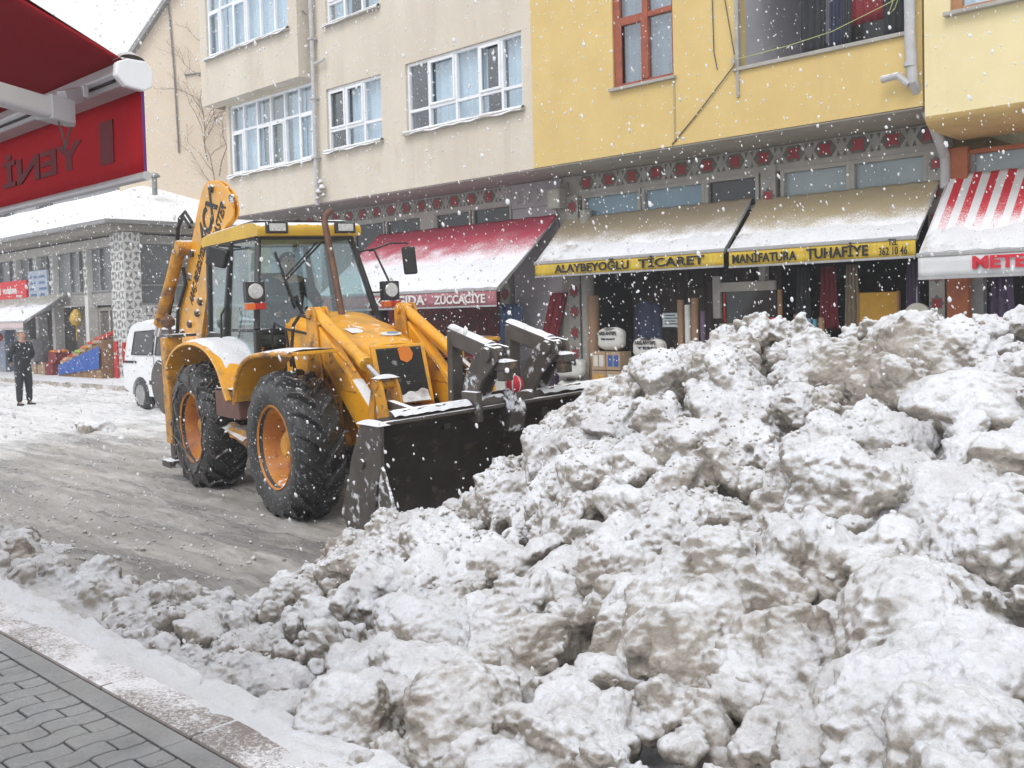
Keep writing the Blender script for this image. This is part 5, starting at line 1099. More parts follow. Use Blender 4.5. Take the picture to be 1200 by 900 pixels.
for x_, ch in ((-.12, False), (-2.32, True)):
    for s_ in (-1, 1): tyre_wheel(x_, .815*s_, s_, ch)
ax = MB()
for x_ in (-.12, -2.32):
    ax.tube([(x_,-.62,.66),(x_,.62,.66)], .075, 12); ax.lathe([(.10,-.14),(.17,-.08),(.18,.08),(.10,.14)], (x_,0,.64), 'y', 16)
D.part('axle', ax, M['yellow_worn'], smooth=True)
ch = MB(); ch.box(-3.6,.45,-.30,-.16,.62,.98); ch.box(-3.6,.45,.16,.30,.62,.98); ch.box(-3.4,.3,-.16,.16,.68,.9); ch.box(-2.0,-.65,-.52,.52,.55,1.05); ch.box(.10,.48,-.28,.28,.55,.95)
D.part('chassis', ch, M['yellow_worn'], bevel=.015)
ch = MB(); ch.box(-.95,.1,-.32,.32,.95,1.22); D.part('engine', ch, M['black'], bevel=.02)
# tool box, step, pipe
b = MB(); b.box(-1.55,-.92,-1.0,-.58,.84,1.10); B_ = D.part('toolbox', b, mat('rusty_toolbox',(.17,.075,.05),(.11,.055,.045),7,.6,bmp=.003), bevel=.012)
s = MB(); s.grid(lambda a, q: (-1.56+.65*a, -1.01+.44*q, 1.105+.035*(math.sin(math.pi*min(1,max(0,a*.94+.03)))*math.sin(math.pi*(q*.9+.05)))**.4), 20, 12); D.part('box_snow', s, M['snow_clean'], B_, smooth='all')
b = MB(); b.tube([(-1.75,-.78,.68),(-.98,-.86,.60)], .07, 12); b.box(-1.5,-1.0,-.9,-.62,.62,.72); st_ = D.part('step', b, M['yellow_worn'], smooth=True)
s = MB(); s.grid(lambda a, q: (-1.72+.72*a, -.80-.06*a-.10+.2*q, .70-.07*a+.045*math.sin(math.pi*q)*(.7+.3*noise.noise(Vector((a*5,q*2,0))))), 24, 8); D.part('step_snow', s, M['snow_mid'], st_, smooth='all')
# fenders
def strip(prof, y0, y1, t):
    mb = MB(); n = len(prof); up = []
    for i in range(n):
        a = Vector(prof[max(0,i-1)]); c_ = Vector(prof[min(n-1,i+1)]); d = (c_-a).normalized(); up.append((prof[i][0]+d.y*t, prof[i][1]-d.x*t))
    mb.prism(list(prof)+up[::-1], y0, y1, 'y'); return mb
def smooth_prof(P_, k=5):
    out = []; n = len(P_)
    for i in range(n-1):
        p0, p1, p2, p3 = P_[max(0,i-1)], P_[i], P_[i+1], P_[min(n-1,i+2)]
        for j in range(k):
            t = j/k; out.append(tuple(.5*((2*p1[q])+(-p0[q]+p2[q])*t+(2*p0[q]-5*p1[q]+4*p2[q]-p3[q])*t*t+(-p0[q]+3*p1[q]-3*p2[q]+p3[q])*t**3) for q in (0,1)))
    out.append(P_[-1]); return out
ff = smooth_prof([(-.92,1.02),(-.86,1.20),(-.70,1.37),(-.45,1.46),(-.15,1.49),(.18,1.50),(.42,1.50)])
rf_ = smooth_prof([(-2.98,1.26),(-2.78,1.42),(-2.45,1.53),(-2.05,1.56),(-1.65,1.50),(-1.35,1.34),(-1.18,1.12),(-1.10,1.02)])
for s_ in (-1, 1):
    y0, y1 = sorted((s_*1.04, s_*.60)); f_ = D.part('fender', strip(ff, y0, y1, .03), M['yellow'], smooth=True, bevel=.006)
    lip = MB(); lip.tube([(x, s_*1.04, z-.02) for x, z in ff], .022, 8); D.part('fender_lip', lip, M['yellow_worn'], f_, smooth=True)
    sn = MB(); sn.grid(lambda a, q: (lambda p: (p[0], y0+.02+(y1-y0-.04)*q, p[1]+.002+.022*math.sin(math.pi*q)**.5*(.7+.5*noise.noise(Vector((a*6,q*3,1))))))(ff[int(8+a*(len(ff)-9))]), 22, 8); D.part('fender_snow', sn, M['snow_clean'], f_, smooth='all')
    y0, y1 = sorted((s_*1.05, s_*.50)); f_ = D.part('fender', strip(rf_, y0, y1, .03), M['yellow'], smooth=True, bevel=.006)
    sk = MB(); sk.prism(rf_[8:-2]+[(-1.2,1.0),(-2.6,1.15)], s_*.515, s_*.50, 'y'); D.part('fender_skirt', sk, M['yellow_worn'], f_)
    def fs(a, q):
        i = 2+a*(len(rf_)-12); k = int(i); fr_ = i-k; p = (rf_[k][0]*(1-fr_)+rf_[min(k+1,len(rf_)-1)][0]*fr_, rf_[k][1]*(1-fr_)+rf_[min(k+1,len(rf_)-1)][1]*fr_)
        e_ = min(1, a*5, (1-a)*4)*min(1, q*6+.1, (1-q)*6+.1) + .35*noise.noise(Vector((a*7,q*4,s_)))
        return (p[0], y0+.03+(y1-y0-.06)*q, p[1]-.012+.045*max(0,min(1,e_)))
    sn = MB(); sn.grid(fs, 50, 20); D.part('fender_snow', sn, M['snow_clean'], f_, smooth='all')
# hood
def lerp(a, b, t): return a+(b-a)*t
hd = MB()
def hood(a, q):     # a: rear to front, q: around from right bottom over the top to left bottom
    x = lerp(-.98, .32, a); hw = lerp(.46, .275, a); zt = lerp(1.80, 1.50, a) + .02*math.sin(math.pi*a); zb = lerp(1.30, 1.02, a)
    ang = q*2-1
    if abs(ang) < .62: y = hw*ang/.62*.93; z = zt - .055*(abs(ang)/.62)**3
    else: t = (abs(ang)-.62)/.38; y = math.copysign(hw*(.93+.07*min(1,t*3)), ang); z = lerp(zt-.055, zb, t)
    return (x + (.12*(1-(z-1)/.5) if a > .99 else 0), y, z)
hd.grid(hood, 24, 40); H_ = D.part('hood', hd, M['yellow'], smooth=True, angle=60, solid=.012)
gr = MB(); g0 = [(.325,-.27,1.495),(.325,.27,1.495),(.47,.265,.98),(.47,-.265,.98)]
gr.add([(x+dx,y,z) for dx in (0,.03) for x,y,z in g0], [(0,1,2,3),(7,6,5,4),(0,4,5,1),(1,5,6,2),(2,6,7,3),(3,7,4,0)]); G_ = D.part('grille', gr, M['yellow'], bevel=.008)
gr = MB(); f_ = lambda y, t, o: (lerp(.355,.50,t)+o, y, lerp(1.495,.98,t))
gr.add([f_(-.225,.05,.004),f_(.225,.05,.004),f_(.225,.93,.004),f_(-.225,.93,.004),f_(-.225,.05,-.01),f_(.225,.05,-.01),f_(.225,.93,-.01),f_(-.225,.93,-.01)],[(0,1,2,3),(7,6,5,4),(0,4,5,1),(1,5,6,2),(2,6,7,3),(3,7,4,0)])
for i in range(26): t = .08+.033*i; gr.bar(f_(-.22,t,.008), f_(.22,t,.008), .008, .008)
D.part('grille_mesh', gr, mat('grille_black',(.022,.023,.024),(.04,.04,.04),30,.6,spots=((.6,.62,.66),.60,9)), G_)
em = MB(); em.prism([(.0,.07),(.06,.055),(.085,0),(.06,-.05),(.01,-.075),(-.05,-.05),(-.06,.045)], 0, .01, 'x'); em.v = [(lerp(.355,.50,.12+.0)+.02+x-(z)*.28, y+.04, 1.41+z) for x, y, z in em.v]; D.part('emblem', em, M['orange'], G_)
gs = MB(); gs.grid(lambda a, q: (.50+.05*q+.0, -.2+.4*a, 1.0+.12*(1-q)*(.7+.4*noise.noise(Vector((a*4,q,0))))), 16, 6); D.part('grille_snow', gs, M['snow_clean'], G_, smooth='all')
dc = MB(); dc.prism([(.09*math.cos(t), .055*math.sin(t)) for t in [i*math.pi/12 for i in range(24)]], 0, .006, 'z'); dc.v = [(.06+v[1]*1.15, .10+v[0]*1.2, 1.602-(v[1])*.26+v[2]-.02) for v in dc.v]; dd = D.part('badge', dc, M['paper'], H_)
dc = MB(); dc.prism([(.05*math.cos(t), .032*math.sin(t)) for t in [i*math.pi/12 for i in range(24)]], .006, .010, 'z'); dc.v = [(.05+v[1]*1.15, .125+v[0]*1.2, 1.602-(v[1]-.01)*.26+v[2]-.02) for v in dc.v]; D.part('badge_centre', dc, M['bottle'], dd)
sn = MB(); sn.grid(lambda a, q: (-.25+.18*a, -.22+.15*q, 1.655-.04*a+.02*math.sin(math.pi*a)*math.sin(math.pi*q)-.008), 10, 10); D.part('hood_snow', sn, M['snow_clean'], H_, smooth='all')
# side panel under the hood with hoses
for a_, b_ in ((-.47,-.455),(.455,.47)): sp = MB(); sp.prism([(-.98,1.72),(-.45,1.62),(-.42,1.18),(-1.0,1.22)], a_, b_, 'y'); D.part('side_panel', sp, M['yellow'], bevel=.006)
for y in (-.56,.56):
    hs_ = MB(); hs_.tube([(-.62,y*.95,1.15),(-.66,y,1.45),(-.58,y,1.70),(-.42,y,1.79),(-.26,y*.95,1.76)], .016, 8); hs_.tube([(-1.1,y*.9,1.25),(-1.12,y,1.55),(-1.02,y,1.72),(-.9,y*.9,1.66),(-.88,y*.85,1.3)], .013, 8)
    hs_.tube([(-.9,y*.9,1.66),(-.6,y*.86,1.63),(-.3,y*.86,1.60)], .012, 8)
    D.part('hose', hs_, M['rubber'], smooth=True)
# exhaust
ex = MB(); ex.tube([(-.78,.05,1.66),(-.93,.05,2.20),(-1.08,.05,2.70),(-1.08,.075,2.77),(-1.05,.13,2.815)], [.034,.034,.032,.032,.030], 14); ex.lathe([(.05,-.01),(.05,.03),(.036,.035)], (-.78,.05,1.70), 'z', 14); D.part('exhaust', ex, M['rust'], smooth=True)
# loader tower, arms, rams
for s_ in (-1, 1):
    y = .455*s_
    tw = MB(); tw.prism([(-.40,1.05),(-.36,1.80),(-.31,1.86),(-.22,1.86),(-.17,1.78),(-.08,1.05)], y-.075, y-.055); tw.prism([(-.40,1.05),(-.36,1.80),(-.31,1.86),(-.22,1.86),(-.17,1.78),(-.08,1.05)], y+.055, y+.075); tw.box(-.42,-.05,y-.09,y+.09,.75,1.06)
    tw.lathe([(.045,-.10),(.045,.10)], (-.27,y,1.80), 'y', 14); tw.lathe([(.035,-.095),(.035,.095)], (-.26,y,1.42), 'y', 12); D.part('loader_tower', tw, M['yellow_worn'], bevel=.006)
    am = MB(); am.prism([(-.33,1.62),(-.27,1.70),(-.16,1.68),(.42,1.25),(.78,.97),(1.20,.78),(1.52,.66),(1.57,.54),(1.50,.46),(1.15,.52),(.62,.72),(.45,.86),(.02,1.22),(-.30,1.50)], y-.05, y+.05); A_ = D.part('loader_arm', am, M['yellow'], bevel=.01)
    pl = MB(); pl.prism([(-.10,1.40),(.05,1.50),(.40,1.24),(.52,1.12),(.20,1.14)], y-.058, y+.058); D.part('arm_plate', pl, M['yellow_worn'], A_, bevel=.005)
    if s_ < 0:
        sn = MB(); sn.grid(lambda a, q: (lerp(.46,.80,a), y-.05+.10*q, lerp(1.225,.963,a)+.028*math.sin(math.pi*q)**.5*math.sin(math.pi*min(1,a+.15))), 16, 8); D.part('arm_snow', sn, M['snow_clean'], A_, smooth='all')
    cy = MB(); cy.tube([(-.27,y,1.80),(.60,y,1.375)], .052, 18); cy.lathe([(.06,-.02),(.06,.02)], (-.27,y,1.80), 'y', 14); cy.tube([(.55,y,1.40),(.625,y,1.363)], .062, 18); C_ = D.part('lift_cylinder', cy, M['yellow'], smooth=True)
    rd = MB(); rd.tube([(.62,y,1.366),(.93,y,1.215)], .024, 14); D.part('rod', rd, M['rod'], C_, smooth=True)
    pp = MB(); pp.tube([(-.1,y+.03*s_,1.62),(.1,y+.04*s_,1.51),(.50,y+.04*s_,1.30)], .012, 8); pp.tube([(.05,y,1.40),(.75,y,.92)], .012, 8); D.part('pipe', pp, M['yellow'], C_, smooth=True)
    yk = MB()
    for dy in (-.075, .075):
        yk.prism([(.88,1.26),(.98,1.27),(1.03,1.18),(1.10,.95),(.98,.90),(.90,1.12),(.86,.92),(.76,.95)], y+dy-.012, y+dy+.012)
    yk.lathe([(.04,-.10),(.04,.10)], (.94,y,1.21), 'y', 14); Y_ = D.part('bellcrank', yk, M['yellow_worn'], bevel=.004)
    sn = MB(); sn.grid(lambda a, q: (.87+.14*a, y-.10+.20*q, 1.262+.03*math.sin(math.pi*a)*math.sin(math.pi*q)**.5), 10, 10); D.part('crank_snow', sn, M['snow_clean'], Y_, smooth='all')
    lk = MB(); lk.bar((1.0,y,1.05),(1.85,y,.95),.06,.07); D.part('tilt_link', lk, M['steel'], bevel=.006)
# bucket (tipped a little to its right)
BM = Matrix.Translation((0,0,1.1)) @ Matrix.Rotation(R(1.6), 4, 'X') @ Matrix.Translation((0,0,-1.1))
def tilt(mb): mb.v = [tuple(BM @ Vector(p)) for p in mb.v]; return mb
back = smooth_prof([(2.02,1.085),(1.86,.98),(1.70,.80),(1.62,.58),(1.62,.38),(1.72,.20),(1.90,.10),(2.12,.07),(2.42,.05)], 4)
bk = strip(back, -1.165, 1.165, .03); BK = D.part('bucket', tilt(bk), [M['steel_in']][0], smooth=True)
for s_ in (-1, 1):
    sp = MB(); y0, y1 = sorted((1.165*s_, 1.195*s_)); sp.prism([(1.90,1.075),(2.20,1.085),(2.17,.82),(2.06,.60),(1.98,.27),(1.72,.12),(1.50,.40)], y0, y1); sp.prism([(2.14,.82),(2.185,.78),(2.36,.40),(2.46,.04),(2.10,.05),(2.08,.56)], y0+.004, y1-.004)
    sp.lathe([(.035,-.03),(.035,.03)], (1.90,1.18*s_,.80), 'y', 12)
    D.part('bucket_side', tilt(sp), M['steel_snow'] if s_ < 0 else M['steel'], BK, bevel=.005)
    sn = MB(); sn.grid(lambda a, q: (1.89+.32*a, y0-.02+.10*q if s_ < 0 else y1-.08+.1*q, 1.083+.03*math.sin(math.pi*min(1,a+.05))**.5*math.sin(math.pi*q)**.5), 14, 8); D.part('edge_snow', tilt(sn), M['snow_clean'], BK, smooth='all')
tp = MB(); tp.tube([(1.98,-.98,1.115),(1.98,-.36,1.115)], .034, 12); tp.tube([(1.98,.22,1.115),(1.98,1.10,1.115)], .034, 12); tp.tube([(2.0,-.3,1.10),(2.0,.2,1.10)], .055, 14); tp.box(1.92,2.07,-1.16,1.16,1.06,1.085); D.part('top_rail', tilt(tp), M['steel'], BK, smooth=True, bevel=.004)
for a0, a1 in ((-1.0,-.36),(.30,1.12)):
    sn = MB(); sn.grid(lambda a, q: (1.94+.12*q, a0+(a1-a0)*a, 1.138+.018*math.sin(math.pi*q)-.03*q+.014*noise.noise(Vector((a*9,q,a0)))), 60, 6); D.part('rail_snow', tilt(sn), M['snow_clean'], BK, smooth='all')
hg = MB(); hg.prism([(1.86,1.16),(2.06,1.19),(2.12,1.02),(2.06,.86),(1.96,.9)], -.06, .08); hg.lathe([(.075,-.08),(.075,.08)], (2.02,.0,1.06), 'y', 16); hg.box(1.9,2.1,-.35,-.30,.98,1.2); D.part('bucket_hinge', tilt(hg), M['steel_snow'], BK, bevel=.006)
# folded pallet forks on top
for i, y in enumerate((-.27, .27)):
    fk = MB()
    lv = [(1.82,1.08),(1.95,1.06),(2.12,1.28),(2.32,1.42),(2.30,1.52),(2.18,1.54),(2.04,1.46),(1.88,1.28)]
    fk.prism(lv, y-.035, y-.010); fk.prism(lv, y+.075, y+.10)
    Fk = D.part('pallet_fork', tilt(fk), M['steel_snow'], bevel=.005)
    tn = MB(); tn.bar((2.20,y+.03,1.475),(1.70,y+.03,1.595),.10,.13); tn.lathe([(.055,-.09),(.055,.11)], (2.21,y+.03,1.47), 'y', 14); D.part('fork_arm', tilt(tn), M['steel'], Fk, bevel=.012)
    tn = MB(); tn.bar((1.70,y+.03,1.64),(1.63,y+.03,.92),.10,.07,(1,0,0)); D.part('fork_tine', tilt(tn), M['steel'], Fk, bevel=.008)
    tn = MB(); tn.box(2.24,2.38,y-.01,y+.10,1.36,1.42); tn.box(2.26,2.34,y+.0,y+.09,1.28,1.36); D.part('fork_stop', tilt(tn), M['steel'], Fk, bevel=.008)
    sn = MB(); sn.grid(lambda a, q: (lerp(2.19,1.68,a), y-.02+.10*q, lerp(1.538,1.665,a)+.024*math.sin(math.pi*q)**.6*(.8+.4*noise.noise(Vector((a*7,q,y))))), 30, 8); D.part('fork_snow', tilt(sn), M['snow_clean'], Fk, smooth='all')
    sn = MB(); sn.grid(lambda a, q: (2.235+.15*a, y-.015+.12*q, 1.418+.02*math.sin(math.pi*q)**.5*math.sin(math.pi*a)**.5), 10, 8); D.part('fork_snow', tilt(sn), M['snow_clean'], Fk, smooth='all')
# ---- cab
def quad_bar(mb, pts, w, h=None, closed=False):
    for a, b_ in zip(pts, pts[1:] + (pts[:1] if closed else [])): mb.bar(a, b_, w, h)
FT = (-1.45,.50,2.60); FBt = (-1.20,.67,1.66); RT = (-2.72,.56,2.60); RB = (-2.62,.64,1.60)
cf = MB()
for s_ in (-1, 1):
    m_ = lambda p: (p[0], p[1]*s_, p[2])
    cf.bar(m_(FT), m_(FBt), .055, .06); cf.bar(m_(FBt), (-1.22,.67*s_,1.15), .06, .07); cf.bar(m_(RT), m_(RB), .06, .06)
    cf.bar(m_((-2.1,.535,2.58)), m_((-2.16,.66,1.50)), .05, .06); cf.bar(m_((-1.22,.67,1.66)), m_((-1.24,.67,1.2)), .05)
    cf.bar(m_((-1.22,.675,1.20)), m_((-2.62,.66,1.20)), .06, .09); cf.bar(m_((-2.16,.66,1.60)), m_((-2.62,.66,1.62)), .05)
    cf.bar(m_((-1.45,.50,2.585)), m_((-2.72,.56,2.585)), .06, .07); cf.bar(m_((-1.24,.672,1.66)), m_((-1.86,.672,1.66)), .03, .03)
    cf.prism([(-1.24,1.22),(-2.6,1.22),(-2.66,1.58),(-2.18,1.54),(-2.02,1.40),(-1.86,1.30),(-1.24,1.27)], .64*s_-.012, .64*s_+.012)
cf.bar((-1.45,-.5,2.585),(-1.45,.5,2.585),.06,.07); cf.bar((-1.20,-.67,1.64),(-1.20,.67,1.64),.05,.06); cf.bar((-2.72,-.55,2.58),(-2.72,.55,2.58),.06); cf.bar((-2.64,-.64,1.6),(-2.64,.64,1.6),.06)
cf.box(-2.62,-1.22,-.64,.64,1.05,1.18)
CB = D.part('cab', cf, M['black'], bevel=.012)
def pane(P4, t=.008, name='cab_window'):
    P4 = [Vector(p) for p in P4]; n = (P4[1]-P4[0]).cross(P4[3]-P4[0]).normalized()*t; mb = MB(); mb.add([p for p in P4]+[p+n for p in P4], [(0,1,2,3),(7,6,5,4),(0,4,5,1),(1,5,6,2),(2,6,7,3),(3,7,4,0)]); return D.part(name, mb, M['cabglass'], CB)
pane([(-1.20,-.65,1.67),(-1.20,.65,1.67),(-1.44,.485,2.56),(-1.44,-.485,2.56)], name='windscreen')
pane([(-2.64,-.62,1.63),(-2.64,.62,1.63),(-2.71,.53,2.56),(-2.71,-.53,2.56)])
for s_ in (-1, 1):
    pane([(-1.24,.665*s_,1.25),(-1.88,.665*s_,1.28),(-2.13,.655*s_,1.52),(-2.08,.54*s_,2.56),(-1.47,.51*s_,2.56)][0:1]+[(-2.13,.66*s_,1.30),(-2.08,.54*s_,2.56),(-1.46,.51*s_,2.56)])
    pane([(-2.18,.655*s_,1.60),(-2.60,.64*s_,1.64),(-2.69,.565*s_,2.56),(-2.12,.545*s_,2.56)])
# interior
it = MB(); it.box(-2.35,-1.85,-.24,.24,1.45,1.58); it.box(-2.42,-2.28,-.24,.24,1.55,2.25); it.box(-2.3,-1.9,-.2,.2,1.18,1.45); St = D.part('seat', it, plain('seat_fabric',(.10,.09,.07)), CB, bevel=.04)
it = MB(); it.box(-1.42,-1.24,-.30,.30,1.2,1.72); it.bar((-1.36,0,1.6),(-1.52,0,1.86),.05); D.part('dashboard', it, M['black'], CB, bevel=.02)
it = MB(); it.tube([(-1.54+.10*math.sin(t)*.55, .18*math.cos(t), 1.88+.14*math.sin(t)) for t in [i*math.pi/12 for i in range(25)]], .014, 8); D.part('steering_wheel', it, M['black'], CB, smooth=True)
it = MB(); it.box(-2.60,-2.35,-.60,-.20,1.2,1.7); it.box(-2.5,-2.2,-.62,-.45,1.2,1.9); D.part('console', it, plain('khaki_console',(.22,.20,.10)), CB, bevel=.03)
# roof
rf = MB(); rp = smooth_prof([(-1.30,2.58),(-1.29,2.66),(-1.36,2.715),(-1.6,2.735),(-2.2,2.72),(-2.75,2.69),(-2.86,2.64),(-2.85,2.57)], 4)
n_ = len(rp); vs = []
for yy, k in ((-.60,.90),(-.585,.97),(-.54,1.0),(0,1.012),(.54,1.0),(.585,.97),(.60,.90)):
    vs += [(-2.05+(x+2.05)*(.985 if abs(yy) > .56 else 1), yy*(1-.06*(x+2.86)/1.5), 2.57+(z-2.57)*k) for x, z in rp]
fs = [(j*n_+i, j*n_+i+1, (j+1)*n_+i+1, (j+1)*n_+i) for j in range(6) for i in range(n_-1)] + [tuple(range(n_)), tuple(6*n_+i for i in range(n_))] + [(j*n_, (j+1)*n_, (j+1)*n_+n_-1, j*n_+n_-1) for j in range(6)]
rf.add(vs, fs); RF = D.part('cab_roof', rf, M['roof_yellow'], smooth=True, angle=50)
for y in (-.37,.37):
    lb = MB(); lb.box(-1.30,-1.262,y-.115,y+.115,2.60,2.715); L_ = D.part('work_lamp', lb, M['black'], RF, bevel=.01)
    lb = MB(); lb.box(-1.262,-1.254,y-.085,y+.085,2.62,2.695); D.part('lens', lb, M['lens'], L_, bevel=.004)
sn = MB(); sn.grid(lambda a, q: (-2.84+1.5*a, -.575+1.15*q, 2.70+.03*a+.035*min(1,a*8,(1-a)*8)*min(1,q*8,(1-q)*8)*(.7+.5*noise.noise(Vector((a*4,q*3,2))))), 40, 24); D.part('roof_snow', sn, M['snow_clean'], RF, smooth='all')
# wiper
wp = MB(); wp.tube([(-1.40,.14,2.50),(-1.31,-.28,2.15)], .010, 6); wp.tube([(-1.40,.10,2.51),(-1.31,-.30,2.17)], .008, 6); wp.tube([(-1.385,-.36,2.42),(-1.31,-.30,2.15),(-1.225,-.24,1.86)], .013, 6); wp.tube([(-1.25,-.22,1.98),(-1.205,-.14,1.66)], .016, 6); D.part('wiper', wp, M['rubber'], CB, smooth=True)
# mirrors and lamps on brackets
for s_ in (-1, 1):
    if s_ < 0:
        br = MB(); br.tube([(-1.78,-.56,2.50),(-1.80,-.78,2.52),(-1.90,-.80,2.48)], .012, 6); br.tube([(-2.3,-.57,2.5),(-2.0,-.70,2.54),(-1.88,-.8,2.50)], .010, 6)
        mr = MB(); mr.bar((-1.94,-.84,2.44),(-1.80,-.70,2.38),.10,.20); c0 = None
    else:
        br = MB(); br.tube([(-1.44,.50,2.40),(-1.38,.74,2.44),(-1.20,.80,2.10),(-1.08,.82,1.72)], .013, 6); br.tube([(-1.40,.70,2.42),(-1.40,.95,2.50),(-1.38,1.15,2.50),(-1.38,1.17,2.42)], .011, 6); br.tube([(-1.30,.62,1.98),(-1.12,.82,1.98)], .011, 6)
        mr = MB(); mr.bar((-1.38,1.16,2.46),(-1.36,1.17,2.16),.16,.05,(1,0,0))
    D.part('bracket', br, M['black'], CB, smooth=True); mo = D.part('mirror', mr, M['black'], CB, bevel=.02)
    x0, y0, z0 = (-1.12, -.70, 2.03) if s_ < 0 else (-1.10, .76, 1.99)
    lb = MB(); lb.box(x0-.06,x0+.03,y0-.095,y0+.095,z0-.10,z0+.10); lb.bar((x0-.03,y0,z0),(x0-.10,y0-.05*s_,z0),.03); L_ = D.part('work_lamp', lb, M['black'], CB, bevel=.012)
    lb = MB(); lb.lathe([(.075,0),(.07,.006),(.001,.010)], (x0+.032,y0,z0+.005), 'x', 20); D.part('lens', lb, M['lens'], CB, smooth=True)
    lb = MB(); lb.box(x0-.04,x0+.035,y0-.095,y0-.01,z0-.17,z0-.11); D.part('indicator', lb, M['lamporange'], CB, bevel=.006)
    lb = MB(); lb.box(x0-.04,x0+.035,y0-.008,y0+.095,z0-.17,z0-.11); D.part('side_light', lb, M['lampred'], CB, bevel=.006)
# door details and grab handle
dh = MB(); dh.tube([(-2.02,-.70,1.38),(-2.05,-.73,1.5),(-2.02,-.72,1.82),(-2.0,-.68,1.9)], .012, 6); dh.box(-1.98,-1.82,-.685,-.675,1.34,1.42); D.part('door_handle', dh, M['black'], CB)
dh = MB(); dh.box(-2.08,-1.86,-.682,-.676,1.36,1.42); D.part('sticker', dh, M['yellowboard'], CB)
# ---- rear frame, stabilisers, backhoe
rfm = MB(); rfm.box(-3.50,-3.30,-.84,.84,.72,.98); rfm.box(-3.50,-3.30,-.84,.84,1.28,1.48); rfm.box(-3.48,-3.32,-.8,-.66,.98,1.28); rfm.box(-3.48,-3.32,.66,.8,.98,1.28); rfm.box(-3.3,-3.02,-.90,-.84,.80,.94); rfm.box(-3.3,-3.02,.84,.90,.80,.94); rfm.box(-3.4,-2.7,-.4,.4,.7,1.15)
D.part('rear_frame', rfm, M['yellow_worn'], bevel=.015)
for s_ in (-1, 1):
    sb = MB(); y0, y1 = sorted((.82*s_, 1.01*s_)); sb.box(-3.22,-3.02,y0,y1,.42,1.60); S_ = D.part('stabiliser_leg', sb, M['yellow_worn'], bevel=.015)
    sb = MB(); sb.box(-3.19,-3.05,y0+.03,y1-.03,.24,.42); sb.box(-3.27,-2.98,y0-.05,y1+.05,.16,.24); D.part('foot', sb, M['steel_snow'], S_, bevel=.01)
    if s_ < 0:
        sb = MB(); sb.tube([(-3.12,-.92,1.60),(-3.12,-.92,1.70)], .02, 8); sb.lathe([(.01,-.07),(.075,-.03),(.08,.03),(.01,.08)], (-3.14,-.93,1.76), 'z', 14); D.part('cap_valve', sb, M['rust'], S_, smooth=True)
        sb = MB(); sb.box(-3.3,-2.85,-.98,-.72,1.6,1.63); D.part('bracket_plate', sb, M['steel_snow'], S_)
KP = MB(); KP.box(-4.0,-3.62,-.62,-.22,.75,1.50); KP.lathe([(.10,-.5),(.10,.42)], (-3.85,-.42,1.1), 'z', 16); D.part('kingpost', KP, M['yellow_worn'], bevel=.015)
bo = smooth_prof([(-4.45,1.42),(-4.28,1.80),(-4.02,2.18),(-3.78,2.50),(-3.55,2.78),(-3.30,3.08),(-3.06,3.28),(-2.78,3.30),(-2.48,3.22),(-2.25,3.05),(-2.24,2.86),(-2.50,2.76),(-2.92,2.52),(-3.25,1.99),(-3.50,1.60),(-3.80,1.22),(-4.15,1.10)], 3)
bm2 = MB(); bm2.prism(bo, -.45, -.43); bm2.prism(bo, -.40, -.38)
inn = [(-3.42+(x+3.42)*.94, 2.3+(z-2.3)*.955) for x, z in bo]; bm2.prism(inn, -.43, -.40); BO = D.part('boom', bm2, M['yellow'], bevel=.006)
for x, z in ((-2.81,3.21),(-2.20,3.04),(-3.60,2.55),(-3.75,2.28),(-3.55,1.85),(-3.42,1.98),(-3.85,1.72),(-4.15,1.62),(-3.9,1.40)): bt = MB(); bt.lathe([(.045,0),(.045,-.03),(.02,-.045),(.001,-.046)], (x,-.45,z), 'y', 12); D.part('pin', bt, M['steel_snow'], BO, smooth=True)
cy = MB(); cy.tube([(-3.78,-.56,2.58),(-4.02,-.56,2.34),(-4.72,-.56,1.74)], .075, 16); cy.lathe([(.09,-.1),(.09,.12)], (-3.72,-.50,2.62), 'y', 14); CY = D.part('boom_cylinder', cy, M['yellow_worn'], smooth=True)
cy = MB(); cy.tube([(-4.72,-.56,1.74),(-4.86,-.56,1.60)], .04, 12); D.part('rod', cy, M['rod'], CY, smooth=True)
hs_ = MB(); hs_.tube([(-3.55,-.48,2.85),(-3.70,-.5,2.98),(-3.90,-.52,2.86),(-3.98,-.52,2.55),(-4.2,-.5,2.2),(-4.55,-.48,1.85)], .020, 8); hs_.tube([(-3.5,-.47,2.9),(-3.66,-.49,3.04),(-3.86,-.5,2.98),(-4.02,-.5,2.6)], .018, 8)
hs_.tube([(-3.9,-.48,2.4),(-3.85,-.48,2.2),(-4.2,-.48,1.9),(-4.3,-.48,1.6)], .022, 8); D.part('hose', hs_, M['rubber'], BO, smooth=True)
# dipper and digging bucket folded behind
dp = MB(); dp.prism([(-2.95,3.22),(-2.7,3.12),(-3.9,2.0),(-4.8,1.15),(-5.05,1.2),(-4.3,2.3)], -.32, -.20); D.part('dipper', dp, M['yellow_worn'], bevel=.01)
ring = smooth_prof([(-4.40,1.22),(-4.72,1.25),(-4.95,1.10),(-4.95,.88),(-4.78,.70),(-4.5,.62)], 4)
bk2 = strip(ring, -.62, -.04, .03); DB = D.part('digging_bucket', bk2, M['steel_snow'], smooth=True)
sd = MB(); sd.prism(ring+[(-4.40,.9)], -.64, -.62); sd.prism(ring+[(-4.40,.9)], -.04, -.02); D.part('bucket_side', sd, M['steel'], DB)
th = MB()
for i in range(4): y = -.58+.16*i; th.prism([(-4.53,.60),(-4.30,.57),(-4.53,.67)], y-.03, y+.03)
D.part('bucket_tooth', th, M['steel'], DB)
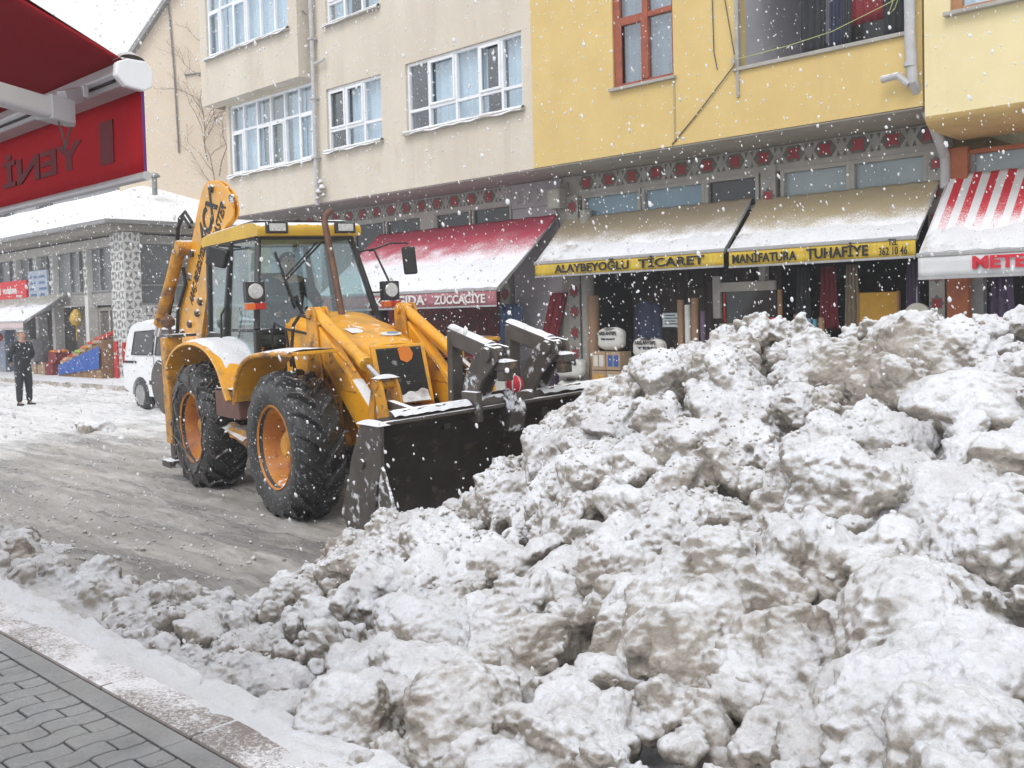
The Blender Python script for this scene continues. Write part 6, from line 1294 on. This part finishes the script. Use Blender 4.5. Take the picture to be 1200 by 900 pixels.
# lettering up the boom: read turned a quarter anticlockwise
def boomtext(t, a, b, h, bold):
    A_ = Vector((a[0],0,a[1])); B_ = Vector((b[0],0,b[1])); d = (B_-A_); L = d.length; d.normalize(); up = Vector((-d.z,0,d.x))
    tm = text_mb(t, L, h, lambda x, y, q: tuple(A_ + d*x + up*y + Vector((0,-.4525-q,0))), .004, bold); D.part('lettering', tm, M['blackplain'], BO)
boomtext('4CX', (-3.16,2.55), (-2.66,3.01), .32, .03)
boomtext('SITEMASTER', (-3.00,2.36), (-2.42,2.97), .16, .02)
boomtext('ARAÇ BELEDİYESİ', (-3.72,1.92), (-3.12,2.56), .20, .02)
# the ball caught between the forks
ball = MB(); ball.lathe([(.004,-.068)]+[(.07*math.cos(t), .068*math.sin(t)) for t in [(-80+16*i)*math.pi/180 for i in range(11)]]+[(.004,.068)], (2.04,-.0,1.215), 'z', 24)
T = Thing('ball', 'small red and white striped ball caught between the folded pallet forks', 'ball', (2.04,0,1.15), MAC)
rp_ = MB(); rp_.v = list(ball.v); rp_.f = ball.f; T.part('skin', rp_, plain('ball_red',(.55,.02,.04)), smooth='all')
st = MB()
for k in range(7):
    a = 2*math.pi*k/7; st.grid(lambda p, q: (2.04+.0715*math.cos(-1.3+2.6*p)*math.cos(a+.16*q), .0715*math.cos(-1.3+2.6*p)*math.sin(a+.16*q), 1.215+.0695*math.sin(-1.3+2.6*p)), 10, 1)
T.part('stripes', st, M['paper'], smooth='all')
# ================================================================ PEOPLE
def skin_figure(name, joints, edges, m, parent=None, levels=2):
    """joints: {key: ((x,y,z), radius)}; first key is the root"""
    ks = list(joints); me = bpy.data.meshes.new(name); me.from_pydata([joints[k][0] for k in ks], [(ks.index(a), ks.index(b)) for a, b in edges], [])
    o = bpy.data.objects.new(name, me); COL.objects.link(o); md = o.modifiers.new('k', 'SKIN'); md.use_smooth_shade = True
    for i, k in enumerate(ks):
        r_ = joints[k][1]; r_ = r_ if isinstance(r_, tuple) else (r_, r_); sv = me.skin_vertices[0].data[i]; sv.radius = r_; sv.use_root = (i == 0)
    s = o.modifiers.new('s', 'SUBSURF'); s.levels = levels; s.render_levels = levels
    bpy.context.view_layer.update(); me2 = bpy.data.meshes.new_from_object(o.evaluated_get(bpy.context.evaluated_depsgraph_get()))
    bpy.data.objects.remove(o); me2.materials.clear(); me2.materials.append(m); o = bpy.data.objects.new(name, me2); COL.objects.link(o)
    me2.polygons.foreach_set('use_smooth', [True]*len(me2.polygons)); o.parent = parent; return o
def chain_edges(*cs): return [(a, b) for c in cs for a, b in zip(c[:-1], c[1:])]
def person(label, loc, rz, pose, coat, trou, hair, hem=.72, height=1.74, hood=False, scale=1.0):
    """facing local -y; pose gives elbow and hand positions"""
    e = bpy.data.objects.new('person', None); COL.objects.link(e); e.location = loc; e.rotation_euler = (0,0,rz); e.scale = (scale,)*3; tag(e, label, 'person')
    J = dict(pelvis=((0,0,.95),(.15,.11)), belly=((0,0,1.10),(.145,.105)), chest=((0,.01,1.30),(.165,.115)), neckb=((0,.01,1.45),(.10,.08)), neck=((0,-.005,1.52),.055), jaw=((0,-.025,1.58),(.068,.08)), skull=((0,-.005,1.665),(.078,.095)), crown=((0,0,1.72),(.062,.075)))
    for s in (-1, 1):
        n = 'LR'[s > 0]; k, a, t = pose['foot'][s > 0]
        J['hip'+n] = ((.09*s,0,.88), .10); J['knee'+n] = (((.09*s+k[0])/2+.01*s, (k[1])/2-.015, .49), .062); J['ank'+n] = ((k[0],k[1],.09), .034); J['toe'+n] = ((k[0]+.01*s,k[1]-.11,.035), .022)
        J['sho'+n] = ((.18*s,.01,1.42), .062); el, ha = pose['arm'][s > 0]; J['elb'+n] = (el, .045); J['wri'+n] = (ha, .03)
    E_ = chain_edges(['pelvis','belly','chest','neckb','neck','jaw','skull','crown'], ['pelvis','hipL','kneeL','ankL','toeL'], ['pelvis','hipR','kneeR','ankR','toeR'], ['neckb','shoL','elbL','wriL'], ['neckb','shoR','elbR','wriR'])
    for s in (-1, 1):     # palms and five unequal curled fingers
        n = 'LR'[s > 0]; el, ha = (Vector(x) for x in pose['arm'][s > 0]); d = (ha-el).normalized(); sd = d.cross(Vector((0,1,0))); sd = (sd if sd.length > .1 else Vector((1,0,0))).normalized(); cu = sd.cross(d).normalized()
        J['palm'+n] = (tuple(ha+d*.06), (.038,.02)); E_ += [('wri'+n, 'palm'+n)]
        for i, (off, L) in enumerate(((-.03,.065),(-.01,.078),(.01,.07),(.03,.055))):
            b_ = ha+d*.085+sd*off; J[f'f{i}a{n}'] = (tuple(b_), .010); J[f'f{i}b{n}'] = (tuple(b_+d*L*.55+cu*.012), .009); J[f'f{i}c{n}'] = (tuple(b_+d*L*.8+cu*.035), .008); E_ += chain_edges(['palm'+n, f'f{i}a{n}', f'f{i}b{n}', f'f{i}c{n}'])
        b_ = ha+d*.03+sd*-.035; J['t0'+n] = (tuple(b_), .012); J['t1'+n] = (tuple(b_+d*.03-sd*.02+cu*.02), .010); E_ += chain_edges(['palm'+n, 't0'+n, 't1'+n])
    skin_figure('body', J, E_, M['skin'], e)
    g = .018
    Jt = {k: (J[k][0], (J[k][1][0]+g, J[k][1][1]+g) if isinstance(J[k][1], tuple) else J[k][1]+g*1.5) for k in ('pelvis','hipL','kneeL','ankL','hipR','kneeR','ankR')}
    for n in 'LR': Jt['ank'+n] = ((J['ank'+n][0][0], J['ank'+n][0][1], .085), .068)
    Jt = {'waist': ((0,0,1.06),(.135,.105)), **Jt}; Jt['pelvis'] = ((0,0,.95),(.14,.115))
    skin_figure('trousers', Jt, chain_edges(['waist','pelvis','hipL','kneeL','ankL'],['pelvis','hipR','kneeR','ankR']), trou, e)
    Jc = dict(low=((0,0,hem),(.215,.155)), pelvis=((0,0,.97),(.20,.15)), belly=((0,0,1.12),(.195,.15)), chest=((0,.01,1.31),(.205,.155)), neckb=((0,.01,1.44),(.12,.10)), col=((0,.0,1.52),(.078,.078)))
    for n in 'LR':
        Jc['sho'+n] = (J['sho'+n][0], .085); Jc['elb'+n] = (J['elb'+n][0], .068); h_ = Vector(J['wri'+n][0]); q = Vector(J['elb'+n][0]); Jc['cuf'+n] = (tuple(q.lerp(h_, .93)), .052)
    skin_figure('coat', Jc, chain_edges(['low','pelvis','belly','chest','neckb','col'],['neckb','shoL','elbL','cufL'],['neckb','shoR','elbR','cufR']), coat, e)
    for s in (-1, 1):
        k = J['ankL' if s < 0 else 'ankR'][0]; mb = MB(); mb.v = []; mb.lathe([(.02,.0),(.05,.005),(.052,.05),(.045,.10)], (k[0],k[1],0), 'z', 12); mb.prism([(k[0]-.045,k[1]+.05),(k[0]+.045,k[1]+.05),(k[0]+.05+.01*s,k[1]-.12),(k[0]+.02+.02*s,k[1]-.19),(k[0]-.02+.02*s,k[1]-.19),(k[0]-.05+.01*s,k[1]-.12)], 0, .065, 'z'); o = mb.build('shoe', M['shoe'], bevel=.02, seg=3); o.parent = e
    # hair, ears, nose, eyes, mouth
    if not hood:
        hb = MB(); hb.grid(lambda a, b: (lambda t, p: (.092*math.cos(t)*math.sin(p), .012+.108*math.sin(t)*math.sin(p), 1.665+.100*math.cos(p)))(2*math.pi*a, .02+(1.05+.75*max(0,math.sin(2*math.pi*a)))*b), 28, 10); o = hb.build('hair', hair, smooth='all', solid=.012); o.parent = e
    fb = MB(); fb.prism([(-.100,1.655),(-.132,1.622),(-.098,1.612)], -.013, .013, 'x'); o = fb.build('nose', M['skin'], bevel=.006); o.parent = e
    for s in (-1, 1):
        fb = MB(); fb.lathe([(.006,-.008),(.03,-.005),(.03,.005),(.006,.008)], (.082*s,.01,1.645), 'x', 12); o = fb.build('ear', M['skin'], smooth='all'); o.parent = e
        fb = MB(); fb.lathe([(.002,-.004),(.011,0),(.002,.006)], (.032*s,-.099,1.668), 'y', 10); o = fb.build('eye', M['blackplain'], smooth='all'); o.parent = e
    fb = MB(); fb.box(-.024,.024,-.112,-.1,1.583,1.590); o = fb.build('mouth', M['darkred']); o.parent = e
    return e
stand = dict(arm=(((-.30,.06,1.16),(-.17,.18,1.02)), ((.30,.06,1.16),(.17,.18,1.02))), foot=(((-.12,.0),0,0), ((.14,.02),0,0)))
person('grey haired man in a long black coat standing on the snowy street', (-10.55, 21.45, .0), math.atan2(10.5, -21.5)+math.pi/2+math.pi-.1, stand, M['darkcoat'], M['trousers'], M['hair'], hem=.78, scale=.93)
near = dict(arm=(((-.30,.06,1.16),(-.15,-.06,1.02)), ((.30,.06,1.16),(.15,-.06,1.02))), foot=(((-.11,-.1),0,0), ((.11,.12),0,0)))
person('passer-by in a dark plum jacket walking at the very edge of the near pavement', (-1.695, 2.76, .14), math.pi-.6, near, M['aubergine'], M['trousers'], M['hair'], hem=.84)
# operator in the cab
op = Frame((-1.18, 9.08, 0), math.atan2(-.812, .584))
e = bpy.data.objects.new('person', None); COL.objects.link(e); e.location = op.M @ Vector((-2.08, 0, 1.58)); e.rotation_euler = (0,0,op.rz+math.pi/2); tag(e, 'driver in a dark jacket sitting behind the digger windscreen', 'person')
J = dict(pelvis=((0,.02,.10),(.16,.12)), belly=((0,.03,.26),(.15,.12)), chest=((0,.02,.46),(.18,.13)), neckb=((0,0,.58),(.11,.09)), neck=((0,-.01,.64),.055), jaw=((0,-.04,.70),(.066,.075)), skull=((0,-.02,.78),(.075,.09)), crown=((0,-.01,.84),(.06,.07)))
for s, n in ((-1,'L'),(1,'R')):
    J['hip'+n] = ((.10*s,-.05,.09), .085); J['knee'+n] = ((.16*s,-.44,.10), .065); J['ank'+n] = ((.16*s,-.50,-.32), .045); J['toe'+n] = ((.16*s,-.62,-.36), .04)
    J['sho'+n] = ((.19*s,.01,.54), .07); J['elb'+n] = ((.25*s,-.18,.34), .055); J['wri'+n] = ((.15*s,-.42,.36), .035); J['palm'+n] = ((.14*s,-.48,.37), (.035,.022))
    for i in range(4): J[f'f{i}{n}'] = ((.14*s+(.018*i-.027), -.53, .375), .010); J[f'g{i}{n}'] = ((.14*s+(.018*i-.027), -.535-.003*i, .345), .009)
    J['t'+n] = ((.10*s,-.50,.375), .011)
Ed = chain_edges(['pelvis','belly','chest','neckb','neck','jaw','skull','crown'],['pelvis','hipL','kneeL','ankL','toeL'],['pelvis','hipR','kneeR','ankR','toeR'],['neckb','shoL','elbL','wriL','palmL'],['neckb','shoR','elbR','wriR','palmR'])
for n in 'LR':
    for i in range(4): Ed += chain_edges(['palm'+n, f'f{i}{n}', f'g{i}{n}'])
    Ed += [('palm'+n, 't'+n)]
skin_figure('body', J, Ed, M['skin'], e)
ks = ('pelvis','belly','chest','neckb','shoL','elbL','wriL','shoR','elbR','wriR')
skin_figure('jacket', {k: (J[k][0], tuple(x+.02 for x in J[k][1]) if isinstance(J[k][1], tuple) else J[k][1]+.018) for k in ks}, chain_edges(['pelvis','belly','chest','neckb','shoL','elbL','wriL'],['neckb','shoR','elbR','wriR']), M['coatgrey'], e)
skin_figure('trousers', {k: (J[k][0], tuple(x+.012 for x in J[k][1]) if isinstance(J[k][1], tuple) else J[k][1]+.018) for k in ('pelvis','hipL','kneeL','ankL','hipR','kneeR','ankR')}, chain_edges(['pelvis','hipL','kneeL','ankL'],['pelvis','hipR','kneeR','ankR']), M['trousers'], e)
hb = MB(); hb.grid(lambda a, b: (lambda t, p: (.088*math.cos(t)*math.sin(p), .0+.10*math.sin(t)*math.sin(p), .78+.098*math.cos(p)))(2*math.pi*a, .02+(1.05+.7*max(0,math.sin(2*math.pi*a)))*b), 24, 8); o = hb.build('cap', M['navy'], smooth='all', solid=.012); o.parent = e
hb = MB(); hb.prism([(-.112,.775),(-.13,.74),(-.10,.73)], -.012, .012, 'x'); o = hb.build('nose', M['skin'], bevel=.005); o.parent = e
for s in (-1,1): hb = MB(); hb.lathe([(.002,-.004),(.01,0),(.002,.005)], (.03*s,-.108,.785), 'y', 8); o = hb.build('eye', M['blackplain'], smooth='all'); o.parent = e

# ================================================================ THE WHITE VAN (local x forward along the street, y to its left = away from the camera)
VAN = Frame((-5.85, 19.45, 0), FAC.rz)
V_ = Thing('van', 'small white van parked behind the digger with snow on its roof', 'van', (0,0,0), VAN)
body = [(-2.02,.42),(-2.06,.75),(-2.02,1.05),(-1.95,1.45),(-1.86,1.66),(-1.6,1.74),(.2,1.75),(.75,1.62),(1.35,1.08),(1.95,.92),(2.05,.60),(2.02,.35),(1.75,.30)]
def arch(cx, n=10): return [(cx+.36*math.cos(t), .30+.36*math.sin(t)) for t in [math.pi*i/n for i in range(n+1)]]
prof = body + [(1.62,.30)] + arch(1.25)[0:] + [(.85,.28),(-.95,.28)] + arch(-1.32) + [(-1.75,.32)]
vb = MB(); n_ = len(prof); secs = []
for y, k in ((-.80,.0),(-.84,.02),(-.84,.0)): pass
def vsec(y, inset):  # tumblehome: narrower towards the roof
    return [(x, (abs(y)-(.12*max(0,(z-1.0)/.75)**1.3) )*math.copysign(1,y), z) for x, z in prof]
A_, B2 = vsec(-.86,0), vsec(.86,0); mid = [[(x, y_, z+ (.02 if z > 1.6 else 0)) for x, z in prof] for y_ in (-.45,0,.45)]
allv = A_ + mid[0] + mid[1] + mid[2] + B2; fs = [tuple(range(n_)), tuple(4*n_+i for i in reversed(range(n_)))]
for j in range(4): fs += [(j*n_+i, (j+1)*n_+i, (j+1)*n_+(i+1)%n_, j*n_+(i+1)%n_) for i in range(n_)]
vb.add(allv, fs); VB = V_.part('body', vb, M['van_white'], bevel=.035, seg=3, smooth=True)
for s in (-1, 1):
    yy = lambda z: s*(.863-.12*max(0,(z-1.0)/.75)**1.3)
    for pts in ([(-1.66,1.10),(-1.62,1.55),(-.78,1.58),(-.78,1.10)], [(-.66,1.10),(-.66,1.58),(.12,1.58),(.12,1.10)], [(.2,1.10),(.2,1.58),(.62,1.54),(1.12,1.10)]):
        g = MB(); g.add([(x, yy(z)+.004*s, z) for x, z in pts]+[(x, yy(z)-.01*s, z) for x, z in pts], [(0,1,2,3),(7,6,5,4),(0,4,5,1),(1,5,6,2),(2,6,7,3),(3,7,4,0)]); W_ = V_.part('window', g, M['darkglass'])
        e2 = MB(); P_ = [(x, yy(z)+.006*s, z) for x, z in pts]
        for a, b in zip(P_, P_[1:]+P_[:1]): e2.bar(a, b, .018, .012, (0,1,0))
        V_.part('window_seal', e2, M['rubber'], W_)
    t = MB(); t.box(-1.95,-1.45,*sorted((s*.862,s*.872)),.93,.975); t.box(-.9,.9,*sorted((s*.862,s*.878)),.52,.60); V_.part('side_trim', t, M['rubber'])
    dl = MB()
    for x in (-.72,.16,-1.0+2.1): dl.box(x-.006,x+.006,*sorted((s*.859,s*.8635)),.4,1.6 if x < .5 else 1.05)
    V_.part('door_seam', dl, M['rubber'])
    l = MB(); l.box(-2.06,-1.97,*sorted((s*.70,s*.868)),.92,1.34); V_.part('tail_lamp', l, M['lampred'], bevel=.015)
    m_ = MB(); m_.box(.78,.93,*sorted((s*.88,s*1.02)),1.08,1.24); V_.part('mirror', m_, M['black'], bevel=.02)
    l = MB(); l.box(1.88,2.03,*sorted((s*.5,s*.84)),.66,.84); V_.part('headlight', l, M['lens'], bevel=.02)
    for cx in (-1.32, 1.25):
        w = MB(); w.lathe([(.19,.10*s),(.24,.105*s),(.285,.09*s),(.305,.05*s),(.308,-.04*s),(.29,-.09*s),(.19,-.10*s)], (cx,.76*s,.305), 'y', 32, cap=False); Wl = V_.part('wheel', w, M['tyre'], smooth='all')
        w = MB(); w.lathe([(.195,.098*s),(.20,.108*s),(.185,.10*s),(.17,.08*s),(.05,.085*s),(.04,.10*s),(.001,.102*s)], (cx,.76*s,.305), 'y', 28)
        for i in range(9):
            a = 2*math.pi*i/9; w.bar((cx+.05*math.cos(a),.76*s+.095*s,.305+.05*math.sin(a)), (cx+.18*math.cos(a),.76*s+.10*s,.305+.18*math.sin(a)), .026, .012, (0,1,0))
        V_.part('hubcap', w, mat('hubcap_silver',(.42,.42,.43),(.3,.3,.3),12,.35,metal=.5), Wl, smooth=True)
b_ = MB(); b_.box(-2.13,-1.95,-.82,.82,.34,.58); V_.part('rear_bumper', b_, M['sealed'], bevel=.03)
b_ = MB(); b_.box(1.95,2.12,-.82,.82,.30,.56); V_.part('front_bumper', b_, M['sealed'], bevel=.03)
g = MB(); g.add([(-2.0,-.62,1.12),(-2.0,.62,1.12),(-1.905,.58,1.56),(-1.905,-.58,1.56)],[(0,1,2,3)]); V_.part('rear_window', g, M['darkglass'], solid=.012)
g = MB(); g.add([(.80,-.66,1.60),(.80,.66,1.60),(1.36,.74,1.10),(1.36,-.74,1.10)],[(0,1,2,3)]); V_.part('windscreen', g, M['darkglass'], solid=.02)
s_ = MB(); s_.grid(lambda a, b: (-1.85+2.5*a, -.70+1.4*b, 1.73+.075*min(1,a*9,(1-a)*9)*min(1,b*8,(1-b)*8)*(.8+.4*noise.noise(Vector((a*5,b*3,4))))), 40, 24); V_.part('roof_snow', s_, M['snow_clean'], smooth='all')
# ================================================================ FALLING SNOW
rf2 = np.random.default_rng(99)
def flakes(n, y0, y1, r0, r1, name, label):
    y = (rf2.random(n)*(y1**3-y0**3)+y0**3)**(1/3); x = (rf2.random(n)*2-1)*y*.72; z = 1.75 + (rf2.random(n)*1.16-.50)*y*.86 + .02*y
    ok = (z > .15); x, y, z = x[ok], y[ok], z[ok]; n = len(x)
    base, F = ico(1) if y1 < 12 else (np.array([(1,0,0),(-1,0,0),(0,1,0),(0,-1,0),(0,0,1),(0,0,-1)], float), [(0,2,4),(2,1,4),(1,3,4),(3,0,4),(2,0,5),(1,2,5),(3,1,5),(0,3,5)]); nb = len(base)
    s = rf2.uniform(r0, r1, n)*np.clip(rf2.lognormal(-.12,.5,n),.35,2.0); Vv = base[None]*s[:,None,None]*rf2.uniform(.6,1.15,(n,1,3))*(rf2.uniform(.72,1.2,(n,len(base),1)) if y1 < 12 else 1)
    Vv[:,:,2] *= rf2.uniform(1.0,2.1,(n,1)); tl = -.28+rf2.normal(size=n)*.15; c_, s_ = np.cos(tl)[:,None], np.sin(tl)[:,None]
    X = Vv[:,:,0]*c_ + Vv[:,:,2]*s_; Z = -Vv[:,:,0]*s_ + Vv[:,:,2]*c_; Vv[:,:,0], Vv[:,:,2] = X, Z
    Vv += np.stack([x,y,z],1)[:,None]; Vv = Vv.reshape(-1,3)
    Ff = (np.array(F)[None]+nb*np.arange(n)[:,None,None]).reshape(-1,3)
    me = bpy.data.meshes.new(name); me.vertices.add(len(Vv)); me.vertices.foreach_set('co', Vv.ravel()); me.loops.add(Ff.size); me.loops.foreach_set('vertex_index', Ff.ravel()); me.polygons.add(len(Ff)); me.polygons.foreach_set('loop_start', np.arange(len(Ff))*3); me.polygons.foreach_set('use_smooth', [True]*len(Ff)); me.update(calc_edges=True); me.validate()
    m, nn, b, o_ = new_mat('flake'); b.inputs['Base Color'].default_value = (.92,.93,.95,1); b.inputs['Roughness'].default_value = .9
    tl_ = nn.nodes.new('ShaderNodeBsdfTranslucent'); tl_.inputs[0].default_value = (.92,.93,.95,1); mx = nn.nodes.new('ShaderNodeMixShader'); mx.inputs[0].default_value = .5
    nn.links.new(b.outputs[0], mx.inputs[1]); nn.links.new(tl_.outputs[0], mx.inputs[2]); nn.links.new(mx.outputs[0], o_.inputs[0])
    me.materials.append(m); o = bpy.data.objects.new(name, me); COL.objects.link(o); tag(o, label, 'falling snow', kind='stuff')
flakes(11000, 3.6, 10, .0036, .0066, 'falling_snow', 'wet snowflakes drifting down close by over the heap')
flakes(105000, 10, 30, .0062, .0106, 'falling_snow', 'wet snowflakes drifting down all over the street')

# ================================================================ HAZE of the snowfall (closed box round everything, the sky outside it)
hz = MB(); hz.box(-62, 34, -12, 80, -1.2, 15.5); H_z = top('haze', hz, M['dark'], 'pale snowy haze hanging in the street air', 'haze', kind='stuff', frame=WLD)
hm_ = bpy.data.materials.new('haze'); hm_.use_nodes = True; hn = hm_.node_tree; hn.nodes.remove(hn.nodes['Principled BSDF'])
pv_ = hn.nodes.new('ShaderNodeVolumePrincipled'); pv_.inputs['Color'].default_value = (.95,.96,.98,1); pv_.inputs['Density'].default_value = .004; pv_.inputs['Anisotropy'].default_value = .1
hn.links.new(pv_.outputs[0], hn.nodes['Material Output'].inputs['Volume']); H_z.data.materials.clear(); H_z.data.materials.append(hm_)
